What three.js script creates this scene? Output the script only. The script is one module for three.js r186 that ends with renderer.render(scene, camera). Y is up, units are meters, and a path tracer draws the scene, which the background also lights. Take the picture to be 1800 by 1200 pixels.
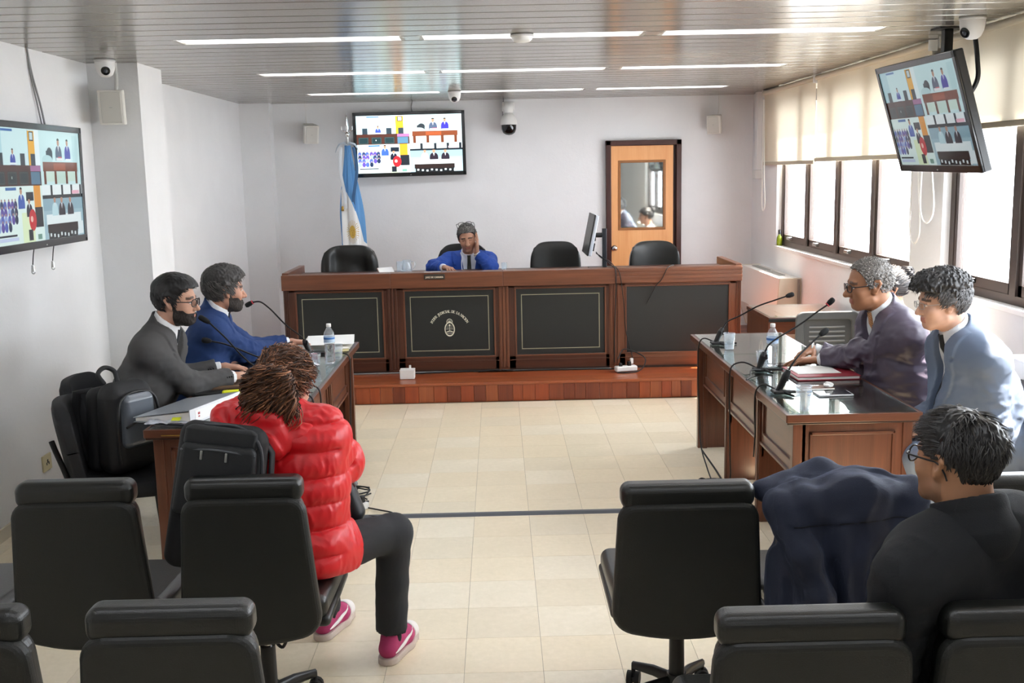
import * as THREE from 'three';
import { RoundedBoxGeometry } from 'three/addons/geometries/RoundedBoxGeometry.js';
import { mergeGeometries, mergeVertices, toCreasedNormals } from 'three/addons/utils/BufferGeometryUtils.js';
import { ImprovedNoise } from 'three/addons/math/ImprovedNoise.js';
import { RectAreaLightUniformsLib } from 'three/addons/lights/RectAreaLightUniformsLib.js';

// ---------- camera, sky, sun, exposure ----------
const scene = new THREE.Scene();
const camera = new THREE.PerspectiveCamera(35.98, 1.5, 0.1, 200);
{
  const P = THREE.MathUtils.degToRad(9.2), R = THREE.MathUtils.degToRad(1.2), Y = THREE.MathUtils.degToRad(0.62);
  const f = new THREE.Vector3(Math.sin(Y) * Math.cos(P), -Math.sin(P), -Math.cos(Y) * Math.cos(P));
  const r = new THREE.Vector3(Math.cos(Y), 0, Math.sin(Y)), u = new THREE.Vector3().crossVectors(r, f);
  const r2 = r.clone().multiplyScalar(Math.cos(R)).addScaledVector(u, -Math.sin(R));
  const u2 = u.clone().multiplyScalar(Math.cos(R)).addScaledVector(r, Math.sin(R));
  camera.position.set(0, 1.87, 0);
  camera.quaternion.setFromRotationMatrix(new THREE.Matrix4().makeBasis(r2, u2, f.clone().negate()));
}
const renderer = new THREE.WebGLRenderer({ antialias: true });
renderer.toneMapping = THREE.LinearToneMapping;
renderer.toneMappingExposure = 2.0;
renderer.shadowMap.enabled = true;
RectAreaLightUniformsLib.init();
scene.background = new THREE.Color(0.9, 0.96, 1.03);   // bright hazy sky
scene.backgroundIntensity = 8.5;
const sun = new THREE.DirectionalLight(0xfff1e0, 32);
sun.name = 'sun';
sun.position.set(2.7 + 5.0, 0.5 + 8.66, -6 - 0.4); sun.target.position.set(2.7, 0.5, -6);
sun.castShadow = true; sun.shadow.radius = 3;
sun.shadow.camera.left = -9; sun.shadow.camera.right = 9; sun.shadow.camera.top = 9; sun.shadow.camera.bottom = -9; sun.shadow.camera.far = 40;
sun.shadow.mapSize.set(2048, 2048);
scene.add(sun, sun.target);
const LAMP = 4.6;      // radiance of the tubes
// ---------- helpers ----------
const V = (x, y, z) => new THREE.Vector3(x, y, z);
const A3 = (a) => new THREE.Vector3(a[0], a[1], a[2]);
const noiseGen = new ImprovedNoise();
const nz = (x, y, z) => noiseGen.noise(x + 31.7, y + 57.3, z + 11.9);
function rng(seed) { let s = seed | 0; return () => { s = (s + 0x6d2b79f5) | 0; let t = Math.imul(s ^ (s >>> 15), 1 | s); t = (t + Math.imul(t ^ (t >>> 7), 61 | t)) ^ t; return ((t ^ (t >>> 14)) >>> 0) / 4294967296; }; }
const rnd = rng(7);
const clamp = (x, a, b) => Math.min(b, Math.max(a, x));
const lerp = (a, b, t) => a + (b - a) * t;
const sstep = (a, b, x) => { const t = clamp((x - a) / (b - a), 0, 1); return t * t * (3 - 2 * t); };
const used = new Map();
function numbered(n) { const k = used.get(n) ?? 0; used.set(n, k + 1); return k ? n + '_' + String(k).padStart(3, '0') : n; }
function tag(o, label, category, group) { o.userData.label = label; o.userData.category = category; if (group) o.userData.group = group; return o; }
function obj(name, geos, material, parent = scene) {
  const list = (Array.isArray(geos) ? geos : [geos]);
  let g = list.length === 1 ? list[0] : mergeGeometries(list.map((q) => { const n = q.index ? q.toNonIndexed() : q; for (const k of Object.keys(n.attributes)) if (!['position', 'normal', 'uv', 'color'].includes(k)) n.deleteAttribute(k); return n; }), false);
  const m = new THREE.Mesh(g, material);
  m.name = parent === scene ? numbered(name) : name;
  m.castShadow = m.receiveShadow = true;
  parent.add(m);
  return m;
}
function thing(name, label, category, pos = [0, 0, 0], turn = 0, group) {
  const o = new THREE.Group(); o.name = numbered(name); scene.add(o);
  o.position.set(...pos); o.rotation.y = turn; tag(o, label, category, group);
  return o;
}
function struct(name, geos, m, parent = scene) { const o = obj(name, geos, m, parent); if (parent === scene) o.userData.kind = 'structure'; return o; }
function structGroup(name) { const o = new THREE.Group(); o.name = numbered(name); o.userData.kind = 'structure'; scene.add(o); return o; }
function copyOf(root, pos, turn, label) {
  const r = root.clone(); r.name = numbered(root.name.replace(/_\d+$/, '')); scene.add(r); r.position.set(...pos); r.rotation.y = turn;
  if (label) r.userData.label = label;
  return r;
}
// box-mapped uv in metres; grain = axis along u
function tri(g, grain = 'x', ou = 0, ov = 0) {
  const ni = g.index ? g.toNonIndexed() : g; const p = ni.attributes.position, n = ni.attributes.normal, uv = new Float32Array(p.count * 2), gi = 'xyz'.indexOf(grain);
  for (let i = 0; i < p.count; i++) {
    const nn = [Math.abs(n.getX(i)), Math.abs(n.getY(i)), Math.abs(n.getZ(i))], pp = [p.getX(i), p.getY(i), p.getZ(i)];
    const d = nn.indexOf(Math.max(...nn)); const ax = [0, 1, 2].filter((k) => k !== d);
    let a = ax[0], b = ax[1]; if (b === gi) { a = ax[1]; b = ax[0]; }
    uv[2 * i] = pp[a] + ou; uv[2 * i + 1] = pp[b] + ov;
  }
  ni.setAttribute('uv', new THREE.BufferAttribute(uv, 2));
  return ni;
}
const boxAt = (w, h, d, x, y, z, grain = 'x') => { const g = new THREE.BoxGeometry(w, h, d); g.translate(x, y, z); return tri(g, grain, rnd() * 3, rnd() * 3); };
const bx = (x0, x1, y0, y1, z0, z1, grain = 'x') => boxAt(x1 - x0, y1 - y0, z1 - z0, (x0 + x1) / 2, (y0 + y1) / 2, (z0 + z1) / 2, grain);
const rbx = (w, h, d, r, x = 0, y = 0, z = 0, grain = 'x', seg = 2) => { const g = new RoundedBoxGeometry(w, h, d, seg, r); g.translate(x, y, z); return tri(g, grain, rnd() * 3, rnd() * 3); };
const rb2 = (x0, x1, y0, y1, z0, z1, r = 0.004, grain = 'x') => rbx(x1 - x0, y1 - y0, z1 - z0, r, (x0 + x1) / 2, (y0 + y1) / 2, (z0 + z1) / 2, grain);
function tube(pts, r, seg = 24, rad = 6, closed = false) { return new THREE.TubeGeometry(new THREE.CatmullRomCurve3(pts.map((p) => (p.isVector3 ? p : A3(p))), closed, 'centripetal'), seg, r, rad, closed); }
function lathe(prof, seg = 24) { return new THREE.LatheGeometry(prof.map((p) => new THREE.Vector2(p[0], p[1])), seg); }
function cyl(r0, r1, h, x, y, z, seg = 20) { const g = new THREE.CylinderGeometry(r0, r1, h, seg); g.translate(x, y, z); return g; }
function rodGeo(a, b, r0, r1 = r0, seg = 10) { const d = new THREE.Vector3().subVectors(b, a), g = new THREE.CylinderGeometry(r1, r0, d.length(), seg); g.applyQuaternion(new THREE.Quaternion().setFromUnitVectors(V(0, 1, 0), d.clone().normalize())); g.translate((a.x + b.x) / 2, (a.y + b.y) / 2, (a.z + b.z) / 2); return g; }
// tapered tube with per-point radius
function taper(pts, radii, rad = 5, flat = 1) {
  const curve = new THREE.CatmullRomCurve3(pts, false, 'centripetal'), n = radii.length - 1; curve.arcLengthDivisions = Math.max(24, n * 2); const fr = curve.computeFrenetFrames(n, false), pos = [], idx = [];
  for (let i = 0; i <= n; i++) { const c = curve.getPointAt(i / n); for (let j = 0; j < rad; j++) { const a = (j / rad) * Math.PI * 2, cs = Math.cos(a) * radii[i], sn = Math.sin(a) * radii[i] * flat; pos.push(c.x + fr.normals[i].x * cs + fr.binormals[i].x * sn, c.y + fr.normals[i].y * cs + fr.binormals[i].y * sn, c.z + fr.normals[i].z * cs + fr.binormals[i].z * sn); } }
  for (let i = 0; i < n; i++) for (let j = 0; j < rad; j++) { const a = i * rad + j, b = i * rad + (j + 1) % rad, c = a + rad, d = b + rad; idx.push(a, b, c, b, d, c); }
  const g = new THREE.BufferGeometry(); g.setAttribute('position', new THREE.Float32BufferAttribute(pos, 3)); g.setIndex(idx); g.computeVertexNormals();
  return g;
}
// textures
function dtex(w, h, fn, srgb, rx = 1, ry = 1) {
  const d = new Uint8Array(w * h * 4);
  for (let y = 0; y < h; y++) for (let x = 0; x < w; x++) { const c = fn(x / w, y / h, x, y), o = (y * w + x) * 4; d[o] = clamp(c[0], 0, 255); d[o + 1] = clamp(c[1], 0, 255); d[o + 2] = clamp(c[2], 0, 255); d[o + 3] = 255; }
  const t = new THREE.DataTexture(d, w, h); t.wrapS = t.wrapT = THREE.RepeatWrapping; t.magFilter = THREE.LinearFilter; t.minFilter = THREE.LinearMipmapLinearFilter; t.generateMipmaps = true;
  if (srgb) t.colorSpace = THREE.SRGBColorSpace; t.repeat.set(rx, ry); t.needsUpdate = true; return t;
}
// tileable noise via 4 corner blend
function tn(u, v, fx, fy, s) { const a = nz(u * fx, v * fy, s), b = nz((u - 1) * fx, v * fy, s), c = nz(u * fx, (v - 1) * fy, s), d = nz((u - 1) * fx, (v - 1) * fy, s); return (a * (1 - u) + b * u) * (1 - v) + (c * (1 - u) + d * u) * v; }
const hex = (h) => [(h >> 16) & 255, (h >> 8) & 255, h & 255];
function woodTex(c0, c1, seed, su = 1, sv = 0.6) {
  const a = hex(c0), b = hex(c1);
  return dtex(384, 384, (u, v) => { const w = tn(u, v, 1.5, 14, seed) * 0.55 + tn(u, v, 3, 46, seed + 5) * 0.4 + tn(u, v, 8, 120, seed + 9) * 0.3 + tn(u, v, 1.2, 3, seed + 2) * 0.35; const t = clamp(0.5 + w * 0.9, 0, 1); return [lerp(a[0], b[0], t), lerp(a[1], b[1], t), lerp(a[2], b[2], t)]; }, true, 1 / su, 1 / sv);
}
function grayTex(n, fn, rx, ry) { return dtex(n, n, (u, v, x, y) => { const g = fn(u, v, x, y) * 255; return [g, g, g]; }, false, rx, ry); }
const C = (h) => new THREE.Color(h);
const std = (color, roughness = 0.6, o = {}) => new THREE.MeshStandardMaterial({ color, roughness, ...o });
const phy = (color, roughness = 0.5, o = {}) => new THREE.MeshPhysicalMaterial({ color, roughness, ...o });
const T = {};
T.leather = grayTex(256, (u, v) => { const a = tn(u, v, 40, 40, 3), b = tn(u, v, 80, 80, 8); return 0.5 + 0.5 * (Math.abs(a) * 1.2 + b * 0.4); }, 5, 5);
T.fabric = grayTex(256, (u, v, x, y) => 0.5 + 0.25 * Math.sin(x * Math.PI / 2) * Math.sin(y * Math.PI / 2) + 0.3 * tn(u, v, 30, 30, 4), 12, 12);
T.plaster = grayTex(256, (u, v) => 0.5 + 0.35 * tn(u, v, 24, 24, 5) + 0.3 * tn(u, v, 60, 60, 6), 1.3, 1.3);
T.wallCol = dtex(256, 256, (u, v) => { const g = 232 + 5 * tn(u, v, 3, 3, 2) + 4 * tn(u, v, 12, 12, 7); return [g, g, g]; }, true, 0.35, 0.35);
T.floor = dtex(256, 256, (u, v) => { const g = tn(u, v, 5, 5, 12) * 7 + tn(u, v, 30, 30, 13) * 7 + tn(u, v, 80, 80, 14) * 6; return [241 + g, 229 + g, 204 + g * 1.2]; }, true, 1 / 0.9, 1 / 0.9);
T.woodBench = woodTex(0x56301d, 0x7f4c31, 21);
T.woodTable = woodTex(0x4d2a1a, 0x70402b, 33);
T.woodDais = woodTex(0x823b1a, 0xb06036, 45);
T.woodDoor = woodTex(0xe09a5c, 0xf0b57a, 57, 1, 0.8);
const M = {
  wall: std(0xffffff, 0.85, { map: T.wallCol, bumpMap: T.plaster, bumpScale: 0.0012 }),
  plainWhite: std(0xe9e8e6, 0.5), whitePlastic: std(0xe4e3df, 0.4), greyPlastic: std(0xb9b7b0, 0.45),
  ceil: std(0x9c978c, 0.3), ceilDark: std(0x2a2622, 0.9),
  bench: phy(0xffffff, 0.38, { map: T.woodBench, clearcoat: 0.25, clearcoatRoughness: 0.25 }),
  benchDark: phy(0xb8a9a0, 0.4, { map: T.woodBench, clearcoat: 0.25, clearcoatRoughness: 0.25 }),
  table: phy(0xffffff, 0.32, { map: T.woodTable, clearcoat: 0.35, clearcoatRoughness: 0.15 }),
  tableTop: phy(0x8d8582, 0.3, { map: T.woodTable, clearcoat: 0.6, clearcoatRoughness: 0.08 }),
  door: phy(0xffffff, 0.4, { map: T.woodDoor, clearcoat: 0.2, clearcoatRoughness: 0.3 }),
  doorFrame: phy(0x9c6a60, 0.4, { map: T.woodBench, clearcoat: 0.2 }),
  leatherPanel: std(0x2d302e, 0.55, { bumpMap: T.leather, bumpScale: 0.0006 }),
  chairBlack: phy(0x161714, 0.36, { bumpMap: T.leather, bumpScale: 0.0008, clearcoat: 0.15, clearcoatRoughness: 0.35 }),
  chairBack: phy(0x1b1c19, 0.5, { bumpMap: T.leather, bumpScale: 0.001 }),
  blackPlastic: std(0x141414, 0.42), blackMetal: std(0x121212, 0.35, { metalness: 0.3 }), rubber: std(0x101010, 0.7),
  chrome: std(0xd8d8d8, 0.15, { metalness: 1 }), steel: std(0xb8bab8, 0.3, { metalness: 0.9 }), brass: std(0xb08d4a, 0.3, { metalness: 1 }),
  winFrame: std(0x4a403b, 0.45, { metalness: 0.2 }), winFrame2: std(0x5a4f49, 0.45, { metalness: 0.2 }),
  glass: phy(0xffffff, 0.02, { transmission: 1, thickness: 0, ior: 1.5 }),
  cupGlass: phy(0xf4f8fb, 0.14, { transmission: 0.86, thickness: 0, ior: 1.45 }),
  tableGlass: phy(0xf2fbf8, 0.01, { transmission: 1, thickness: 0, ior: 1.52 }),
  blind: phy(0xe9dcc4, 0.95, { transmission: 0.12, thickness: 0, bumpMap: T.fabric, bumpScale: 0.0004 }),
  cord: std(0xf3f1ea, 0.5), cable: std(0x141414, 0.5), greyCable: std(0x8d8d8d, 0.5),
  paper: std(0xf4f3f0, 0.75), tubeGlow: std(0xffffff, 0.5, { emissive: 0xfbfcff, emissiveIntensity: 2.2 }),
};
// ---------- the room ----------
const HC = 2.615, XL = -2.65, XR = 2.72, ZF = -11.3, ZB = 2.6;
// floor: slab with separate vinyl tiles
{
  const floor = structGroup('floor');
  obj('slab', bx(XL - 0.2, XR + 0.3, -0.25, -0.0035, ZF - 0.2, ZB + 0.2), std(0x8f8268, 0.8), floor);
  const mats = [0xffffff, 0xfbf8f2, 0xfdf9f2, 0xf8f6f2, 0xfffcf6].map((c) => phy(c, 0.34, { map: T.floor, clearcoat: 0.25, clearcoatRoughness: 0.2 }));
  const r = rng(99), P = 0.3, tiles = [];
  for (let i = -10; i < 10; i++) for (let k = -8; k < 29; k++) {
    const x0 = Math.max(XL, 0.134 + i * P), x1 = Math.min(XR, 0.134 + (i + 1) * P), z1 = Math.min(ZB, -0.128 - k * P), z0 = Math.max(-8.45, -0.128 - (k + 1) * P);
    if (x1 - x0 < 0.02 || z1 - z0 < 0.02) continue;
    const zc = (z0 + z1) / 2, xc = (x0 + x1) / 2;
    const open = zc < -3.3 && zc > -8.5 && Math.abs(xc) < 1.35 ? 0 : zc < -2.6 && Math.abs(xc) < 2.7 ? 1 : 2;
    tiles.push({ x0, x1, z0, z1, xc, zc, rank: open * 100 + -zc });
  }
  tiles.sort((a, b) => a.rank - b.rank);
  const geos = new Map(), rest = [];
  tiles.forEach((t, n) => {
    const w = t.x1 - t.x0 - 0.0016, d = t.z1 - t.z0 - 0.0016, key = w.toFixed(3) + d.toFixed(3);
    if (n < 280) {
      if (!geos.has(key)) geos.set(key, [0, 1, 2].map(() => boxAt(w, 0.0035, d, 0, 0, 0)));
      const m = obj('tile', geos.get(key)[Math.floor(r() * 3)], mats[Math.floor(r() * 5)], floor); m.position.set(t.xc, -0.00175, t.zc);
    } else rest.push(boxAt(w, 0.0035, d, t.xc, -0.00175, t.zc));
  });
  const s = obj('tile_field', rest, mats[0], floor); s.userData.kind = 'stuff';
}
// ceiling: slab, aluminium planks with gaps where the lamps sit
const ROWS = [-10.13, -8.105, -6.08, -4.055, -2.03, -0.005], COLS = [-1.135, 0.215, 1.565], PITCH = 0.2025;
{
  const ceiling = structGroup('ceiling');
  obj('slab', bx(XL - 0.2, XR + 0.3, HC + 0.07, HC + 0.3, ZF - 0.2, ZB + 0.2), M.ceilDark, ceiling);
  const plankGeo = (x0, x1) => {
    const w = PITCH - 0.006, s = new THREE.Shape(), e = 0.008; s.moveTo(-w / 2, 0.02); s.lineTo(-w / 2, e); s.quadraticCurveTo(-w / 2, 0, -w / 2 + e, 0); s.lineTo(w / 2 - e, 0); s.quadraticCurveTo(w / 2, 0, w / 2, e); s.lineTo(w / 2, 0.02); s.lineTo(-w / 2, 0.02);
    const g = new THREE.ExtrudeGeometry(s, { depth: x1 - x0, bevelEnabled: false, curveSegments: 3 }); g.rotateY(Math.PI / 2); g.translate(x0, 0, 0); return tri(g, 'x');
  };
  const full = plankGeo(XL, XR), cm = [0x948f86, 0x989389, 0x908b82].map((c) => std(c, 0.2, { metalness: 0.35 }));
  const cuts = [[XL, COLS[0] - 0.625], [COLS[0] + 0.625, COLS[1] - 0.625], [COLS[1] + 0.625, COLS[2] - 0.625], [COLS[2] + 0.625, XR]].map(([a, b]) => plankGeo(a, b));
  const r = rng(5);
  for (let z = ROWS[0] - PITCH * 6; z < ZB + 0.1; z += PITCH) {
    const isRow = ROWS.some((q) => Math.abs(q - z) < 0.03);
    for (const g of isRow ? cuts : [full]) { const m = obj('plank', g, cm[Math.floor(r() * 3)], ceiling); m.position.set(0, HC, z); m.rotation.x = (r() - 0.5) * 0.012; }
  }
}
// ceiling lamps
{
  const lab = (row, col) => `fluorescent ceiling strip lamp, ${['leftmost', 'middle', 'rightmost'][col]} of the ${['row nearest the far wall', 'second row from the far wall', 'third row from the far wall'][row] ?? 'rows above the seats'}`;
  const mk = (row, col) => {
    const t = thing('ceiling_lamp', row < 3 ? lab(row, col) : `fluorescent ceiling strip lamp above the audience, ${['leftmost', 'middle', 'rightmost'][col]} of the ${['row over the front seats', 'row over the back seats', 'row behind the camera'][row - 3]}`, 'lamp', [COLS[col], HC, ROWS[row]], 0, 'fluorescent ceiling strip lamps');
    const w = 1.246, d = PITCH - 0.006;
    obj('housing', [bx(-w / 2, w / 2, 0.055, 0.06, -d / 2, d / 2), bx(-w / 2, w / 2, 0, 0.06, -d / 2, -d / 2 + 0.004), bx(-w / 2, w / 2, 0, 0.06, d / 2 - 0.004, d / 2)], M.whitePlastic, t);
    for (const s of [-1, 1]) obj('end_cap', bx(s * w / 2 - 0.012, s * w / 2 + 0.012, 0.0, 0.06, -d / 2 + 0.004, d / 2 - 0.004), M.ceil, t);
    obj('diffuser', rbx(1.2, 0.02, 0.135, 0.006, 0, 0.012, 0), M.tubeGlow, t);
    const l = new THREE.RectAreaLight(0xf0f5ff, LAMP, 1.19, 0.13); l.name = 'lamp_light'; l.position.set(0, -0.006, 0); l.rotation.x = -Math.PI / 2; t.add(l);
  };
  for (let r = 0; r < ROWS.length; r++) for (let c = 0; c < 3; c++) mk(r, c);
}
// walls
struct('wall_far', [bx(XL - 0.2, XR + 0.3, 0, HC + 0.3, ZF - 0.2, ZF)], M.wall);
struct('wall_left', [bx(XL - 0.2, XL, 0, HC + 0.3, ZF - 0.2, ZB + 0.2), ], M.wall);
struct('pillar', [bx(XL, -2.32, 0, HC, -7.55, -7.06)], M.wall); struct('pillar', [bx(XL, -2.34, 0, HC, ZF, -11.13)], M.wall);
struct('wall_back', [bx(XL - 0.2, XR + 0.3, 0, HC + 0.3, ZB, ZB + 0.2)], M.wall);
const SILL = 1.1, WTOP = 2.52, WINS = [[-10.3, -6.93], [-6.44, -3.07]];
{
  const TH = 0.13, g = [bx(XR, XR + TH, 0, SILL - 0.03, ZF, ZB), bx(XR + 0.04, XR + TH, WTOP, HC + 0.3, ZF, ZB)];
  let z = ZF; for (const [a, b] of WINS) { g.push(bx(XR, XR + TH, SILL - 0.03, WTOP, z, a)); z = b; } g.push(bx(XR, XR + TH, SILL - 0.03, WTOP, z, ZB));
  g.push(bx(XR, XR + 0.04, WTOP, HC, ZF, WINS[0][0]));
  struct('wall_right', g, M.wall);
  WINS.forEach(([a, b], i) => {
    const w = structGroup('window_' + (i + 1)), m = i ? M.winFrame : M.winFrame2, xf = XR + 0.05, n = 4, pw = (b - a) / n;
    obj('sill', rb2(XR - 0.02, XR + 0.12, SILL - 0.03, SILL, a, b, 0.005, 'z'), M.plainWhite, w);
    obj('frame', [bx(xf, xf + 0.06, SILL, SILL + 0.05, a, b, 'z'), bx(xf, xf + 0.06, WTOP - 0.06, WTOP, a, b, 'z'), bx(xf, xf + 0.06, SILL, WTOP, a, a + 0.06, 'y'), bx(xf, xf + 0.06, SILL, WTOP, b - 0.06, b, 'y')], m, w);
    for (let k = 1; k < n; k++) obj('mullion', bx(xf - 0.01, xf + 0.06, SILL + 0.05, WTOP - 0.06, a + pw * k - 0.035, a + pw * k + 0.035, 'y'), m, w);
    for (let k = 0; k < n; k++) {
      const z0 = a + pw * k + (k ? 0.035 : 0.06), z1 = a + pw * (k + 1) - (k < n - 1 ? 0.035 : 0.06), s = 0.04, y0 = SILL + 0.05, y1 = WTOP - 0.06;
      const sash = obj('sash', [bx(xf + 0.005, xf + 0.05, y0, y0 + s + 0.02, z0, z1, 'z'), bx(xf + 0.005, xf + 0.05, y1 - s, y1, z0, z1, 'z'), bx(xf + 0.005, xf + 0.05, y0, y1, z0, z0 + s, 'y'), bx(xf + 0.005, xf + 0.05, y0, y1, z1 - s, z1, 'y')], m, w);
      obj('pane', bx(xf + 0.02, xf + 0.026, y0 + s + 0.02, y1 - s, z0 + s, z1 - s), M.glass, sash);
      obj('handle', [rbx(0.02, 0.025, 0.09, 0.006, xf - 0.018, y0 + 0.035, (z0 + z1) / 2 - 0.1), rbx(0.03, 0.03, 0.03, 0.006, xf - 0.008, y0 + 0.035, (z0 + z1) / 2 - 0.07)], i ? M.blackPlastic : M.steel, sash);
    }
  });
  // thin vent strip and conduit at far end of the wall
  const t = thing('cable_duct', 'white vertical cable duct ending in a small box beside the window wall corner', 'duct', [2.68, 0, -10.95]);
  obj('channel', rb2(-0.015, 0.04, 1.83, HC, -0.05, 0.05, 0.006, 'y'), M.plainWhite, t);
  obj('junction_box', rb2(-0.03, 0.04, 1.74, 1.83, -0.06, 0.06, 0.008, 'y'), M.whitePlastic, t);
}
// low tiled skirting on the left wall
struct('baseboard_left', [bx(XL, XL + 0.012, 0, 0.07, -7.06, ZB, 'z')], std(0xd6cdb8, 0.5));
// roller blinds
function blind(z0, z1, yb, label, cordSide) {
  const t = thing('roller_blind', label, 'blind', [2.69, 0, (z0 + z1) / 2], 0, 'cream roller blinds'), h = (z1 - z0) / 2;
  const pl = new THREE.PlaneGeometry(z1 - z0, HC - 0.02 - yb, 40, 10), p = pl.attributes.position;
  for (let i = 0; i < p.count; i++) p.setZ(i, 0.004 * Math.sin(p.getX(i) * 5 + z0) * (0.5 - p.getY(i) / (HC - yb)));
  pl.computeVertexNormals(); pl.rotateY(-Math.PI / 2); pl.translate(0.0, (HC - 0.02 + yb) / 2, 0);
  obj('fabric', pl, M.blind, t);
  obj('bottom_bar', rb2(-0.012, 0.012, yb - 0.03, yb + 0.004, -h, h, 0.008, 'z'), std(0xb9ae97, 0.5), t);
  const rg = new THREE.CylinderGeometry(0.022, 0.022, z1 - z0, 14); rg.rotateX(Math.PI / 2); rg.translate(0.0, HC - 0.03, 0); obj('roller', rg, std(0xd9cfb9, 0.6), t);
  for (const s of [-1, 1]) obj('bracket', bx(-0.025, 0.03, HC - 0.07, HC - 0.004, s * h - 0.006, s * h + 0.006), M.whitePlastic, t);
  return t;
}
blind(-10.72, -9.0, 1.905, 'cream roller blind at the far end of the windows, lowered over the first panes');
blind(-8.97, -6.62, 1.925, 'cream roller blind behind the hanging television, second from the far wall');
blind(-6.46, -3.1, 2.075, 'cream roller blind nearest the camera, drawn up higher than the others');
function cordLoop(x, z, y0, dy, dz, label) {
  const t = thing('blind_cord', label, 'cord', [x, 0, z], 0, 'white blind cords');
  obj('loop', tube([[0, HC - 0.1, 0], [0, y0 + dy * 0.5, 0.005], [0, y0 + 0.05, dz * 0.1], [0, y0, dz * 0.5], [0, y0 + 0.06, dz], [0, y0 + dy * 0.5, dz * 0.7], [0, HC - 0.1, 0.03]], 0.006, 60, 6), M.cord, t);
}
cordLoop(2.655, -10.62, 1.42, 0.7, 0.12, 'white looped blind cord hanging beside the far window corner');
cordLoop(2.655, -6.78, 1.36, 0.8, 0.16, 'white looped blind cord hanging left below the hanging television');
cordLoop(2.645, -6.6, 1.5, 0.8, 0.2, 'white looped blind cord hanging right below the hanging television');
{
  const t = thing('spray_bottle', 'small green-tinted bottle on the sill at the far window corner', 'bottle', [2.735, SILL, -10.22]);
  obj('bottle_body', lathe([[0, 0], [0.026, 0.002], [0.028, 0.06], [0.025, 0.085], [0.011, 0.105], [0.011, 0.115]]), phy(0x9fb02f, 0.2, { transmission: 0.5, thickness: 0.02 }), t);
  obj('cap', lathe([[0.013, 0.112], [0.014, 0.145], [0.011, 0.155], [0, 0.156]]), M.blackPlastic, t);
}
// door in far wall
{
  const d = structGroup('door_1'), zf = ZF, y0 = 0.163, xl = 1.152, xr = 1.952, yt = 2.165;
  obj('frame', [rb2(xl, xl + 0.055, y0, yt, zf, zf + 0.07, 0.006, 'y'), rb2(xr - 0.055, xr, y0, yt, zf, zf + 0.07, 0.006, 'y'), rb2(xl, xr, yt - 0.055, yt, zf, zf + 0.07, 0.006)], M.doorFrame, d);
  const a = xl + 0.057, b = xr - 0.085, gx0 = 1.295, gx1 = 1.775, gy0 = 1.235, gy1 = 1.945, z1 = zf + 0.045;
  obj('jamb', [bx(xr - 0.085, xr - 0.055, y0, yt - 0.055, zf, zf + 0.03, 'y')], std(0x2b1510, 0.6), d);
  const leaf = obj('leaf', [bx(a, gx0, y0, yt - 0.057, zf, z1, 'y'), bx(gx1, b, y0, yt - 0.057, zf, z1, 'y'), bx(gx0, gx1, y0, gy0, zf, z1, 'y'), bx(gx0, gx1, gy1, yt - 0.057, zf, z1, 'y')], M.door, d);
  obj('glazing_bead', [rb2(gx0 - 0.012, gx0 + 0.014, gy0 - 0.012, gy1 + 0.012, zf + 0.02, z1 + 0.008, 0.004, 'y'), rb2(gx1 - 0.014, gx1 + 0.012, gy0 - 0.012, gy1 + 0.012, zf + 0.02, z1 + 0.008, 0.004, 'y'), rb2(gx0, gx1, gy0 - 0.012, gy0 + 0.014, zf + 0.02, z1 + 0.008, 0.004), rb2(gx0, gx1, gy1 - 0.014, gy1 + 0.012, zf + 0.02, z1 + 0.008, 0.004)], std(0x96602f, 0.45), leaf);
  obj('pane', bx(gx0 + 0.01, gx1 - 0.01, gy0 + 0.01, gy1 - 0.01, zf + 0.012, zf + 0.03), std(0xcfd4d2, 0.03, { metalness: 0.95 }), leaf);
  const kb = lathe([[0, 0.07], [0.018, 0.068], [0.029, 0.055], [0.029, 0.042], [0.016, 0.028], [0.012, 0.018], [0.03, 0.01], [0.032, 0]], 20); kb.rotateX(Math.PI / 2); kb.translate(1.24, 1.035, z1);
  obj('knob', kb, M.chrome, leaf);
}
// ---------- dais and judges' bench ----------
const YD = 0.163;
{
  const d = structGroup('platform'), r = rng(17), zf = -8.48;
  obj('base', bx(XL, XR, 0, YD - 0.025, ZF, zf - 0.025), std(0x3a2216, 0.8), d);
  const tones = [0xffffff, 0xd8c4bc, 0xffe9d8, 0xc9aea4, 0xffd9b8, 0xe6d2c8].map((c) => phy(c, 0.36, { map: T.woodDais, clearcoat: 0.3, clearcoatRoughness: 0.2 }));
  for (let x = XL; x < XR - 0.01;) { const w = Math.min(XR - x, 0.075 + r() * 0.05); const m = obj('front_board', rb2(x + 0.0008, x + w - 0.0008, 0, YD - 0.024, zf - 0.024, zf - r() * 0.002, 0.002, 'y'), tones[Math.floor(r() * 6)], d); x += w; }
  obj('nosing', rb2(XL, XR, YD - 0.024, YD, zf - 0.09, zf + 0.012, 0.006), tones[0], d);
  for (let z = zf - 0.09; z > ZF + 0.02;) { const w = Math.min(z - ZF, 0.14); obj('top_board', rb2(XL, XR, YD - 0.024, YD - 0.0005, z - w + 0.0006, z - 0.0006, 0.002), tones[Math.floor(r() * 3)], d); z -= w; }
}
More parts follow.
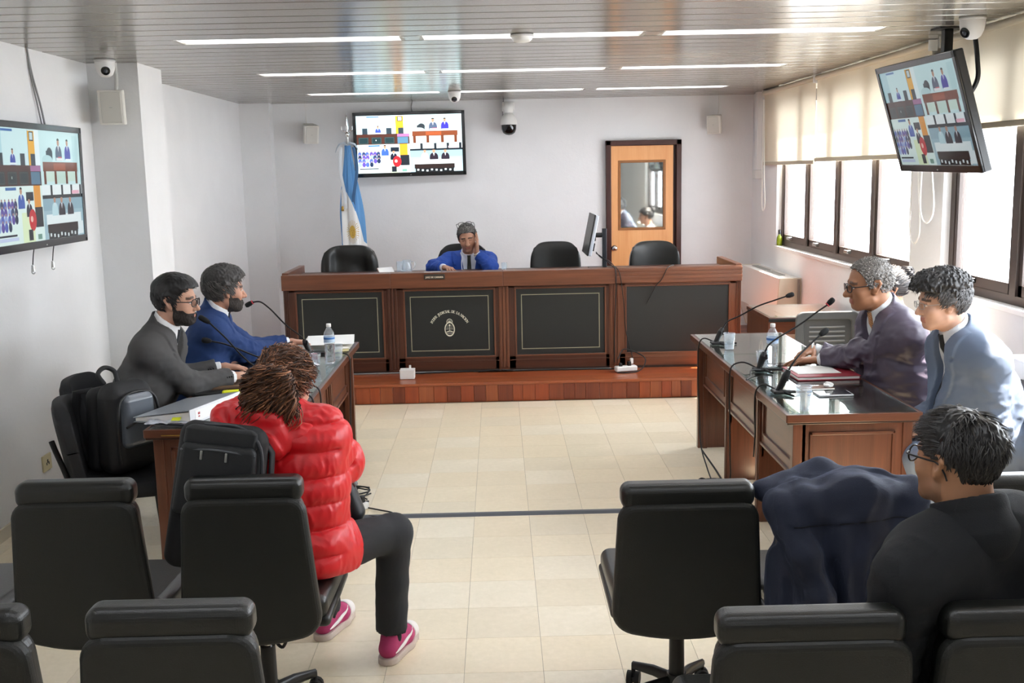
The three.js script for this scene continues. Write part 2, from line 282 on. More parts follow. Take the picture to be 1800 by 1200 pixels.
function panelTex(emblem) {
  const c = document.createElement('canvas'); c.width = 1024; c.height = 720; const g = c.getContext('2d');
  g.fillStyle = '#1c1f1d'; g.fillRect(0, 0, 1024, 720);
  const r = rng(emblem ? 3 : 4); for (let i = 0; i < 5000; i++) { g.fillStyle = `rgba(${r() < 0.5 ? '70,72,66' : '10,12,11'},0.12)`; g.fillRect(r() * 1024, r() * 720, 3, 3); }
  if (emblem !== 2) { g.strokeStyle = '#cdc8a6'; g.lineWidth = 5; g.strokeRect(62, 66, 900, 590); g.strokeStyle = '#8f8b70'; g.lineWidth = 1.5; g.strokeRect(54, 58, 916, 606); }
  if (emblem === 1) {
    const cx = 508, cy = 470, R = 240; g.fillStyle = '#dcd9c4'; g.font = 'bold 40px serif'; g.textAlign = 'center'; g.textBaseline = 'middle';
    const s = 'PODER JUDICIAL DE LA NACION', a0 = -1.02, a1 = 1.02;
    for (let i = 0; i < s.length; i++) { const a = lerp(a0, a1, i / (s.length - 1)); g.save(); g.translate(cx + Math.sin(a) * R, cy - Math.cos(a) * R); g.rotate(a); g.fillText(s[i], 0, 0); g.restore(); }
    // coat of arms: oval shield in a wreath under a rising sun, clasped hands holding a pike with a cap
    g.translate(cx, 410); g.strokeStyle = g.fillStyle = '#dcd9c4';
    g.lineWidth = 11; g.beginPath(); g.ellipse(0, 14, 54, 74, 0, 0, 7); g.stroke();
    g.lineWidth = 6; g.beginPath(); g.arc(0, -66, 32, Math.PI * 0.9, Math.PI * 2.1); g.stroke();
    for (let i = 0; i < 9; i++) { const a = -Math.PI + (i + 0.5) * Math.PI / 9; g.lineWidth = 3; g.beginPath(); g.moveTo(Math.cos(a) * 10, -60 + Math.sin(a) * 10); g.lineTo(Math.cos(a) * 26, -60 + Math.sin(a) * 26); g.stroke(); }
    g.beginPath(); g.arc(0, -60, 11, Math.PI, 0); g.fill();
    g.lineWidth = 3; g.beginPath(); g.moveTo(-46, 12); g.lineTo(46, 12); g.stroke(); for (let y = -30; y < 8; y += 9) { g.lineWidth = 1.5; g.beginPath(); g.moveTo(-40, y); g.lineTo(40, y); g.stroke(); }
    g.lineWidth = 4; g.beginPath(); g.moveTo(0, 40); g.lineTo(0, -24); g.stroke(); g.beginPath(); g.ellipse(0, -30, 9, 11, 0, 0, 7); g.fill();
    g.lineWidth = 10; g.beginPath(); g.moveTo(-40, 46); g.lineTo(-6, 34); g.lineTo(6, 34); g.lineTo(40, 46); g.stroke();
    g.lineWidth = 5; g.beginPath(); g.moveTo(-40, 66); g.quadraticCurveTo(0, 46, 40, 66); g.quadraticCurveTo(0, 92, -40, 66); g.stroke();
  }
  const t = new THREE.CanvasTexture(c); t.colorSpace = THREE.SRGBColorSpace; return t;
}
{
  const zc = -8.97, t = thing('judges_bench', 'long raised wooden bench with dark leather front panels on the platform', 'bench', [0, YD, zc]);
  const xs = [-1.85, -0.925, 0.03, 0.985, 2.075], W = (a, b) => [xs[a], xs[b]];
  const y = (v) => v - YD, texE = panelTex(1), texP = panelTex(0), texN = panelTex(2);
  for (let i = 0; i < 4; i++) {
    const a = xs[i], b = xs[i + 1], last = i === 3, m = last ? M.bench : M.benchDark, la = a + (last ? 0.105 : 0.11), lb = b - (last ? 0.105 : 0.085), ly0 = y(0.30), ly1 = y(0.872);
    // fascia with rebated horizontal lines
    const fz = last ? 0.045 : 0.07, f = [rb2(a, b, y(0.905), y(1.035), -0.02, fz, 0.006)];
    if (last) for (const h of [0.94, 0.975, 1.005]) f.push(rb2(a, b, y(h), y(h + 0.022), fz - 0.01, fz + 0.006, 0.003));
    obj('fascia', f, M.bench, t);
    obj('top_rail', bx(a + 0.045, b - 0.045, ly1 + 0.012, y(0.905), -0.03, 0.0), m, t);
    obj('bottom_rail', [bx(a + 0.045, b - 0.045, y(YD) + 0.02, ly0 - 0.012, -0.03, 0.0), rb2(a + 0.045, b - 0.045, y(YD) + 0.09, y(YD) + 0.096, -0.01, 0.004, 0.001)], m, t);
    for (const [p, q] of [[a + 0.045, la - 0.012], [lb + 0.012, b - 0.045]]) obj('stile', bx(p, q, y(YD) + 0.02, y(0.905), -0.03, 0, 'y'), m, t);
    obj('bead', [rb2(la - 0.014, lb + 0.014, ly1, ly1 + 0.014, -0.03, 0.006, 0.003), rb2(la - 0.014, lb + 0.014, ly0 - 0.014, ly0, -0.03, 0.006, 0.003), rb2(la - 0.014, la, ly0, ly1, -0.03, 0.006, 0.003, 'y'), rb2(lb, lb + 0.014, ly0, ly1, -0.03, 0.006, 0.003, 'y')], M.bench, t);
    const pg = new THREE.PlaneGeometry(lb - la, ly1 - ly0); pg.translate((la + lb) / 2, (ly0 + ly1) / 2, -0.008);
    const lp = obj('leather_panel', pg, std(0xffffff, 0.5, { map: i === 1 ? texE : last ? texN : texP, bumpMap: T.leather, bumpScale: 0.0006, color: last ? 0xf4f6ff : 0xffffff }), t);
    obj('panel_back', bx(la - 0.02, lb + 0.02, ly0 - 0.02, ly1 + 0.02, -0.03, -0.012), M.benchDark, t);
  }
  xs.forEach((x, i) => {
    const a = i === 0 ? x : x - 0.045, b = i === 4 ? x : x + 0.045, g = [bx(Math.min(a, b - 0.02), b, y(YD), y(0.905), -0.04, 0.004, 'y')];
    for (let k = 0; k < 3; k++) g.push(rb2(a + 0.008 + k * (b - a) / 3, a + (k + 1) * (b - a) / 3 - 0.002, y(YD) + 0.03, y(0.9), 0, 0.014, 0.004, 'y'));
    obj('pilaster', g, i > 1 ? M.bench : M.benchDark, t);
  });
  obj('plinth', bx(xs[0], xs[4], 0, 0.02, -0.04, 0.0), std(0x2b1a12, 0.6), t);
  for (const s of [0, 4]) { const x = xs[s]; obj('end_panel', bx(s ? x - 0.03 : x, s ? x : x + 0.03, 0, y(1.035), -0.75, -0.02, 'z'), M.bench, t); obj('end_cap', rb2(s ? x - 0.05 : x - 0.005, s ? x + 0.005 : x + 0.05, y(0.91), y(1.05), -0.78, 0.0, 0.006, 'z'), M.bench, t); }
  obj('worktop', bx(xs[0] + 0.03, xs[4] - 0.03, y(0.955), y(0.985), -0.74, -0.02), M.benchDark, t);
  obj('ledge', rb2(xs[0], xs[4], y(0.985), y(1.036), -0.06, -0.02, 0.005), M.bench, t);
}
// nameplate
{
  const c = document.createElement('canvas'); c.width = 256; c.height = 48; const g = c.getContext('2d'); g.fillStyle = '#2a241c'; g.fillRect(0, 0, 256, 48); g.fillStyle = '#e9dcc4'; g.font = 'bold 28px sans-serif'; g.textAlign = 'center'; g.textBaseline = 'middle'; g.fillText('JUEZ DE CAMARA', 128, 26);
  const tx = new THREE.CanvasTexture(c); tx.colorSpace = THREE.SRGBColorSpace;
  const t = thing('nameplate', 'small dark nameplate with pale lettering on the bench front below the man in blue', 'nameplate', [-0.55, 1.0, -8.9]);
  obj('plate', rb2(-0.088, 0.088, -0.022, 0.022, 0.0, 0.012, 0.003), std(0x2a241c, 0.4), t);
  const pg = new THREE.PlaneGeometry(0.17, 0.034); pg.translate(0, -0.002, 0.0126); obj('lettering', pg, std(0xffffff, 0.5, { map: tx }), t);
  obj('clip', [rb2(-0.088, 0.088, 0.022, 0.04, -0.04, 0.012, 0.003)], M.glass, t);
}
// ---------- chairs behind the bench ----------
function execShape(w, h, th, tuft) { // padded back: superellipsoid pillow with a slight curve
  let g = new THREE.BoxGeometry(2, 2, 2, 22, 18, 6); g.deleteAttribute('uv'); g.deleteAttribute('normal'); g = mergeVertices(g, 1e-5); const p = g.attributes.position;
  for (let i = 0; i < p.count; i++) {
    const X = p.getX(i), Y = p.getY(i), Z = p.getZ(i), n = 5.5, n3 = 3, e = Math.pow(Math.abs(X) ** n + Math.abs(Y) ** n, 1 / n), s2 = e > 1 ? 1 / e : 1, rim = Math.max(Math.abs(X), Math.abs(Y)), zz = Z * Math.pow(Math.max(0, 1 - rim ** 6 * 0.75), 1 / n3);
    let x = X * s2 * w / 2, y = Y * s2 * h / 2, z = zz * th / 2; const k = X, q = Y;
    x *= 1 - 0.07 * Math.max(0, q) ** 3 - 0.04 * Math.max(0, -q) ** 2; z += 0.045 * k * k; y -= 0.03 * Math.abs(k) ** 3 * (q > 0 ? 1 : 0);
    if (tuft && Z > 0.9) z += 0.016 * (1 - rim ** 4) * (Math.cos(k * 8) * 0.7 + Math.cos(q * 7 + k * 2) * 0.5) + (Math.abs(k) > 0.6 ? 0.03 * (1 - rim ** 6) : 0);
    p.setXYZ(i, x, y, z);
  }
  g.computeVertexNormals(); return tri(g, 'x');
}
function swivelBase(t, m, y0 = 0, yTop = 0.42, R = 0.27) {
  for (let k = 0; k < 5; k++) {
    const a = k * Math.PI * 2 / 5 + 0.3, e = V(Math.cos(a) * R, y0 + 0.075, Math.sin(a) * R);
    const leg = obj('base_leg', taper([V(0, y0 + 0.1, 0), V(Math.cos(a) * R * 0.5, y0 + 0.095, Math.sin(a) * R * 0.5), e], [0.026, 0.022, 0.016], 8, 0.7), m, t);
    const cg = new THREE.CylinderGeometry(0.026, 0.026, 0.018, 14); cg.rotateZ(Math.PI / 2); const c2 = cg.clone(); cg.translate(-0.014, 0, 0); c2.translate(0.014, 0, 0); const w = mergeGeometries([cg, c2, new RoundedBoxGeometry(0.03, 0.02, 0.04, 1, 0.004).toNonIndexed ? tri(new RoundedBoxGeometry(0.02, 0.02, 0.04, 1, 0.004)) : cg].map((q) => { const n = q.index ? q.toNonIndexed() : q; return n; })); w.rotateY(-a + 0.6); w.translate(e.x, y0 + 0.026, e.z); w.translate(0, 0, 0);
    obj('caster', [w, cyl(0.008, 0.008, 0.04, e.x, y0 + 0.055, e.z, 8)], M.rubber, leg);
  }
  obj('column', [cyl(0.026, 0.028, yTop - y0 - 0.21, 0, (yTop + y0) / 2 - 0.025, 0, 16), cyl(0.034, 0.04, 0.06, 0, y0 + 0.1, 0, 16)], M.blackPlastic, t);
  obj('gas_lift', cyl(0.017, 0.017, 0.2, 0, yTop - 0.06, 0, 12), M.chrome, t);
}
function benchChair(x, z, label, tuft, top, w) {
  const t = thing('swivel_chair', label, 'chair', [x, YD, z], Math.PI * 0, 'black leather chairs behind the judges bench');
  swivelBase(t, M.blackMetal);
  obj('seat', rbx(w, 0.1, 0.48, 0.04, 0, 0.47, 0.04, 'x', 4), M.chairBlack, t);
  const bk = execShape(w, top - YD - 0.44, 0.1, tuft); bk.translate(0, (top - YD + 0.44) / 2, -0.24); obj('backrest', bk, M.chairBlack, t);
  for (const s of [-1, 1]) obj('armrest', tube([[s * w * 0.5, 0.47, 0.12], [s * (w * 0.5 + 0.04), 0.6, 0.14], [s * (w * 0.5 + 0.04), 0.66, 0.05], [s * (w * 0.5 + 0.03), 0.66, -0.15], [s * w * 0.46, 0.62, -0.22]], 0.02, 20, 8), M.blackPlastic, t);
  return t;
}
benchChair(-1.41, -9.75, 'black tufted leather swivel chair at the left end behind the bench', true, 1.21, 0.54);
benchChair(-0.34, -9.8, 'black leather swivel chair that the man in the blue suit sits on', false, 1.2, 0.5);
benchChair(0.535, -9.75, 'black leather swivel chair beside the computer monitor behind the bench', false, 1.205, 0.48);
benchChair(1.475, -9.75, 'black leather swivel chair in front of the wooden door', false, 1.19, 0.48);
// ---------- things on the bench ----------
{
  const t = thing('computer_monitor', 'thin computer monitor on a black stand, seen from behind on the bench', 'monitor', [0.93, 0.985, -9.5]);
  const k = new THREE.Group();
  const tilt = (g) => { g.rotateX(0); g.rotateZ(-0.2); g.rotateY(0.0); g.translate(-0.095, 0.31, 0); return g; };
  obj('shell', tilt(rbx(0.03, 0.36, 0.56, 0.008, 0, 0, 0, 'y')), std(0xc4ccd6, 0.35, { metalness: 0.2 }), t);
  obj('bezel', tilt(rbx(0.012, 0.365, 0.565, 0.004, -0.02, 0, 0, 'y')), M.blackPlastic, t);
  obj('connector_block', tilt(rbx(0.02, 0.07, 0.05, 0.004, 0.022, -0.1, 0.2)), M.blackPlastic, t);
  obj('arm', [rodGeo(V(-0.07, 0.3, 0), V(0.03, 0.3, 0), 0.022), rbx(0.02, 0.1, 0.1, 0.006, -0.065, 0.3, 0)], M.blackPlastic, t);
  obj('post', rb2(0.005, 0.045, 0.0, 0.36, -0.025, 0.025, 0.006, 'y'), std(0x22252b, 0.3), t);
  obj('foot', rb2(-0.12, 0.12, 0, 0.012, -0.1, 0.1, 0.005), M.blackPlastic, t);
  const cb = thing('monitor_cable', 'thin dark cables running from the monitor down over the bench front', 'cable', [0, 0, 0]);
  obj('cable', [tube([[0.86, 1.15, -9.3], [0.9, 1.1, -9.28], [0.96, 1.08, -9.2], [0.99, 1.045, -9.0], [1.0, 1.04, -8.92], [1.02, 1.0, -8.89], [1.06, 0.75, -8.93], [1.08, 0.5, -8.945], [1.12, 0.33, -8.94], [1.14, 0.24, -8.92]], 0.004, 50, 5), tube([[0.86, 1.14, -9.28], [0.93, 1.09, -9.18], [0.975, 1.046, -8.99], [0.985, 1.04, -8.9], [0.99, 0.98, -8.885], [0.985, 0.6, -8.93], [0.98, 0.4, -8.935], [0.98, 0.22, -8.93]], 0.005, 50, 5)], M.cable, cb);
  const c2 = thing('bench_cable', 'thin dark cable trailing from the bench top in front of the rightmost chair', 'cable', [0, 0, 0]);
  obj('cable', tube([[1.5, 1.045, -9.0], [1.47, 1.046, -8.95], [1.43, 1.03, -8.9], [1.38, 0.93, -8.91], [1.34, 0.88, -8.94], [1.27, 0.74, -8.955], [1.26, 0.72, -8.958]], 0.004, 40, 5), M.cable, c2);
  const jug = thing('glass_jug', 'clear glass water jug on the bench left of the man in blue', 'jug', [-0.815, 0.985, -9.3]);
  obj('jug_body', lathe([[0, 0.003], [0.035, 0.004], [0.047, 0.02], [0.045, 0.07], [0.034, 0.105], [0.04, 0.13], [0.037, 0.13], [0.031, 0.105], [0.042, 0.07], [0.043, 0.02], [0, 0.01]], 28), M.cupGlass, jug);
  obj('jug_handle', tube([[0.036, 0.115, 0], [0.066, 0.11, 0], [0.07, 0.07, 0], [0.044, 0.04, 0]], 0.005, 18, 8), M.cupGlass, jug);
  const g2 = thing('drinking_glass', 'tall clear glass beside the water jug on the bench', 'glass', [-0.875, 0.985, -9.28]);
  obj('glass_body', lathe([[0, 0.002], [0.028, 0.002], [0.031, 0.12], [0.0285, 0.12], [0.026, 0.008], [0, 0.008]], 24), M.cupGlass, g2);
  const g3 = thing('drinking_glass', 'narrow clear glass on the bench right of the man in blue', 'glass', [0.045, 0.985, -9.28]);
  obj('glass_body', lathe([[0, 0.002], [0.022, 0.002], [0.024, 0.09], [0.022, 0.09], [0.02, 0.008], [0, 0.008]], 24), M.cupGlass, g3);
  const pc = thing('open_book', 'brown-backed open book standing left of the glass jug on the bench', 'book', [-0.98, 0.985, -9.25], 0.5);
  { const a = rb2(-0.075, 0.075, 0, 0.1, -0.004, 0.004, 0.002); a.rotateX(-0.9); obj('cover', a, std(0x8a705c, 0.7), pc); const b = rb2(-0.07, 0.07, 0.003, 0.095, 0.004, 0.012, 0.002); b.rotateX(-0.9); obj('pages', b, M.paper, pc); }
}
// ---------- flag ----------
{
  const t = thing('flag', 'light blue and white flag with a golden sun hanging from a pole with spear finial', 'flag', [-1.52, YD, -10.95]);
  const y0 = -YD;
  obj('pole', cyl(0.014, 0.016, 2.08, 0, 1.07, 0, 14), M.steel, t);
  obj('finial', lathe([[0, 2.33], [0.004, 2.3], [0.016, 2.2], [0.02, 2.17], [0.01, 2.15], [0.012, 2.13], [0.024, 2.12], [0.024, 2.1], [0.013, 2.085], [0.013, 2.05], [0, 2.05]], 18), M.chrome, t);
  obj('finial_crescent', tube([[-0.055, 2.19, 0], [-0.05, 2.155, 0], [-0.02, 2.14, 0], [0.02, 2.14, 0], [0.05, 2.155, 0], [0.055, 2.19, 0]], 0.006, 24, 6), M.chrome, t);
  obj('base', lathe([[0, 0.06], [0.03, 0.06], [0.05, 0.04], [0.15, 0.015], [0.16, 0], [0, 0]], 28), M.brass, t);
  // draped cloth: pleated surface, coloured in bands across the cloth width
  const c = document.createElement('canvas'); c.width = 512; c.height = 1024; const g = c.getContext('2d');
  g.fillStyle = '#5f97cc'; g.fillRect(0, 0, 512, 1024); g.fillStyle = '#f1f1ee';
  g.beginPath(); g.moveTo(120, 330); g.quadraticCurveTo(330, 420, 440, 640); g.lineTo(512, 800); g.lineTo(512, 1024); g.lineTo(250, 1024); g.quadraticCurveTo(130, 860, 95, 780); g.lineTo(95, 360); g.closePath(); g.fill();
  g.translate(300, 690); g.fillStyle = g.strokeStyle = '#c9a13e'; for (let i = 0; i < 32; i++) { const a = i * Math.PI / 16; g.lineWidth = i % 2 ? 3 : 5; g.beginPath(); g.moveTo(Math.cos(a) * 50, Math.sin(a) * 42); g.lineTo(Math.cos(a) * 118, Math.sin(a) * 96); g.stroke(); } g.fillStyle = '#d8b24e'; g.beginPath(); g.ellipse(0, 0, 62, 52, 0, 0, 7); g.fill(); g.fillStyle = '#b98c33'; for (const [x, y] of [[-20, -10], [20, -10], [0, 8]]) g.fillRect(x - 7, y - 4, 14, 8); g.fillRect(-16, 22, 32, 6);
  const tx = new THREE.CanvasTexture(c); tx.colorSpace = THREE.SRGBColorSpace;
  const nU = 60, nV = 50, pos = [], uv = [], idx = [];
  for (let j = 0; j <= nV; j++) for (let i = 0; i <= nU; i++) {
    const u = i / nU, v = j / nV, w = lerp(0.035, 0.115, sstep(0, 0.6, v)) + 0.02 * v, a = u * Math.PI * 2, pl = 1 + 0.22 * Math.sin(a * 5 + v * 2.2) * sstep(0, 0.15, v) + 0.1 * Math.sin(a * 11 + 1);
    pos.push(Math.cos(a) * w * pl * 0.85 + 0.015 * v, 2.0 - v * 1.3, Math.sin(a) * w * pl * 0.6); uv.push((0.5 - u + 1.25 + 0.06) % 1, 1 - v);
  }
  for (let j = 0; j < nV; j++) for (let i = 0; i < nU; i++) { const p = j * (nU + 1) + i; idx.push(p, p + 1, p + nU + 1, p + 1, p + nU + 2, p + nU + 1); }
  const fg = new THREE.BufferGeometry(); fg.setAttribute('position', new THREE.Float32BufferAttribute(pos, 3));
  // front half of the drape (towards the room) carries the whole print
  for (let j = 0; j <= nV; j++) for (let i = 0; i <= nU; i++) { const k = (j * (nU + 1) + i) * 2, x = pos[(j * (nU + 1) + i) * 3]; uv[k] = clamp(0.5 + x / 0.27, 0.01, 0.99); }
  fg.setAttribute('uv', new THREE.Float32BufferAttribute(uv, 2)); fg.setIndex(idx); fg.computeVertexNormals();
  obj('cloth', fg, std(0xffffff, 0.75, { map: tx, side: THREE.DoubleSide }), t);
  const rib = (s, col) => { const gg = [], w = 0.016; const q = new THREE.BufferGeometry(), P = [], I = []; for (let i = 0; i <= 20; i++) { const v = i / 20, x = s * (0.055 + 0.02 * Math.sin(v * 5)), y = 1.98 - v * 0.62, z = 0.075 + 0.01 * Math.sin(v * 9 + s); P.push(x - w, y, z, x + w, y, z + 0.004, x + w, y, z - 0.002, x - w, y, z - 0.006); } for (let i = 0; i < 20; i++) for (let k = 0; k < 4; k++) { const a = i * 4 + k, b = i * 4 + (k + 1) % 4; I.push(a, a + 4, b, b, a + 4, b + 4); } q.setAttribute('position', new THREE.Float32BufferAttribute(P, 3)); q.setIndex(I); q.computeVertexNormals(); return obj('ribbon', q, col, t); };
  rib(-1, std(0xd4d9dd, 0.6)); rib(1.25, std(0x3f6690, 0.6));
  const bow = []; for (const s of [-1, 1]) bow.push(taper([V(0, 2.0, 0.03), V(s * 0.05, 2.03, 0.05), V(s * 0.1, 1.98, 0.05), V(s * 0.12, 1.93, 0.045)], [0.014, 0.022, 0.02, 0.012, 0.006], 8, 0.5));
  obj('bow', bow, std(0xb9c3cc, 0.6), t);
  obj('tassel', lathe([[0, 0.05], [0.012, 0.045], [0.015, 0.0], [0, 0]], 10).translate(-0.07, 1.34, 0.075), M.brass, t);
}
// ---------- white box, power strip and wiring on the dais ----------
{
  const t = thing('junction_box', 'small white plastic box standing on the platform step below the emblem panel', 'box', [-0.792, YD, -8.72]);
  obj('box_body', rbx(0.125, 0.075, 0.1, 0.008, 0, 0.0375, 0), M.whitePlastic, t);
  obj('lid', rbx(0.127, 0.012, 0.102, 0.005, 0, 0.074, 0), M.plainWhite, t);
  obj('plug', rbx(0.018, 0.03, 0.018, 0.004, 0.02, 0.09, -0.04), M.whitePlastic, t);
  const p = thing('power_strip', 'white power strip with black plugs on the platform step', 'power strip', [1.06, YD, -8.79], 0.25);
  obj('strip_body', rbx(0.19, 0.045, 0.07, 0.012, 0, 0.03, 0), M.whitePlastic, p);
  obj('plug', [rbx(0.03, 0.04, 0.03, 0.005, 0.03, 0.068, 0), rbx(0.026, 0.035, 0.028, 0.005, -0.05, 0.062, 0.005)], M.blackPlastic, p);
  obj('white_plug', rbx(0.025, 0.05, 0.025, 0.006, 0.055, 0.09, -0.005), M.whitePlastic, p);
  const c = thing('floor_cable', 'dark cables lying along the foot of the judges bench', 'cable', [0, 0, 0]);
  obj('cable', [tube([[-0.75, YD + 0.006, -8.9], [-0.3, YD + 0.006, -8.94], [0.1, YD + 0.006, -8.925], [0.5, YD + 0.006, -8.93], [0.9, YD + 0.008, -8.9], [0.98, YD + 0.02, -8.82]], 0.006, 60, 5), tube([[-0.2, YD + 0.008, -8.91], [-0.05, YD + 0.02, -8.9], [0.02, YD + 0.008, -8.92], [0.0, YD + 0.02, -8.9], [0.1, YD + 0.01, -8.92]], 0.007, 40, 5)], M.cable, c);
  obj('white_cable', tube([[-1.3, YD + 0.006, -8.93], [-0.85, YD + 0.006, -8.94], [0.2, YD + 0.005, -8.94], [0.95, YD + 0.006, -8.93]], 0.006, 40, 5), M.greyCable, c);
  const l = thing('cable_loop', 'loop of thin black cable beside the white power strip', 'cable', [0, 0, 0]);
  obj('cable', tube([[1.0, YD + 0.1, -8.86], [1.06, YD + 0.17, -8.93], [1.17, YD + 0.14, -8.93], [1.24, YD + 0.09, -8.9], [1.22, YD + 0.03, -8.85], [1.15, YD + 0.006, -8.76], [1.05, YD + 0.005, -8.72], [0.98, YD + 0.006, -8.73]], 0.005, 60, 5), M.cable, l);
}
// ---------- long tables ----------
const YT = 0.77;
function longTable(name, x0, x1, side, label) { // side: +1 front (towards the aisle) faces +x
  const z0 = -6.95, z1 = -4.58, t = thing('long_table', label, 'table', [(x0 + x1) / 2, 0, (z0 + z1) / 2]), w = (x1 - x0) / 2, L = (z1 - z0) / 2, m = M.table;
  const xf = side * (w - 0.075), N = 3, pw = 2 * (L - 0.04) / N, zs = [0, 1, 2, 3].map((k) => -L + 0.04 + k * pw), dark = std(0x2c1a13, 0.5);
  obj('tabletop', [rb2(-w, w, YT - 0.04, YT - 0.007, -L, L, 0.004, 'z'), rb2(-w + 0.004, w - 0.004, YT - 0.052, YT - 0.04, -L + 0.004, L - 0.004, 0.003, 'z')], M.tableTop, t);
  obj('top_edging', [rb2(-w - 0.003, -w + 0.012, YT - 0.042, YT - 0.005, -L, L, 0.003, 'z'), rb2(w - 0.012, w + 0.003, YT - 0.042, YT - 0.005, -L, L, 0.003, 'z'), rb2(-w, w, YT - 0.042, YT - 0.005, -L - 0.003, -L + 0.012, 0.003), rb2(-w, w, YT - 0.042, YT - 0.005, L - 0.012, L + 0.003, 0.003)], m, t);
  for (let k = 0; k < N; k++) obj('glass_sheet', rb2(-w + 0.02, w - 0.02, YT - 0.0065, YT - 0.001, zs[k] + 0.004 - (k ? 0 : 0.02), zs[k + 1] - 0.004 + (k === N - 1 ? 0.02 : 0), 0.001), M.tableGlass, t);
  const X = (a, b) => (side > 0 ? [a, b] : [-b, -a]);
  for (let k = 0; k < 4; k++) {
    const z = zs[k], a = k === 3 ? z - 0.05 : k === 0 ? z : z - 0.03, b = k === 0 ? z + 0.05 : k === 3 ? z : z + 0.03, [p, q] = X(-w + 0.06, w - 0.085);
    if (k === 0 || k === 3) {
      const o = k ? 1 : -1, e = k ? z : z, [r0, r1] = X(-w + 0.05, w - 0.06);
      const ep = obj('end_panel', bx(r0, r1, 0.0, YT - 0.052, Math.min(e, e - o * 0.03), Math.max(e, e - o * 0.03), 'y'), m, t), zf = e + o * 0.004, c0 = r0 + 0.055, c1 = r1 - 0.055;
      const zz = (d) => [Math.min(e - o * 0.002, e + o * d), Math.max(e - o * 0.002, e + o * d)];
      obj('panel_moulding', [rb2(c0, c1, 0.66, 0.675, ...zz(0.009), 0.003), rb2(c0, c1, 0.07, 0.085, ...zz(0.009), 0.003), rb2(c0, c0 + 0.014, 0.07, 0.675, ...zz(0.009), 0.003, 'y'), rb2(c1 - 0.014, c1, 0.07, 0.675, ...zz(0.009), 0.003, 'y')], m, ep);
      for (const xx of [r0, r1]) obj('corner_post', rb2(xx - 0.022, xx + 0.022, 0, YT - 0.052, Math.min(e + o * 0.008, e - o * 0.04), Math.max(e + o * 0.008, e - o * 0.04), 0.003, 'y'), m, t);
    } else obj('leg_panel', [bx(p, q, 0, YT - 0.052, a, b, 'y')], m, t);
    const [f0, f1] = X(w - 0.1, w - 0.07);
    obj('front_post', [rb2(f0, f1, 0, YT - 0.052, a, b, 0.003, 'y'), rb2(f0 + side * 0.006, f1 + side * 0.006, 0, YT - 0.052, a + 0.012, (a + b) / 2 - 0.003, 0.002, 'y'), rb2(f0 + side * 0.006, f1 + side * 0.006, 0, YT - 0.052, (a + b) / 2 + 0.003, b - 0.012, 0.002, 'y')], m, t);
  }
  for (let k = 0; k < N; k++) {
    const a = zs[k] + 0.035, b = zs[k + 1] - 0.035, [f0, f1] = X(w - 0.1, w - 0.082), [g0, g1] = X(w - 0.09, w - 0.072), yb = 0.44;
    const fp = obj('front_panel', bx(f0, f1, yb, YT - 0.052, a, b, 'z'), m, t);
    obj('panel_moulding', [rb2(g0, g1, yb + 0.05, yb + 0.062, a + 0.05, b - 0.05, 0.003, 'z'), rb2(g0, g1, YT - 0.105, YT - 0.093, a + 0.05, b - 0.05, 0.003, 'z'), rb2(g0, g1, yb + 0.05, YT - 0.093, a + 0.05, a + 0.062, 0.003, 'y'), rb2(g0, g1, yb + 0.05, YT - 0.093, b - 0.062, b - 0.05, 0.003, 'y'), rb2(g0, g1, yb - 0.012, yb + 0.004, a, b, 0.003, 'z')], m, fp);
  }
  return t;
}
longTable('long_table', -1.6, -0.95, 1, 'long dark wooden table with glass top, beneath the two bearded men by the left wall');
longTable('long_table', 1.275, 1.885, -1, 'long dark wooden table with glass top, in front of the men by the windows');
{ const t = thing('hook_latch', 'tiny brass hook and eye on the near edge of the left table', 'latch', [-1.4, 0.737, -4.574]);
  obj('hook', tube([[-0.12, 0.004, 0.003], [-0.06, 0.004, 0.004], [-0.02, 0.002, 0.004], [0.0, 0, 0.003]], 0.003, 16, 6), M.brass, t); obj('eye', [new THREE.TorusGeometry(0.007, 0.0025, 8, 14).translate(0.04, 0, 0.002), cyl(0.005, 0.005, 0.012, -0.03, 0, 0.004, 10)], M.brass, t); }
// ---------- audience chairs ----------
function padShape(wt, wb, h, r, belly) { const s = new THREE.Shape(); s.moveTo(-wb / 2 + r * 1.4, -h / 2); s.quadraticCurveTo(0, -h / 2 - belly, wb / 2 - r * 1.4, -h / 2); s.quadraticCurveTo(wb / 2, -h / 2 + 0.01, wb / 2, -h / 2 + r * 1.5); s.lineTo(wt / 2, h / 2 - r); s.quadraticCurveTo(wt / 2, h / 2, wt / 2 - r, h / 2); s.lineTo(-wt / 2 + r, h / 2); s.quadraticCurveTo(-wt / 2, h / 2, -wt / 2, h / 2 - r); s.lineTo(-wb / 2, -h / 2 + r * 1.5); s.quadraticCurveTo(-wb / 2, -h / 2 + 0.01, -wb / 2 + r * 1.4, -h / 2); return s; }
function pad(wt, wb, h, r, belly, d, bev) { const g = new THREE.ExtrudeGeometry(padShape(wt - 2 * bev, wb - 2 * bev, h - 2 * bev, r, belly), { depth: d - 2 * bev, bevelEnabled: true, bevelThickness: bev, bevelSize: bev, bevelSegments: 4, curveSegments: 8, steps: 1 }); g.translate(0, 0, -d / 2 + bev); const c = toCreasedNormals(g, 0.9); return tri(c, 'x'); }
const bend = (g, k, lean) => { const p = g.attributes.position; for (let i = 0; i < p.count; i++) p.setZ(i, p.getZ(i) + k * p.getX(i) ** 2 + lean * p.getY(i)); g.computeVertexNormals(); return g; };
const chairProto = {};
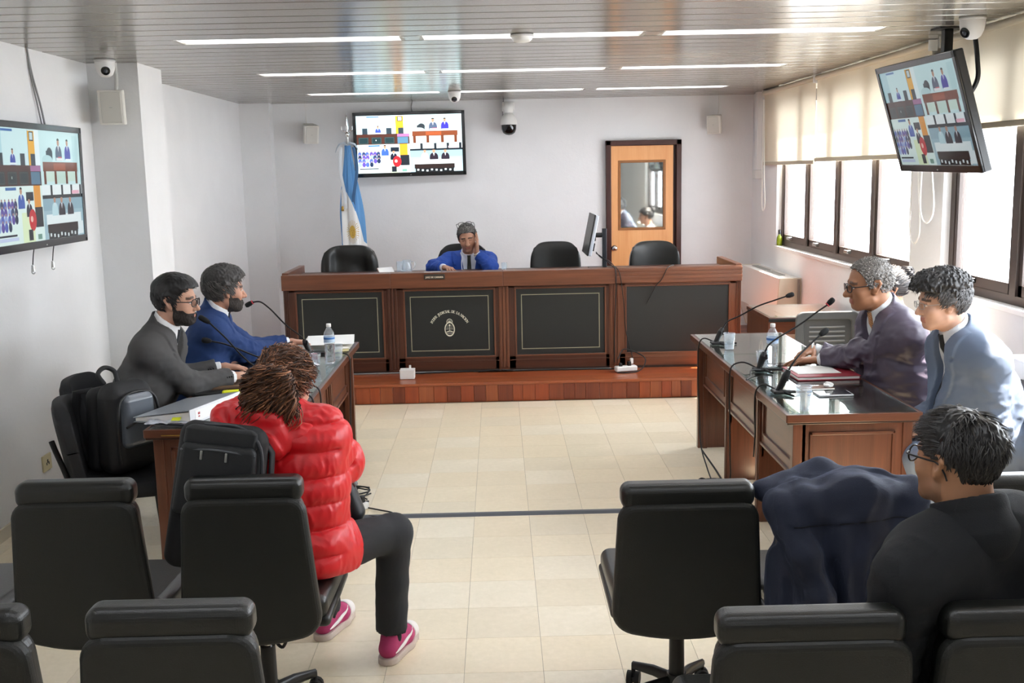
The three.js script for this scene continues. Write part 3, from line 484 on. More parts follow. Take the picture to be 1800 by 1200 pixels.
function audienceChair(kind, x, z, label, turn = 0) { // faces -z; z = rear face of the back
  const wide = kind === 'wide', grp = 'black audience chairs';
  if (chairProto[kind]) return copyOf(chairProto[kind], [x, 0, z], turn, label);
  const t = thing('audience_chair', label, 'chair', [x, 0, z], turn, grp), wt = wide ? 0.455 : 0.4, wb = wide ? 0.49 : 0.455, top = wide ? 0.815 : 0.868, bot = wide ? 0.36 : 0.375;
  const h = top - bot, sh = pad(wt, wb, h, 0.045, 0.035, 0.05, 0.02); bend(sh, -0.12, 0.06); sh.translate(0, (top + bot) / 2, -0.035); obj('back_shell', sh, M.chairBack, t);
  const cu = pad(wt - 0.03, wb - 0.05, h - 0.03, 0.05, 0.0, 0.07, 0.028); bend(cu, -0.12, 0.06); cu.translate(0, (top + bot) / 2 + 0.02, -0.085); obj('back_cushion', cu, M.chairBlack, t);
  const rg = new RoundedBoxGeometry(wt - 0.025, 0.085, 0.09, 5, 0.032); rg.translate(0, 0, 0); bend(rg, -0.12, 0); rg.translate(0, top + 0.018, -0.052); obj('head_roll', tri(rg, 'x'), M.chairBlack, t);
  const st = new RoundedBoxGeometry(0.47, 0.085, 0.47, 5, 0.035), p = st.attributes.position; for (let i = 0; i < p.count; i++) { const zz = p.getZ(i); if (zz < -0.1) p.setY(i, p.getY(i) - 0.9 * (zz + 0.1) ** 2 * 2); } st.computeVertexNormals(); st.translate(0, 0.455, -0.33); obj('seat_cushion', tri(st, 'x'), M.chairBlack, t);
  obj('seat_shell', rbx(0.485, 0.04, 0.44, 0.018, 0, 0.405, -0.325, 'x', 4), M.chairBlack, t);
  obj('back_bracket', tube([[0, 0.46, -0.09], [0, 0.38, -0.095], [0, 0.36, -0.16], [0, 0.36, -0.28]], 0.018, 16, 8), M.blackMetal, t);
  obj('mechanism', rbx(0.19, 0.075, 0.22, 0.012, 0, 0.345, -0.28), M.blackPlastic, t);
  const lv = obj('lever', tube([[0.02, 0.32, -0.24], [0.035, 0.285, -0.22], [0.055, 0.272, -0.21], [0.066, 0.285, -0.205], [0.076, 0.318, -0.2]], 0.006, 20, 7), M.blackPlastic, t);
  const b = new THREE.Group(); b.name = 'swivel_base'; b.position.set(0, 0, -0.235); t.add(b); swivelBase(b, M.blackMetal, 0, 0.4, 0.215);
  chairProto[kind] = t; return t;
}
audienceChair('wide', 0.588, -3.2, 'black padded audience chair with bare steel column, left of the dark jacket, front row');
audienceChair('wide', 1.105, -3.2, 'black padded audience chair with a dark jacket hung over its back').scale.y = 0.955;
audienceChair('wide', 1.64, -3.2, 'black padded audience chair at the right edge, beyond the neck of the man in black');
audienceChair('wide', 0.69, -2.2, 'black audience chair in the back row, in front of the draped jacket');
audienceChair('wide', 1.205, -2.2, 'black padded audience chair at the bottom right corner, with the man in black on it');
audienceChair('narrow', -0.83, -3.2, 'black padded audience chair that the woman in the red jacket sits on');
audienceChair('narrow', -1.365, -3.2, 'black padded audience chair in the front row between the left wall and the red jacket');
audienceChair('narrow', -1.9, -3.2, 'black audience chair by the left wall, only its seat edge in view');
audienceChair('narrow', -0.758, -2.2, 'black padded audience chair in the back row, behind the woman in red');
audienceChair('narrow', -1.27, -2.2, 'black padded audience chair at the bottom left corner of the picture');
// ---------- chairs at the tables ----------
function tableChair(label, x, z, turn, hasFabric) { // faces +z locally
  const t = thing('table_chair', label, 'chair', [x, 0, z], turn), m = hasFabric ? std(0x17181a, 0.8, { bumpMap: T.fabric, bumpScale: 0.0006 }) : M.chairBlack;
  const bk = execShape(0.47, 0.44, 0.075); bk.rotateX(-0.16); bk.translate(0, 0.64, -0.22); obj('backrest', bk, m, t);
  obj('seat', rbx(0.46, 0.08, 0.44, 0.035, 0, 0.44, 0.02, 'x', 4), m, t);
  for (const s of [-1, 1]) { obj('leg', rodGeo(V(s * 0.2, 0.42, 0.2), V(s * 0.22, 0, 0.24), 0.013), M.blackMetal, t); obj('leg', tube([[s * 0.19, 0.7, -0.27], [s * 0.2, 0.42, -0.2], [s * 0.215, 0, -0.27]], 0.013, 16, 8), M.blackMetal, t); }
  obj('stretcher', [rodGeo(V(-0.21, 0.16, 0.225), V(0.21, 0.16, 0.225), 0.008), rodGeo(V(-0.21, 0.2, -0.24), V(0.21, 0.2, -0.24), 0.008)], M.blackMetal, t);
  return t;
}
tableChair('dark upholstered chair by the left wall holding a black backpack', -1.84, -4.93, Math.PI / 2 + 0.25, true);
tableChair('dark chair under the man in the grey jacket', -2.0, -5.45, Math.PI / 2, true);
tableChair('dark chair under the man in the navy suit at the left table', -1.93, -6.3, Math.PI / 2, true);
tableChair('black glossy chair behind the young man in the blue grey suit', 2.2, -4.72, -Math.PI / 2, false);
tableChair('black chair hidden behind the elderly man at the right table', 2.14, -5.42, -Math.PI / 2, false);
tableChair('black chair that the woman with the hair bun sits on', 2.28, -6.3, -Math.PI / 2, false);
{
  const t = thing('plastic_chair', 'grey plastic chair with slotted back, empty, in front of the small desk', 'chair', [2.36, 0, -7.72], Math.PI), m = std(0x55585a, 0.5), m2 = std(0x474a4c, 0.5);
  obj('backrest', rbx(0.43, 0.36, 0.03, 0.014, 0, 0.63, -0.22, 'x', 4), m, t);
  obj('back_rim', (() => { const s = padShape(0.45, 0.45, 0.38, 0.06, 0), h = padShape(0.36, 0.36, 0.29, 0.04, 0); s.holes.push(h); const g = new THREE.ExtrudeGeometry(s, { depth: 0.02, bevelEnabled: true, bevelThickness: 0.006, bevelSize: 0.006, bevelSegments: 2, curveSegments: 6 }); g.translate(0, 0.63, -0.256); return g; })(), m, t);
  for (let k = 0; k < 5; k++) obj('slot', rb2(-0.13, 0.13, 0.57 + k * 0.034, 0.582 + k * 0.034, -0.243, -0.233, 0.004), k % 2 ? std(0x8a8e90, 0.4) : std(0x8a8e90, 0.4), t);
  obj('seat', rbx(0.43, 0.04, 0.42, 0.018, 0, 0.44, 0, 'x', 3), m2, t);
  for (const sx of [-1, 1]) for (const sz of [-1, 1]) obj('leg', rodGeo(V(sx * 0.18, 0.43, sz * 0.17), V(sx * 0.21, 0, sz * 0.21), 0.011), M.blackMetal, t);
}
// ---------- small desk ----------
{
  const t = thing('small_desk', 'small wooden desk with a glass top beside the end of the judges bench', 'desk', [2.3, 0, -8.08]);
  obj('desktop', rb2(-0.3, 0.31, 0.725, 0.752, -0.36, 0.36, 0.004), M.table, t);
  obj('glass_sheet', rb2(-0.29, 0.3, 0.753, 0.76, -0.35, 0.35, 0.002), M.tableGlass, t);
  obj('edging', rb2(-0.303, 0.313, 0.72, 0.745, 0.355, 0.366, 0.003), M.blackPlastic, t);
  for (const s of [-1, 1]) obj('side_panel', bx(s * 0.285 - 0.014, s * 0.285 + 0.014, 0, 0.725, -0.33, 0.34, 'y'), M.table, t);
  obj('apron', bx(-0.27, 0.27, 0.62, 0.725, 0.3, 0.32), M.table, t);
  obj('shelf', bx(-0.27, 0.27, 0.42, 0.44, -0.3, 0.25), M.table, t);
  const b = thing('storage_box', 'small white and blue box on the shelf under the small desk', 'box', [2.24, 0.441, -7.98]);
  obj('box_body', rbx(0.14, 0.06, 0.1, 0.006, 0, 0.03, 0), std(0xaebfd0, 0.5), b); obj('lid', rbx(0.145, 0.02, 0.105, 0.005, 0, 0.066, 0), M.plainWhite, b);
}
// ---------- fan coil cabinets under the windows ----------
function fanCoil(z0, z1, x0, y0, y1, label) {
  const zc = (z0 + z1) / 2, h = (z1 - z0) / 2, t = thing('fan_coil', label, 'air conditioner', [XR, 0, zc]), d = x0 - XR, s = new THREE.Shape();
  s.moveTo(0, y0); s.lineTo(d + 0.05, y0); s.lineTo(d - 0.03, y0 + 0.25); s.lineTo(d, y1); s.lineTo(0, y1); s.lineTo(0, y0);
  const g = new THREE.ExtrudeGeometry(s, { depth: 2 * h - 0.03, bevelEnabled: false }); g.translate(0, 0, -h + 0.015); obj('casing', tri(g, 'z'), std(0xe8e6e0, 0.5), t);
  for (const e of [-1, 1]) { const gg = new THREE.ExtrudeGeometry(s, { depth: 0.015, bevelEnabled: true, bevelSize: 0.006, bevelThickness: 0.003, bevelSegments: 1 }); gg.translate(0, 0, e > 0 ? h - 0.015 : -h); obj('end_plate', tri(gg, 'y'), std(0xcdc7b4, 0.55), t); }
  for (const [a, b] of [[-h * 0.8, -h * 0.1], [h * 0.0, h * 0.6]]) { const gr = obj('grille', bx(d * 0.65, d * 0.35, y1 - 0.002, y1 + 0.003, a, b), std(0x6c6a66, 0.5), t); for (let z = a + 0.02; z < b; z += 0.025) obj('slat', bx(d * 0.66, d * 0.34, y1 + 0.001, y1 + 0.007, z - 0.004, z + 0.004), std(0xa8a6a0, 0.5), gr); }
  obj('foot', [bx(d * 0.8, d * 0.7, YD * (z1 < -8.4 ? 1 : 0), y0, -h + 0.1, -h + 0.14), bx(d * 0.8, d * 0.7, YD * (z1 < -8.4 ? 1 : 0), y0, h - 0.14, h - 0.1), bx(d * 0.2, d * 0.1, YD * (z1 < -8.4 ? 1 : 0), y0, h - 0.14, h - 0.1)], M.blackPlastic, t);
  obj('pipe', cyl(0.012, 0.012, y1 - y0, -0.03, (y0 + y1) / 2, h + 0.03, 10), std(0x77756f, 0.5), t);
}
fanCoil(-10.9, -9.4, 2.53, 0.25, 0.86, 'white fan coil cabinet under the far window beside the judges bench');
fanCoil(-5.07, -3.6, 2.5, 0.12, 0.92, 'white fan coil cabinet at the right edge behind the young man');
// ---------- televisions ----------
function screenTex() {
  const W = 1280, H = 720, c = document.createElement('canvas'); c.width = W; c.height = H; const g = c.getContext('2d'), w = W / 2, h = H / 2;
  const R = (col, x, y, a, b) => { g.fillStyle = col; g.fillRect(x, y, a, b); };
  const man = (x, y, s, suit, skin = '#b98a70', hair = '#1c1a1e') => { g.fillStyle = suit; g.beginPath(); g.moveTo(x - 34 * s, y + 90 * s); g.quadraticCurveTo(x - 40 * s, y + 30 * s, x - 12 * s, y + 22 * s); g.lineTo(x + 12 * s, y + 22 * s); g.quadraticCurveTo(x + 40 * s, y + 30 * s, x + 34 * s, y + 90 * s); g.fill(); g.fillStyle = '#e8eef5'; g.beginPath(); g.moveTo(x - 7 * s, y + 22 * s); g.lineTo(x + 7 * s, y + 22 * s); g.lineTo(x, y + 50 * s); g.fill(); g.fillStyle = skin; g.beginPath(); g.ellipse(x, y + 6 * s, 12 * s, 16 * s, 0, 0, 7); g.fill(); g.fillStyle = hair; g.beginPath(); g.ellipse(x, y - 4 * s, 13 * s, 10 * s, 0, Math.PI, 0); g.fill(); };
  // top left: the bench from the front
  R('#d3f3f6', 0, 0, w, h); R('#b7dfe8', 0, 0, 130, 230); R('#3d6fb0', 128, 8, 150, 14); R('#f0b429', 480, 10, 92, 220); R('#5a3a22', 478, 6, 4, 224); R('#20242c', 500, 14, 60, 60); R('#c9e2ea', 508, 20, 44, 46); R('#e8fbff', 572, 0, 68, 230);
  R('#4a2a22', 0, 230, w, 130); for (let i = 0; i < 4; i++) { R('#1f3438', 20 + i * 158, 270, 122, 82); g.strokeStyle = '#a8b8a8'; g.strokeRect(28 + i * 158, 277, 106, 68); } R('#a46b9a', 492, 232, 148, 36); R('#557c96', 494, 272, 130, 80); g.fillStyle = '#cfe0d8'; g.fillRect(228, 300, 10, 16);
  for (const x of [70, 362, 508]) { R('#2c3a44', x, 156, 64, 74); } man(262, 140, 1, '#3b4fae'); R('#e7f6fa', 220, 214, 92, 14); R('#dbeef6', 434, 150, 18, 70);
  // top right: the left table
  g.save(); g.translate(w, 0); R('#cdeff2', 0, 0, w, h); R('#bfe4e8', 520, 20, 90, 260); R('#2a3238', 96, 132, 96, 60); g.fillStyle = '#2a3238'; g.beginPath(); g.ellipse(150, 150, 44, 40, 0, 0, 7); g.fill(); g.fillStyle = '#b9dde0'; g.beginPath(); g.ellipse(110, 194, 80, 34, 0, 0, 7); g.fill();
  man(292, 66, 1.45, '#4d5a72'); man(436, 66, 1.35, '#3a35a8'); R('#e8eef0', 250, 176, 110, 20); R('#d35a6a', 280, 170, 60, 8); R('#eaf2f4', 400, 182, 90, 14); R('#7a3f24', 36, 206, 552, 62); R('#a0502c', 200, 214, 190, 46);
  for (const x of [44, 206, 384, 546]) R('#6a3620', x, 262, 34, 92); R('#cfe9dc', 80, 270, 126, 66); R('#c7e4da', 240, 270, 144, 80); R('#cfe9dc', 420, 270, 126, 66); g.restore();
  // bottom left: the audience
  g.save(); g.translate(0, h); R('#dff6f2', 0, 0, w, h); R('#3d6fb0', 136, 8, 140, 18); R('#e39a2c', 516, 0, 96, 150); R('#1a2430', 404, 40, 104, 56); R('#dff3c8', 330, 170, 170, 190);
  const r = rng(12); for (let i = 0; i < 22; i++) { const x = 24 + (i % 6) * 46 + r() * 10, y = 120 + Math.floor(i / 6) * 44; g.fillStyle = ['#4c62b8', '#8fa8dc', '#23304e', '#5b4aa0', '#2d3f6a'][Math.floor(r() * 5)]; g.beginPath(); g.ellipse(x, y, 22, 30, 0, 0, 7); g.fill(); g.fillStyle = '#a98a88'; g.beginPath(); g.arc(x, y - 34, 9, 0, 7); g.fill(); }
  man(336, 26, 1.3, '#3c5fb4'); man(440, 90, 1.2, '#1c2030'); R('#22262c', 520, 140, 110, 130); g.fillStyle = '#c8262e'; g.beginPath(); g.ellipse(478, 220, 52, 70, 0, 0, 7); g.fill(); g.fillStyle = '#efc2b4'; g.beginPath(); g.ellipse(466, 214, 18, 20, 0, 0, 7); g.fill(); R('#20242e', 410, 280, 60, 70); R('#6f9a8c', 536, 316, 60, 34); R('#c6d4f2', 20, 318, 250, 22); R('#20283a', 20, 300, 230, 12); g.restore();
  // bottom right: the window table
  g.save(); g.translate(w, h); R('#9fc0cc', 0, 0, w, h); R('#eefafc', 0, 0, w, 78); for (const x of [128, 296, 450, 602]) R('#232a30', x, 0, 30, 78); R('#1d262c', 0, 66, w, 24); R('#f0b6c8', 470, 40, 120, 24); R('#8fb2c0', 0, 90, w, 80);
  R('#e6f4f6', 40, 196, 560, 70); man(180, 90, 1.35, '#bfe2ea'); man(290, 90, 1.5, '#2a222c'); man(430, 92, 1.45, '#2c2530'); R('#e9f6f8', 120, 206, 400, 26); R('#2a201e', 50, 262, 500, 56); R('#15191c', 60, 318, 470, 42); for (let i = 0; i < 9; i++) R('#dcebee', 80 + i * 56, 322 + (i % 3) * 6, 24, 22); R('#dfeef2', 540, 260, 90, 90); g.restore();
  const t = new THREE.CanvasTexture(c); t.colorSpace = THREE.SRGBColorSpace; return t;
}
const SCREEN = screenTex();
function television(label, w, h, pos, turn, tilt, glow, roll = 0) {
  const t = thing('television', label, 'television', pos); t.rotation.set(tilt, turn, roll, 'YXZ');
  const b = 0.035, d = 0.045;
  obj('casing', rbx(w, h, d, 0.008, 0, 0, -d / 2 - 0.008), M.blackPlastic, t);
  obj('bezel', [rb2(-w / 2, w / 2, h / 2 - b, h / 2, -0.01, 0, 0.003), rb2(-w / 2, w / 2, -h / 2, -h / 2 + b * 1.2, -0.01, 0, 0.003), rb2(-w / 2, -w / 2 + b, -h / 2, h / 2, -0.01, 0, 0.003), rb2(w / 2 - b, w / 2, -h / 2, h / 2, -0.01, 0, 0.003)], phy(0x141516, 0.2, { clearcoat: 0.6, clearcoatRoughness: 0.1 }), t);
  const pg = new THREE.PlaneGeometry(w - 2 * b, h - 2.2 * b); pg.translate(0, 0.1 * b, -0.006);
  obj('screen', pg, std(0x07080a, 0.12, { emissiveMap: SCREEN, emissive: 0xffffff, emissiveIntensity: glow }), t);
  obj('brand_light', rbx(0.012, 0.006, 0.004, 0.001, 0, -h / 2 + 0.015, 0), M.greyPlastic, t);
  return t;
}
{
  const a = television('flat television on the far wall beside the flag, showing four camera views', 1.165, 0.665, [-0.905, 2.172, -11.185], 0.03, 0, 1.35, 0.008);
  obj('wall_bracket', rb2(-0.2, 0.2, -0.15, 0.15, -0.1, -0.05, 0.004), M.blackMetal, a);
  const b = television('flat television on the left wall above the dangling connectors', 1.2, 0.685, [-2.543, 1.842, -5.985], Math.PI / 2, 0.02, 0.42);
  obj('wall_bracket', rb2(-0.2, 0.2, -0.15, 0.15, -0.1, -0.05, 0.004), M.blackMetal, b);
  const c = television('tilted flat television hanging from the ceiling in front of the window blinds', 1.1, 0.64, [2.39, 2.12, -5.955], -Math.PI / 2, 0.295, 0.26, -0.01);
  obj('mount_plate', rb2(-0.14, 0.14, -0.12, 0.12, -0.11, -0.05, 0.004), M.blackMetal, c);
  const p = thing('television_mount', 'black ceiling pole and arm that hold the tilted television', 'mount', [2.56, 0, -6.1]);
  obj('pole', rb2(-0.025, 0.025, 2.02, HC, -0.025, 0.025, 0.004, 'y'), M.blackMetal, p); obj('arm', rodGeo(V(-0.06, 2.13, 0.14), V(0, 2.13, 0), 0.025), M.blackMetal, p); obj('ceiling_plate', rb2(-0.07, 0.07, HC - 0.008, HC, -0.07, 0.07, 0.003), M.blackMetal, p);
  const cb = thing('television_cable', 'thick black cable looping from the right dome camera to the hanging television', 'cable', [0, 0, 0]);
  obj('cable', tube([[2.53, 2.53, -5.68], [2.54, 2.4, -5.66], [2.55, 2.3, -5.67], [2.53, 2.22, -5.72], [2.5, 2.16, -5.8]], 0.013, 30, 8), M.cable, cb);
  const w1 = thing('wall_cable', 'grey cables running from the ceiling down to the television on the left wall', 'cable', [0, 0, 0]);
  obj('cable', [tube([[-2.64, HC, -6.17], [-2.64, 2.45, -6.19], [-2.635, 2.3, -6.23], [-2.63, 2.17, -6.26]], 0.005, 20, 5), tube([[-2.64, HC, -6.165], [-2.64, 2.48, -6.2], [-2.635, 2.3, -6.27], [-2.63, 2.17, -6.3]], 0.006, 20, 5)], M.greyCable, w1);
  [[-5.895, 'left'], [-6.16, 'right']].forEach(([z, s]) => { const k = thing('dangling_connector', `metal cable connector dangling under the left wall television, ${s} one of the pair`, 'connector', [-2.6, 1.5, z]); obj('lead', tube([[0.02, 0.02, 0], [0.01, -0.03, 0.003], [0, -0.09, 0]], 0.003, 12, 5), M.cable, k); obj('plug', [cyl(0.008, 0.011, 0.035, 0, -0.11, 0, 10), new THREE.TorusGeometry(0.009, 0.003, 6, 12).translate(0, -0.132, 0)], M.steel, k); });
  const wc = thing('wall_cable', 'short grey cable from the ceiling to the television on the far wall', 'cable', [0, 0, 0]); obj('cable', tube([[-0.87, HC, -11.28], [-0.88, 2.56, -11.27], [-0.875, 2.5, -11.26]], 0.006, 10, 5), M.greyCable, wc);
}
// ---------- speakers ----------
function speaker(label, pos, turn, w, h, tilt, pipeTop) {
  const t = thing('wall_speaker', label, 'speaker', pos, turn); const d = w * 0.85, s = new THREE.Shape(); s.moveTo(-w * 0.33, -d / 2); s.lineTo(w * 0.33, -d / 2); s.lineTo(w / 2, d * 0.35); s.quadraticCurveTo(w / 2, d / 2, w * 0.42, d / 2); s.lineTo(-w * 0.42, d / 2); s.quadraticCurveTo(-w / 2, d / 2, -w / 2, d * 0.35); s.lineTo(-w * 0.33, -d / 2);
  const bg = new THREE.ExtrudeGeometry(s, { depth: h - 0.012, bevelEnabled: true, bevelSize: 0.005, bevelThickness: 0.006, bevelSegments: 2 }); bg.rotateX(Math.PI / 2); bg.translate(0, h / 2 - 0.006, 0); bg.rotateX(tilt);
  obj('cabinet', bg, std(0xe0ddd4, 0.5), t);
  const fg = rbx(w * 0.82, h * 0.9, 0.012, 0.006, 0, 0, d / 2 + 0.004); fg.rotateX(tilt); obj('grille', fg, std(0xcfccc3, 0.7, { bumpMap: T.fabric, bumpScale: 0.001 }), t);
  const lg = rbx(0.02, 0.006, 0.004, 0.001, 0, 0, d / 2 + 0.012); lg.rotateX(tilt); obj('badge', lg, M.greyPlastic, t);
  obj('bracket', [rodGeo(V(0, 0, -d * 0.4), V(0, 0, -d * 0.5 - 0.07), 0.012), rbx(0.05, 0.07, 0.012, 0.003, 0, 0, -d * 0.5 - 0.07)], M.greyPlastic, t);
  if (pipeTop) obj('cable', tube([[0, pipeTop - pos[1], -d / 2 - 0.06], [0.002, (pipeTop - pos[1]) * 0.6, -d / 2 - 0.06], [0, h / 2 + 0.0, -d / 2 - 0.03], [0, h / 2 - 0.02, -d / 2]], pos[2] > -8 ? 0.012 : 0.005, 16, 8), M.whitePlastic, t);
}
speaker('pale wall speaker hanging on the left pillar under the dome camera', [-2.447, 2.325, -6.93], 0.12, 0.155, 0.215, 0.06, HC);
speaker('pale wall speaker on the far wall left of the flag', [-1.94, 2.3, -11.19], 0.45, 0.15, 0.185, 0.25, HC);
speaker('pale wall speaker on the far wall right of the door', [2.295, 2.31, -11.19], -0.5, 0.14, 0.19, 0.12, HC);
// ---------- cameras and detector ----------
function dome(label, pos, r, ex, look) {
  const t = thing('dome_camera', label, 'camera', pos), h = r * 1.75;
  obj('mount_ring', lathe([[0, 0], [r * 1.02, 0], [r * 1.02, -0.012], [r * 0.98, -0.016], [0, -0.016]], 28), M.plainWhite, t);
  obj('dome', lathe([[r * 0.98, -0.014], [r * 0.96, -h * 0.35], [r * 0.88, -h * 0.6], [r * 0.68, -h * 0.85], [r * 0.4, -h * 0.97], [0, -h]].reverse(), 28), M.plainWhite, t);
  const d = V(...look).normalize(), q = new THREE.Quaternion().setFromUnitVectors(V(0, 1, 0), d);
  const eye = lathe([[0, 0.006], [r * 0.4, 0.006], [r * 0.44, 0], [r * 0.44, -r * 0.4], [0, -r * 0.4]], 24); eye.applyQuaternion(q); eye.translate(d.x * r * 0.8, -h * 0.56 + d.y * r * 0.55, d.z * r * 0.8); const e = obj('lens_housing', eye, phy(0x0b0c0f, 0.15), t);
  const ln = lathe([[0, 0.012], [r * 0.2, 0.008], [r * 0.24, 0], [0, 0]], 18); ln.applyQuaternion(q); ln.translate(d.x * r * 0.8, -h * 0.56 + d.y * r * 0.55, d.z * r * 0.8); obj('lens', ln, phy(0x30343c, 0.05), e);
}
dome('white dome camera on the ceiling at the left pillar', [-2.45, HC, -6.84], 0.063, 0, [0.35, -0.35, 0.9]);
dome('white dome camera on the ceiling near the far television', [-0.377, HC, -10.0], 0.06, 0, [-0.05, -0.6, 0.85]);
dome('white dome camera on the ceiling beside the hanging television', [2.505, HC, -5.66], 0.066, 0, [-0.85, -0.45, 0.3]);
{
  const t = thing('swivel_camera', 'white speed dome camera with black globe on the far wall below the ceiling', 'camera', [0.135, 0, -11.16]);
  obj('wall_plate', [rb2(-0.065, 0.065, 2.49, 2.585, -0.14, -0.1, 0.006), rb2(-0.03, 0.03, 2.51, 2.56, -0.1, 0, 0.01)], M.plainWhite, t);
  obj('neck', lathe([[0, 2.575], [0.045, 2.57], [0.055, 2.52], [0.045, 2.48], [0.04, 2.46], [0, 2.46]], 24), M.whitePlastic, t);
  obj('hood', lathe([[0, 2.475], [0.04, 2.47], [0.07, 2.43], [0.084, 2.38], [0.088, 2.35], [0.086, 2.345], [0, 2.345]], 28), M.whitePlastic, t);
  obj('globe', lathe([[0.078, 2.35], [0.076, 2.3], [0.062, 2.265], [0.035, 2.246], [0, 2.24]].reverse(), 28), phy(0x0a0a0b, 0.08), t);
  obj('cable', tube([[-0.05, HC, -0.12], [-0.06, 2.45, -0.12], [-0.055, 2.36, -0.07], [-0.05, 2.4, -0.02]], 0.008, 20, 6), M.greyCable, t);
  const s = thing('smoke_detector', 'round white smoke detector on the ceiling under the nearest middle lamp', 'detector', [0.155, HC, -6.0]);
  obj('base', lathe([[0, 0.0], [0.066, 0], [0.066, -0.014], [0, -0.014]], 28), M.plainWhite, s); obj('chamber', lathe([[0.058, -0.014], [0.055, -0.03], [0.04, -0.042], [0, -0.046]].reverse(), 28), M.whitePlastic, s);
  const o = thing('wall_socket', 'cream electrical socket plate on the left wall behind the front seats', 'socket', [XL, 0.262, -5.935], Math.PI / 2);
  obj('plate', rbx(0.11, 0.095, 0.012, 0.004, 0, 0, 0.006), std(0xcfc49c, 0.5), o); obj('socket_hole', [rbx(0.014, 0.02, 0.004, 0.002, -0.0, 0.008, 0.012), rbx(0.01, 0.016, 0.004, 0.002, 0.014, -0.006, 0.012), rbx(0.01, 0.016, 0.004, 0.002, -0.014, -0.006, 0.012)], M.blackPlastic, o);
}
// ---------- implicit surfaces: primitives, smooth union, surface nets ----------
// primitive: {t:0 tapered capsule|1 ellipsoid, ...}; field(p) -> distance
function cap(a, b, ra, rb, o = {}) { return { t: 0, ax: a.x, ay: a.y, az: a.z, bx: b.x - a.x, by: b.y - a.y, bz: b.z - a.z, l2: Math.max(1e-9, a.distanceToSquared(b)), ra, dr: rb - ra, k: o.k ?? 0.03, inf: o.inf ?? 0, cut: o.cut, fold: o.fold, len: a.distanceTo(b), sub: o.sub }; }
function ell(c, r, o = {}) { const q = o.q ? o.q.clone().invert() : null, m = q ? new THREE.Matrix4().makeRotationFromQuaternion(q).elements : null; return { t: 1, c, r, m, k: o.k ?? 0.02, inf: o.inf ?? 0, mr: Math.min(r.x, r.y, r.z), sub: o.sub }; }
function dPrim(s, x, y, z) {
  let d;
  if (s.t === 0) {
    const px = x - s.ax, py = y - s.ay, pz = z - s.az; let t = (px * s.bx + py * s.by + pz * s.bz) / s.l2; t = t < 0 ? 0 : t > 1 ? 1 : t;
    const qx = px - s.bx * t, qy = py - s.by * t, qz = pz - s.bz * t; d = Math.sqrt(qx * qx + qy * qy + qz * qz) - (s.ra + s.dr * t) - s.inf;
    if (s.fold) d -= s.fold(t, t * s.len, x, y, z);
    if (s.cut) { const c = (x - s.cut.p.x) * s.cut.n.x + (y - s.cut.p.y) * s.cut.n.y + (z - s.cut.p.z) * s.cut.n.z; if (c > d) d = c; }
  } else {
    let px = x - s.c.x, py = y - s.c.y, pz = z - s.c.z; if (s.m) { const e = s.m, a = e[0] * px + e[4] * py + e[8] * pz, b = e[1] * px + e[5] * py + e[9] * pz, c = e[2] * px + e[6] * py + e[10] * pz; px = a; py = b; pz = c; }
    const k0 = Math.sqrt((px / s.r.x) ** 2 + (py / s.r.y) ** 2 + (pz / s.r.z) ** 2), k1 = Math.sqrt((px / s.r.x ** 2) ** 2 + (py / s.r.y ** 2) ** 2 + (pz / s.r.z ** 2) ** 2);
    d = k1 < 1e-9 ? -s.mr : k0 * (k0 - 1) / k1; d -= s.inf;
  }
  return d;
}
function field(prims) {
  return (x, y, z) => {
    let d = 1e3;
    for (let i = 0; i < prims.length; i++) {
      const s = prims[i], e = dPrim(s, x, y, z), k = s.k;
      if (s.sub) { const h = clamp(0.5 - 0.5 * (d + e) / k, 0, 1); d = d * (1 - h) - e * h + k * h * (1 - h); continue; }
      if (e - d > k) continue; if (d - e > k) { d = e; continue; }
      const h = 0.5 + 0.5 * (d - e) / k; d = d * (1 - h) + e * h - k * h * (1 - h);
    }
    return d;
  };
}
function primBox(prims, m = 0.06) { const b = new THREE.Box3(); for (const s of prims) { if (s.sub) continue; if (s.t === 0) { const r = s.ra + Math.max(0, s.dr) + s.inf; for (const p of [V(s.ax, s.ay, s.az), V(s.ax + s.bx, s.ay + s.by, s.az + s.bz)]) { b.expandByPoint(p.clone().addScalar(r)); b.expandByPoint(p.clone().addScalar(-r)); } } else { const r = Math.max(s.r.x, s.r.y, s.r.z) + s.inf; b.expandByPoint(s.c.clone().addScalar(r)); b.expandByPoint(s.c.clone().addScalar(-r)); } } return b.expandByScalar(m); }
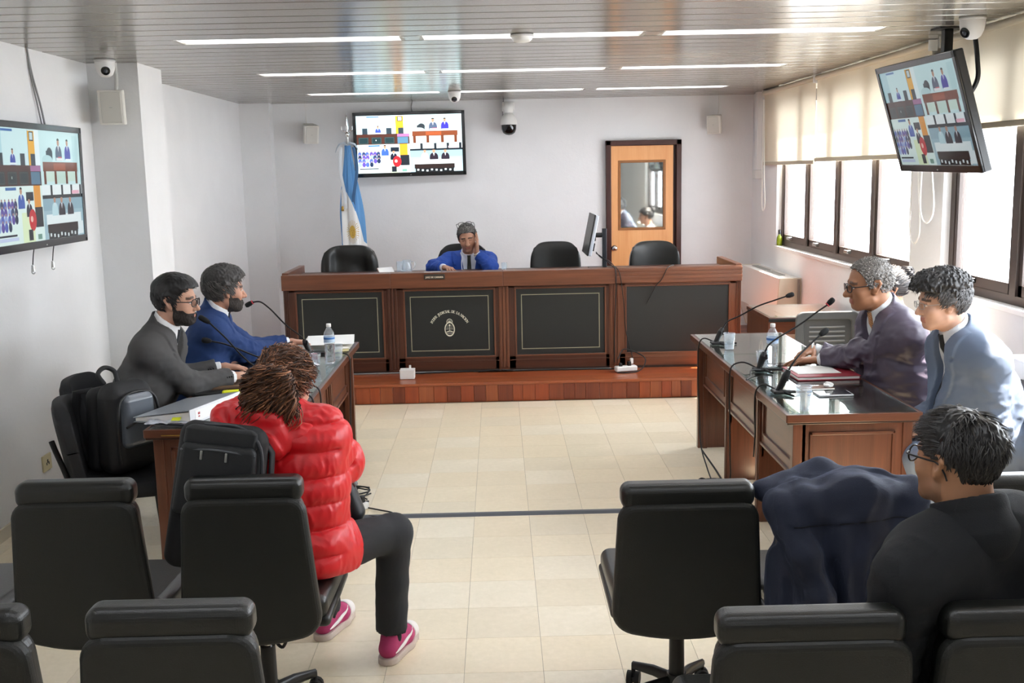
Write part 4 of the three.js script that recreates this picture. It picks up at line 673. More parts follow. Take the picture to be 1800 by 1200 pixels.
function meshField(f, box, cell, colorFn) {
  const nx = Math.ceil((box.max.x - box.min.x) / cell) + 1, ny = Math.ceil((box.max.y - box.min.y) / cell) + 1, nzz = Math.ceil((box.max.z - box.min.z) / cell) + 1, N = nx * ny * nzz, val = new Float32Array(N), B = 5;
  const ox = box.min.x, oy = box.min.y, oz = box.min.z;
  for (let bz = 0; bz < nzz; bz += B) for (let by = 0; by < ny; by += B) for (let bxx = 0; bxx < nx; bxx += B) {
    const h = (B - 1) / 2, dc = f(ox + (bxx + h) * cell, oy + (by + h) * cell, oz + (bz + h) * cell), far = Math.abs(dc) > cell * B * 0.95 + 0.02;
    for (let z = bz; z < Math.min(nzz, bz + B); z++) for (let y = by; y < Math.min(ny, by + B); y++) for (let x = bxx; x < Math.min(nx, bxx + B); x++) val[(z * ny + y) * nx + x] = far ? dc : f(ox + x * cell, oy + y * cell, oz + z * cell);
  }
  const vid = new Int32Array(N).fill(-1), pos = [], idx = [], sx = 1, sy = nx, sz = nx * ny, off = [0, sx, sy, sx + sy, sz, sx + sz, sy + sz, sx + sy + sz], E = [[0, 1], [2, 3], [4, 5], [6, 7], [0, 2], [1, 3], [4, 6], [5, 7], [0, 4], [1, 5], [2, 6], [3, 7]];
  for (let z = 0; z < nzz - 1; z++) for (let y = 0; y < ny - 1; y++) for (let x = 0; x < nx - 1; x++) {
    const i = (z * ny + y) * nx + x; let m = 0; for (let k = 0; k < 8; k++) if (val[i + off[k]] < 0) m |= 1 << k;
    if (m === 0 || m === 255) continue;
    let px = 0, py = 0, pz = 0, n = 0;
    for (const [a, b] of E) { const ia = (m >> a) & 1, ib = (m >> b) & 1; if (ia === ib) continue; const va = val[i + off[a]], vb = val[i + off[b]], t = va / (va - vb); px += (a & 1) + t * ((b & 1) - (a & 1)); py += ((a >> 1) & 1) + t * (((b >> 1) & 1) - ((a >> 1) & 1)); pz += (a >> 2) + t * ((b >> 2) - (a >> 2)); n++; }
    vid[i] = pos.length / 3; pos.push(ox + (x + px / n) * cell, oy + (y + py / n) * cell, oz + (z + pz / n) * cell);
  }
  const quad = (a, b, c, d, flip) => { if (a < 0 || b < 0 || c < 0 || d < 0) return; if (flip) idx.push(a, b, c, a, c, d); else idx.push(a, c, b, a, d, c); };
  for (let z = 1; z < nzz - 1; z++) for (let y = 1; y < ny - 1; y++) for (let x = 1; x < nx - 1; x++) {
    const i = (z * ny + y) * nx + x, s = val[i] < 0;
    if (s !== val[i + sx] < 0) quad(vid[i - sy - sz], vid[i - sz], vid[i], vid[i - sy], s);
    if (s !== val[i + sy] < 0) quad(vid[i - sx - sz], vid[i - sx], vid[i], vid[i - sz], s);
    if (s !== val[i + sz] < 0) quad(vid[i - sx - sy], vid[i - sy], vid[i], vid[i - sx], s);
  }
  const g = new THREE.BufferGeometry(); g.setAttribute('position', new THREE.Float32BufferAttribute(pos, 3)); g.setIndex(idx); g.computeVertexNormals();
  const uv = new Float32Array(pos.length / 3 * 2), nn = g.attributes.normal;
  for (let i = 0; i < pos.length / 3; i++) { const a = Math.abs(nn.getX(i)), b = Math.abs(nn.getY(i)), c = Math.abs(nn.getZ(i)); uv[2 * i] = a > c ? pos[3 * i + 2] : pos[3 * i]; uv[2 * i + 1] = b > 0.75 && b > a && b > c ? pos[3 * i + 2] : pos[3 * i + 1]; }
  g.setAttribute('uv', new THREE.BufferAttribute(uv, 2));
  if (colorFn) { const col = new Float32Array(pos.length), c = [0, 0, 0]; for (let i = 0; i < pos.length; i += 3) { colorFn(pos[i], pos[i + 1], pos[i + 2], c); col[i] = c[0]; col[i + 1] = c[1]; col[i + 2] = c[2]; } g.setAttribute('color', new THREE.BufferAttribute(col, 3)); }
  return g;
}
// ---------- hand: W wrist, D finger direction, N palm normal (way the palm faces), side +1 if the thumb lies along cross(D, N) ----------
function handPrims(W, D, N, side, o = {}) {
  D = D.clone().normalize(); N = N.clone().addScaledVector(D, -N.dot(D)).normalize(); const L = new THREE.Vector3().crossVectors(D, N).multiplyScalar(side), s = o.s ?? 1, curl = o.curl ?? [0.35, 0.4, 0.45, 0.5], sp = o.spread ?? 0.08, P = [];
  const at = (d, l, n) => W.clone().addScaledVector(D, d * s).addScaledVector(L, l * s).addScaledVector(N, n * s);
  const base = [[0.088, 0.028], [0.092, 0.009], [0.087, -0.011], [0.078, -0.029]], len = [[0.042, 0.026, 0.021], [0.046, 0.03, 0.022], [0.042, 0.027, 0.021], [0.033, 0.02, 0.018]], rad = [0.0088, 0.009, 0.0086, 0.0076];
  for (let i = 0; i < 4; i++) P.push(cap(at(0.012, base[i][1] * 0.62, 0), at(base[i][0], base[i][1], 0), 0.0155 * s, 0.0115 * s, { k: 0.014 }));
  for (let i = 0; i < 4; i++) {
    let p = at(base[i][0], base[i][1], -0.001), a = curl[i] * 0.7, lat = (1.5 - i) * sp;
    for (let j = 0; j < 3; j++) {
      const dir = D.clone().multiplyScalar(Math.cos(a)).addScaledVector(N, Math.sin(a)).addScaledVector(L, lat).normalize(), q = p.clone().addScaledVector(dir, len[i][j] * s), r0 = rad[i] * s * (1 - j * 0.08);
      P.push(cap(p, q, r0, r0 * 0.92, { k: j ? 0.003 : 0.006 })); p = q; a += curl[i] * (j ? 0.7 : 1.1);
    }
  }
  const tb = o.thumb ?? [0.6, 0.25], t0 = at(0.022, 0.02, 0.004), t1 = at(0.05, 0.02 + 0.045 * Math.sin(tb[0]), 0.012 + 0.03 * tb[1]), d1 = D.clone().multiplyScalar(Math.cos(tb[0] * 0.5)).addScaledVector(L, Math.sin(tb[0] * 0.5)).addScaledVector(N, tb[1]).normalize(), t2 = t1.clone().addScaledVector(d1, 0.032 * s), t3 = t2.clone().addScaledVector(d1.clone().addScaledVector(L, -0.25).normalize(), 0.026 * s);
  P.push(cap(t0, t1, 0.017 * s, 0.0125 * s, { k: 0.012 }), cap(t1, t2, 0.0112 * s, 0.0102 * s, { k: 0.004 }), cap(t2, t3, 0.0102 * s, 0.0088 * s, { k: 0.003 }));
  return P;
}
function ik(S, W, l1, l2, pole) { const d = new THREE.Vector3().subVectors(W, S), L = Math.min(d.length(), (l1 + l2) * 0.999); d.normalize(); const a = (l1 * l1 - l2 * l2 + L * L) / (2 * L), h = Math.sqrt(Math.max(0, l1 * l1 - a * a)), p = pole.clone().addScaledVector(d, -pole.dot(d)).normalize(); return S.clone().addScaledVector(d, a).addScaledVector(p, h); }
// ---------- head ----------
function headFrame(o) { const q = new THREE.Quaternion().setFromEuler(new THREE.Euler(o.pitch ?? 0, o.yaw ?? 0, o.roll ?? 0, 'YXZ')); const M4 = new THREE.Matrix4().compose(A3(o.pos), q, V(1, 1, 1).multiplyScalar(o.s ?? 1)); return { q, s: o.s ?? 1, o: A3(o.pos), P: (x, y, z) => V(x, y, z).applyMatrix4(M4), inv: M4.clone().invert(), M4 }; }
function headPrims(H, f = {}) {
  const P = H.P, s = H.s, q = H.q, e = (x, y, z, a, b, c, k = 0.02, o = {}) => ell(P(x, y, z), V(a * s, b * s, c * s), { q, k: k * s, ...o }), c = (a, b, ra, rb, k, o = {}) => cap(P(...a), P(...b), ra * s, rb * s, { k: k * s, ...o }), w = f.wide ?? 1, jaw = f.jaw ?? 1, nose = f.nose ?? 1;
  const L = [e(0, 0.03, -0.014, 0.074 * w, 0.088, 0.097), e(0, -0.028, 0.026, 0.062 * w, 0.086, 0.06, 0.03), e(0, -0.072, 0.03, 0.05 * w * jaw, 0.037, 0.05, 0.025), c([-0.016, -0.098, 0.062], [0.016, -0.098, 0.062], 0.016, 0.016, 0.018),
    c([-0.034, 0.021, 0.074], [0.034, 0.021, 0.074], 0.011, 0.011, 0.014), e(0.04, -0.03, 0.055, 0.024, 0.022, 0.022, 0.02), e(-0.04, -0.03, 0.055, 0.024, 0.022, 0.022, 0.02),
    c([-0.048 * jaw, -0.068, 0.0], [-0.02, -0.094, 0.055], 0.015, 0.014, 0.02), c([0.048 * jaw, -0.068, 0.0], [0.02, -0.094, 0.055], 0.015, 0.014, 0.02)];
  for (const k of [-1, 1]) L.push(e(k * 0.031, 0.001, 0.094, 0.017, 0.011, 0.016, 0.012, { sub: true }));
  for (const k of [-1, 1]) L.push(e(k * 0.0305, -0.001, 0.0725, 0.0125, 0.0118, 0.0125, 0.002));
  for (const k of [-1, 1]) L.push(c([k * 0.018, 0.0065, 0.082], [k * 0.044, 0.004, 0.074], 0.0042, 0.0042, 0.004));
  L.push(c([0, 0.008, 0.08], [0, -0.034, 0.1 + 0.006 * nose], 0.0075 * nose, 0.0115 * nose, 0.012), c([-0.01 * nose, -0.038, 0.092], [0.01 * nose, -0.038, 0.092], 0.0082 * nose, 0.0082 * nose, 0.008));
  L.push(c([-0.017, -0.064, 0.082], [0.017, -0.064, 0.082], 0.0058, 0.0058, 0.008), c([-0.015, -0.0735, 0.081], [0.015, -0.0735, 0.081], 0.0066, 0.0066, 0.008), c([-0.026, -0.0688, 0.096], [0.026, -0.0688, 0.096], 0.0045, 0.0045, 0.006, { sub: true }));
  for (const k of [-1, 1]) { L.push(c([k * 0.073 * w, 0.02, -0.016], [k * 0.069 * w, -0.03, -0.004], 0.0155, 0.011, 0.006)); L.push(c([k * 0.081 * w, 0.03, -0.024], [k * 0.086 * w, 0.012, -0.03], 0.0072, 0.0072, 0.005)); L.push(c([k * 0.086 * w, 0.012, -0.03], [k * 0.079 * w, -0.024, -0.012], 0.0072, 0.0068, 0.005)); L.push(e(k * 0.09 * w, 0.004, -0.012, 0.013, 0.018, 0.009, 0.006, { sub: true })); }
  return L;
}
// hairline in head space: hair where y > line(z)
function hairline(pts) { return (z) => { if (z >= pts[0][0]) return pts[0][1]; for (let i = 1; i < pts.length; i++) if (z >= pts[i][0]) return lerp(pts[i - 1][1], pts[i][1], (pts[i - 1][0] - z) / (pts[i - 1][0] - pts[i][0])); return pts[pts.length - 1][1]; }; }
const HAIR_SHORT = [[0.09, 0.078], [0.06, 0.066], [0.04, 0.04], [0.022, 0.018], [0.012, -0.014], [-0.012, -0.005], [-0.03, 0.008], [-0.042, -0.03], [-0.075, -0.062], [-0.11, -0.066]];
function skinColors(H, skin, o = {}) {
  const s = C(skin), base = [s.r, s.g, s.b], v = new THREE.Vector3(), brow = C(o.brow ?? 0x1a1310), lip = C(o.lip ?? 0xb0675c), iris = C(o.iris ?? 0x2a1a10), line = o.line;
  return (x, y, z, c) => {
    v.set(x, y, z).applyMatrix4(H.inv); const n = 1 + 0.05 * nz(x * 60, y * 60, z * 60); let r = base[0] * n, g = base[1] * n, b = base[2] * n;
    const ax = Math.abs(v.x), blend = (q, t) => { r = lerp(r, q.r, t); g = lerp(g, q.g, t); b = lerp(b, q.b, t); };
    if (v.z > 0.05) {
      const by = 0.0245 - 0.005 * sstep(0.03, 0.05, ax); if (ax > 0.012 && ax < 0.052 && Math.abs(v.y - by) < 0.0062) blend(brow, 0.85);
      if (ax < 0.024 && v.y < -0.057 && v.y > -0.081 && v.z > 0.07) blend(lip, 0.7);
      const ex = ax - 0.0305, ey = v.y + 0.001; if (Math.abs(ex) < 0.0115 && Math.abs(ey) < (o.closed ? 0 : 0.0048) && v.z > 0.072) { if (Math.hypot(ex, ey) < 0.0055) blend(iris, 0.95); else blend({ r: 0.75, g: 0.72, b: 0.7 }, 0.9); }
      else if (Math.abs(ex) < 0.0135 && ey > 0 && ey < 0.008) blend(brow, 0.5);
    }
    if (o.stubble && v.y < -0.03 && v.z > -0.02) blend(brow, o.stubble * sstep(-0.03, -0.06, v.y));
    c[0] = r; c[1] = g; c[2] = b;
  };
}
// locks of hair over the scalp
function hairLocks(H, o) {
  const r = rng(o.seed), line = hairline(o.line ?? HAIR_SHORT), pos = [], nor = [], col = [], idx = [], v = V(0, 0, 0), base = C(o.color), hi = C(o.color2 ?? o.color), rad = V(0.074 * (o.w ?? 1), 0.088, 0.097), cen = V(0, 0.03, -0.014), seg = o.seg ?? 4;
  for (let n = 0; n < o.n; n++) {
    const th = r() * Math.PI * 2, ph = Math.acos(1 - r() * 1.75), d = V(Math.sin(ph) * Math.sin(th), Math.cos(ph), Math.sin(ph) * Math.cos(th)), p = V(cen.x + d.x * rad.x, cen.y + d.y * rad.y, cen.z + d.z * rad.z);
    if (p.y < line(p.z) + 0.004) continue;
    if (o.skip && o.skip(p)) continue;
    const nrm = V(d.x / rad.x, d.y / rad.y, d.z / rad.z).normalize(), fl = A3(o.flow(p, r)); fl.addScaledVector(nrm, -fl.dot(nrm)).normalize();
    const len = o.len(p) * (0.7 + r() * 0.6), lift = o.lift(p) * (0.6 + r() * 0.8), wd = (o.width ?? 0.004) * (0.7 + 0.6 * r()), side = new THREE.Vector3().crossVectors(nrm, fl), t = r(), sh = 0.75 + 0.5 * r(), wob = (r() - 0.5) * (o.wob ?? 0.4), start = pos.length / 3;
    for (let i = 0; i <= seg; i++) {
      const u = i / seg, w = wd * (1 - u * u) + 0.0003, c = p.clone().addScaledVector(nrm, (o.off ?? 0.006) + lift * Math.sin(u * (o.arc ?? 2.2)) * len).addScaledVector(fl, len * u * (1 - lift * 0.3)).addScaledVector(side, wob * len * u * u);
      const k = c.clone().sub(cen); const e = Math.hypot(k.x / rad.x, k.y / rad.y, k.z / rad.z), mn = 1 + (o.off ?? 0.006) / 0.085; if (e < mn) c.copy(cen).addScaledVector(k, mn / e);
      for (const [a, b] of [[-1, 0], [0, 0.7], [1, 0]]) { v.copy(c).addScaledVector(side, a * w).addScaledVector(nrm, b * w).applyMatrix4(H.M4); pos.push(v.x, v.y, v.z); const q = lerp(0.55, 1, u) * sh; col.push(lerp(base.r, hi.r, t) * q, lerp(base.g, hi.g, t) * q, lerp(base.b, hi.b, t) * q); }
    }
    for (let i = 0; i < seg; i++) for (let k = 0; k < 2; k++) { const a = start + i * 3 + k; idx.push(a, a + 1, a + 3, a + 1, a + 4, a + 3); }
  }
  const g = new THREE.BufferGeometry(); g.setAttribute('position', new THREE.Float32BufferAttribute(pos, 3)); g.setAttribute('color', new THREE.Float32BufferAttribute(col, 3)); g.setIndex(idx); g.computeVertexNormals(); return g;
}
function hairCap(H, hp, o) { // solid under-layer that follows the skull
  const f = field(hp), line = hairline(o.line ?? HAIR_SHORT), v = V(0, 0, 0), s = H.s, c = C(o.color);
  const box = new THREE.Box3(); for (const a of [-0.12, 0.12]) for (const b of [-0.11, 0.19]) for (const d of [-0.15, 0.13]) box.expandByPoint(H.P(a, b, d));
  return meshField((x, y, z) => { v.set(x, y, z).applyMatrix4(H.inv); const t = o.thick(v) + (o.rough ?? 0.002) * nz(v.x * 90 + o.seed, v.y * 60, v.z * 90), d = f(x, y, z) / 1 - t * s, cut = (line(v.z) - v.y + 0.003 * nz(v.x * 120, v.y * 120, v.z * 120)) * s, earx = (Math.abs(v.x) - 0.082 * (o.w ?? 1)) * s; return Math.max(d, cut * 0.8, v.y < 0.03 ? earx : -1); }, box, o.cell ?? 0.004, (x, y, z, k) => { const n = 0.8 + 0.35 * nz(x * 150, y * 40, z * 150); k[0] = c.r * n; k[1] = c.g * n; k[2] = c.b * n; });
}
function glassesOn(H, parent, o, ofs = V(0, 0, 0)) {
  const s = H.s, mt = std(o.color ?? 0x111111, 0.35, { metalness: o.metal ?? 0 }), r = o.r ?? 0.0018, w = o.w ?? 0.024, h = o.h ?? 0.017, zf = 0.102, yy = o.y ?? -0.002, geos = [], T3 = (pts, rr, seg = 20, closed = false) => geos.push(tube(pts.map((p) => H.P(...p)), rr * s, seg, 6, closed)), lens = [];
  for (const k of [-1, 1]) {
    const ring = []; for (let i = 0; i < 16; i++) { const a = i * Math.PI / 8, ca = Math.cos(a), sa = Math.sin(a), p = o.round ? 1 : 0.6; ring.push([k * 0.033 + w * Math.sign(ca) * Math.abs(ca) ** p, yy + h * Math.sign(sa) * Math.abs(sa) ** p, zf - 0.006 * ((k * 0.033 + w * ca) / 0.05) ** 2]); }
    T3(ring, r, 40, true);
    const hx = k * (0.033 + w), hw = 0.078 * (o.hw ?? 1); T3([[hx, yy + h * 0.45, zf - 0.008], [k * hw, yy + h * 0.45, 0.08], [k * (hw + 0.002), yy + h * 0.4, 0.02], [k * (hw + 0.003), yy + h * 0.35, -0.014], [k * (hw - 0.002), yy - 0.014, -0.034], [k * (hw - 0.004), yy - 0.032, -0.042]], r, 30);
    const sh = new THREE.Shape(); for (let i = 0; i < 16; i++) { const p = ring[i]; i ? sh.lineTo(p[0], p[1]) : sh.moveTo(p[0], p[1]); } const lg = new THREE.ExtrudeGeometry(sh, { depth: 0.0012, bevelEnabled: false }); lg.translate(0, 0, zf - 0.004); lg.applyMatrix4(H.M4); lens.push(lg);
  }
  T3([[-0.033 + w, yy + 0.003, zf - 0.002], [0, yy + 0.007, zf + 0.002], [0.033 - w, yy + 0.003, zf - 0.002]], r, 10);
  [...geos, ...lens].forEach((q) => q.translate(ofs.x, ofs.y, ofs.z));
  const g = obj('glasses', geos, mt, parent); for (const q of lens) obj('lens', q, M.glass, g); return g;
}
// ---------- person ----------
const up = V(0, 1, 0);
function skeleton(j) {
  const K = {}; for (const k of Object.keys(j)) if (Array.isArray(j[k]) && j[k].length === 3) K[k] = A3(j[k]);
  K.P = K.HL.clone().add(K.HR).multiplyScalar(0.5); K.S = K.SL.clone().add(K.SR).multiplyScalar(0.5);
  K.s = K.SL.clone().sub(K.SR).normalize(); K.t = K.N.clone().sub(K.P).normalize(); K.s.addScaledVector(K.t, -K.s.dot(K.t)).normalize(); K.f = new THREE.Vector3().crossVectors(K.s, K.t).normalize();
  K.b = j.b ?? 1; const l1 = j.upper ?? 0.285, l2 = j.fore ?? 0.255;
  K.EL ??= ik(K.SL, K.WL, l1, l2, A3(j.poleL)); K.ER ??= ik(K.SR, K.WR, l1, l2, A3(j.poleR));
  return K;
}
const off = (p, K, a, b, c) => p.clone().addScaledVector(K.s, a).addScaledVector(K.t, b).addScaledVector(K.f, c);
function torsoPrims(K, inf, o = {}) {
  const b = K.b, h = K.N.distanceTo(K.P), L = [], k = 0.06, be = o.belly ?? 0;
  L.push(cap(off(K.P, K, -0.075, 0.02, 0), off(K.P, K, 0.075, 0.02, 0), 0.115 * b, 0.115 * b, { k, inf }));
  for (const q of [-1, 1]) { L.push(cap(off(K.P, K, q * 0.06 * b, 0.05, 0.005), off(K.P, K, q * 0.07 * b, h * 0.5, 0.01), 0.108 * b, 0.112 * b, { k, inf })); L.push(cap(off(K.P, K, q * 0.07 * b, h * 0.5, 0.005), off(K.P, K, q * 0.095 * b, h * 0.78, 0.0), 0.112 * b, 0.092 * b, { k, inf })); }
  if (be) L.push(ell(off(K.P, K, 0, h * 0.32, 0.06), V(0.15 * b, 0.16, 0.11 + be), { k: 0.08, inf }));
  const nb = off(K.N, K, 0, -0.045, -0.01); L.push(cap(off(nb, K, 0.035, 0, 0), K.SL, 0.062 * b, 0.055 * b, { k: 0.06, inf }), cap(off(nb, K, -0.035, 0, 0), K.SR, 0.062 * b, 0.055 * b, { k: 0.06, inf }));
  return L;
}
function armPrims(K, inf, o = {}) {
  const b = K.ab ?? K.b, L = [], part = o.part ?? 1, foldE = o.fold;
  for (const q of ['L', 'R']) {
    const S = K['S' + q], E = K['E' + q], W = K['W' + q], fd = new THREE.Vector3().subVectors(W, E), tip = E.clone().addScaledVector(fd, part), n = fd.clone().normalize();
    L.push(cap(S, E, 0.054 * b, 0.046 * b, { k: 0.035, inf, fold: foldE && ((t, l, x, y, z) => foldE(t, l, x, y, z, 0)) }), cap(E, o.full ? W : tip.clone().addScaledVector(n, 0.03), 0.045 * b, o.full ? 0.028 : lerp(0.044, 0.031, part) * b, { k: 0.03, inf, cut: o.full ? undefined : { p: tip, n }, fold: foldE && ((t, l, x, y, z) => foldE(t, l, x, y, z, 1)) }));
  }
  return L;
}
function legPrims(K, inf, o = {}) {
  const b = K.b, L = [];
  for (const q of ['L', 'R']) { const H = K['H' + q], Kn = K['K' + q], A = K['A' + q]; if (!Kn) continue; L.push(cap(H, Kn, 0.086 * b, 0.06 * b, { k: 0.04, inf })); const n = new THREE.Vector3().subVectors(A, Kn).normalize(); L.push(cap(Kn, A, 0.058 * b, (o.hem ?? 0.04) * b, { k: 0.03, inf, cut: o.hem ? { p: A.clone().addScaledVector(n, -0.02), n } : undefined })); }
  return L;
}
const wrinkle = (amp, seed) => (t, l, x, y, z, fore) => { const near = fore ? Math.exp(-t * 5) : Math.exp(-(1 - t) * 5); const n = nz(x * 13 + seed, y * 19, z * 13), m = nz(x * 34 + seed, y * 46, z * 34); return amp * ((0.35 + near) * (1 - Math.abs(n) * 2.4) * 1.1 + m * 0.5); };
function person(label, o) {
  const K = skeleton(o.j), H = headFrame(o.head), hp = headPrims(H, o.face), base = [K.P.x, 0, K.P.z], t = thing('person', label, 'person', base), ofs = V(-base[0], 0, -base[2]);
  const add = (name, g, m, parent = t) => { if (parent === t) { const m4 = new THREE.Matrix4().makeTranslation(ofs.x, 0, ofs.z); (Array.isArray(g) ? g : [g]).forEach((q) => q.applyMatrix4(m4)); } return obj(name, g, m, parent); };
  const neck = [cap(H.P(0, -0.03, -0.03), off(K.N, K, 0, -0.03, 0), 0.056 * (o.neck ?? 1), 0.06 * (o.neck ?? 1), { k: 0.03 })];
  const skinCol = skinColors(H, o.skin, o.skinOpt);
  // body: torso and limbs coarse (mostly under the clothes), head and hands fine, one mesh
  const parts = [];
  const bodyP = [...torsoPrims(K, -0.012), ...armPrims(K, -0.012, { full: true }), ...legPrims(K, -0.012), ...neck.map((n) => ({ ...n, inf: -0.004 }))];
  parts.push(meshField(field(bodyP), primBox(bodyP, 0.03), 0.016, skinCol));
  const hf = field([...hp, ...neck]), hb = new THREE.Box3(); for (const a of [-0.11, 0.11]) for (const b of [-0.19, 0.14]) for (const c of [-0.135, 0.135]) hb.expandByPoint(H.P(a, b, c));
  parts.push(meshField(hf, hb, o.headCell ?? 0.0032, skinCol));
  for (const q of ['L', 'R']) { const hd = o['hand' + q]; if (!hd) continue; const W = K['W' + q], fd = new THREE.Vector3().subVectors(W, K['E' + q]).normalize(), hpz = [cap(W.clone().addScaledVector(fd, -0.05), W.clone().addScaledVector(fd, 0.012), 0.026, 0.022, { k: 0.015 }), ...handPrims(W, A3(hd.d), A3(hd.n), hd.side ?? (q === 'L' ? -1 : 1), hd)]; parts.push(meshField(field(hpz), primBox(hpz, 0.02), 0.0034, skinCol)); }
  add('body', mergeGeometries(parts), phy(0xffffff, 0.5, { vertexColors: true, sheen: 0.2, sheenRoughness: 0.5 }));
  // hair
  if (o.hair) {
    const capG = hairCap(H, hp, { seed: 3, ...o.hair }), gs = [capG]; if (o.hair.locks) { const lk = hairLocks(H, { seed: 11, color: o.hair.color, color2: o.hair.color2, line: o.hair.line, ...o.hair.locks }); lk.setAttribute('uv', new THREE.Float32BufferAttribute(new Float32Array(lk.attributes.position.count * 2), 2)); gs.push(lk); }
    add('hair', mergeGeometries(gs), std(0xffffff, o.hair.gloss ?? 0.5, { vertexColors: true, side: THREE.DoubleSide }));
  }
  if (o.beard) { const bc = C(o.beard.color), v = V(0, 0, 0), fn = field([...hp, ...neck]); add('beard', meshField((x, y, z) => { v.set(x, y, z).applyMatrix4(H.inv); const th = (o.beard.thick ?? 0.007) * (0.25 + 0.75 * sstep(-0.03, -0.085, v.y)) * (0.4 + 0.6 * sstep(-0.14, -0.1, v.y)) + 0.0025 * nz(v.x * 160, v.y * 110, v.z * 160), ch = lerp(-0.056 + 0.5 * Math.max(0, Math.abs(v.x) - 0.03) * sstep(0.075, 0.05, v.z), -0.02, sstep(0.022, 0.012, v.z)), lipc = Math.hypot(v.x / 0.02, (v.y + 0.069) / 0.009, (v.z - 0.09) / 0.03) - 1; return Math.max(fn(x, y, z) - th, v.y - ch, -(v.z - 0.002), -(v.y + 0.122), -lipc * 0.009); }, hb, 0.0032, (x, y, z, k) => { const n = 0.8 + 0.4 * nz(x * 200, y * 90, z * 200); k[0] = bc.r * n; k[1] = bc.g * n; k[2] = bc.b * n; }), std(0xffffff, 0.75, { vertexColors: true })); }
  if (o.glasses) glassesOn(o.glasses.H ?? H, t, o.glasses, ofs);
  return { t, K, H, hp, neck, add, ofs };
}
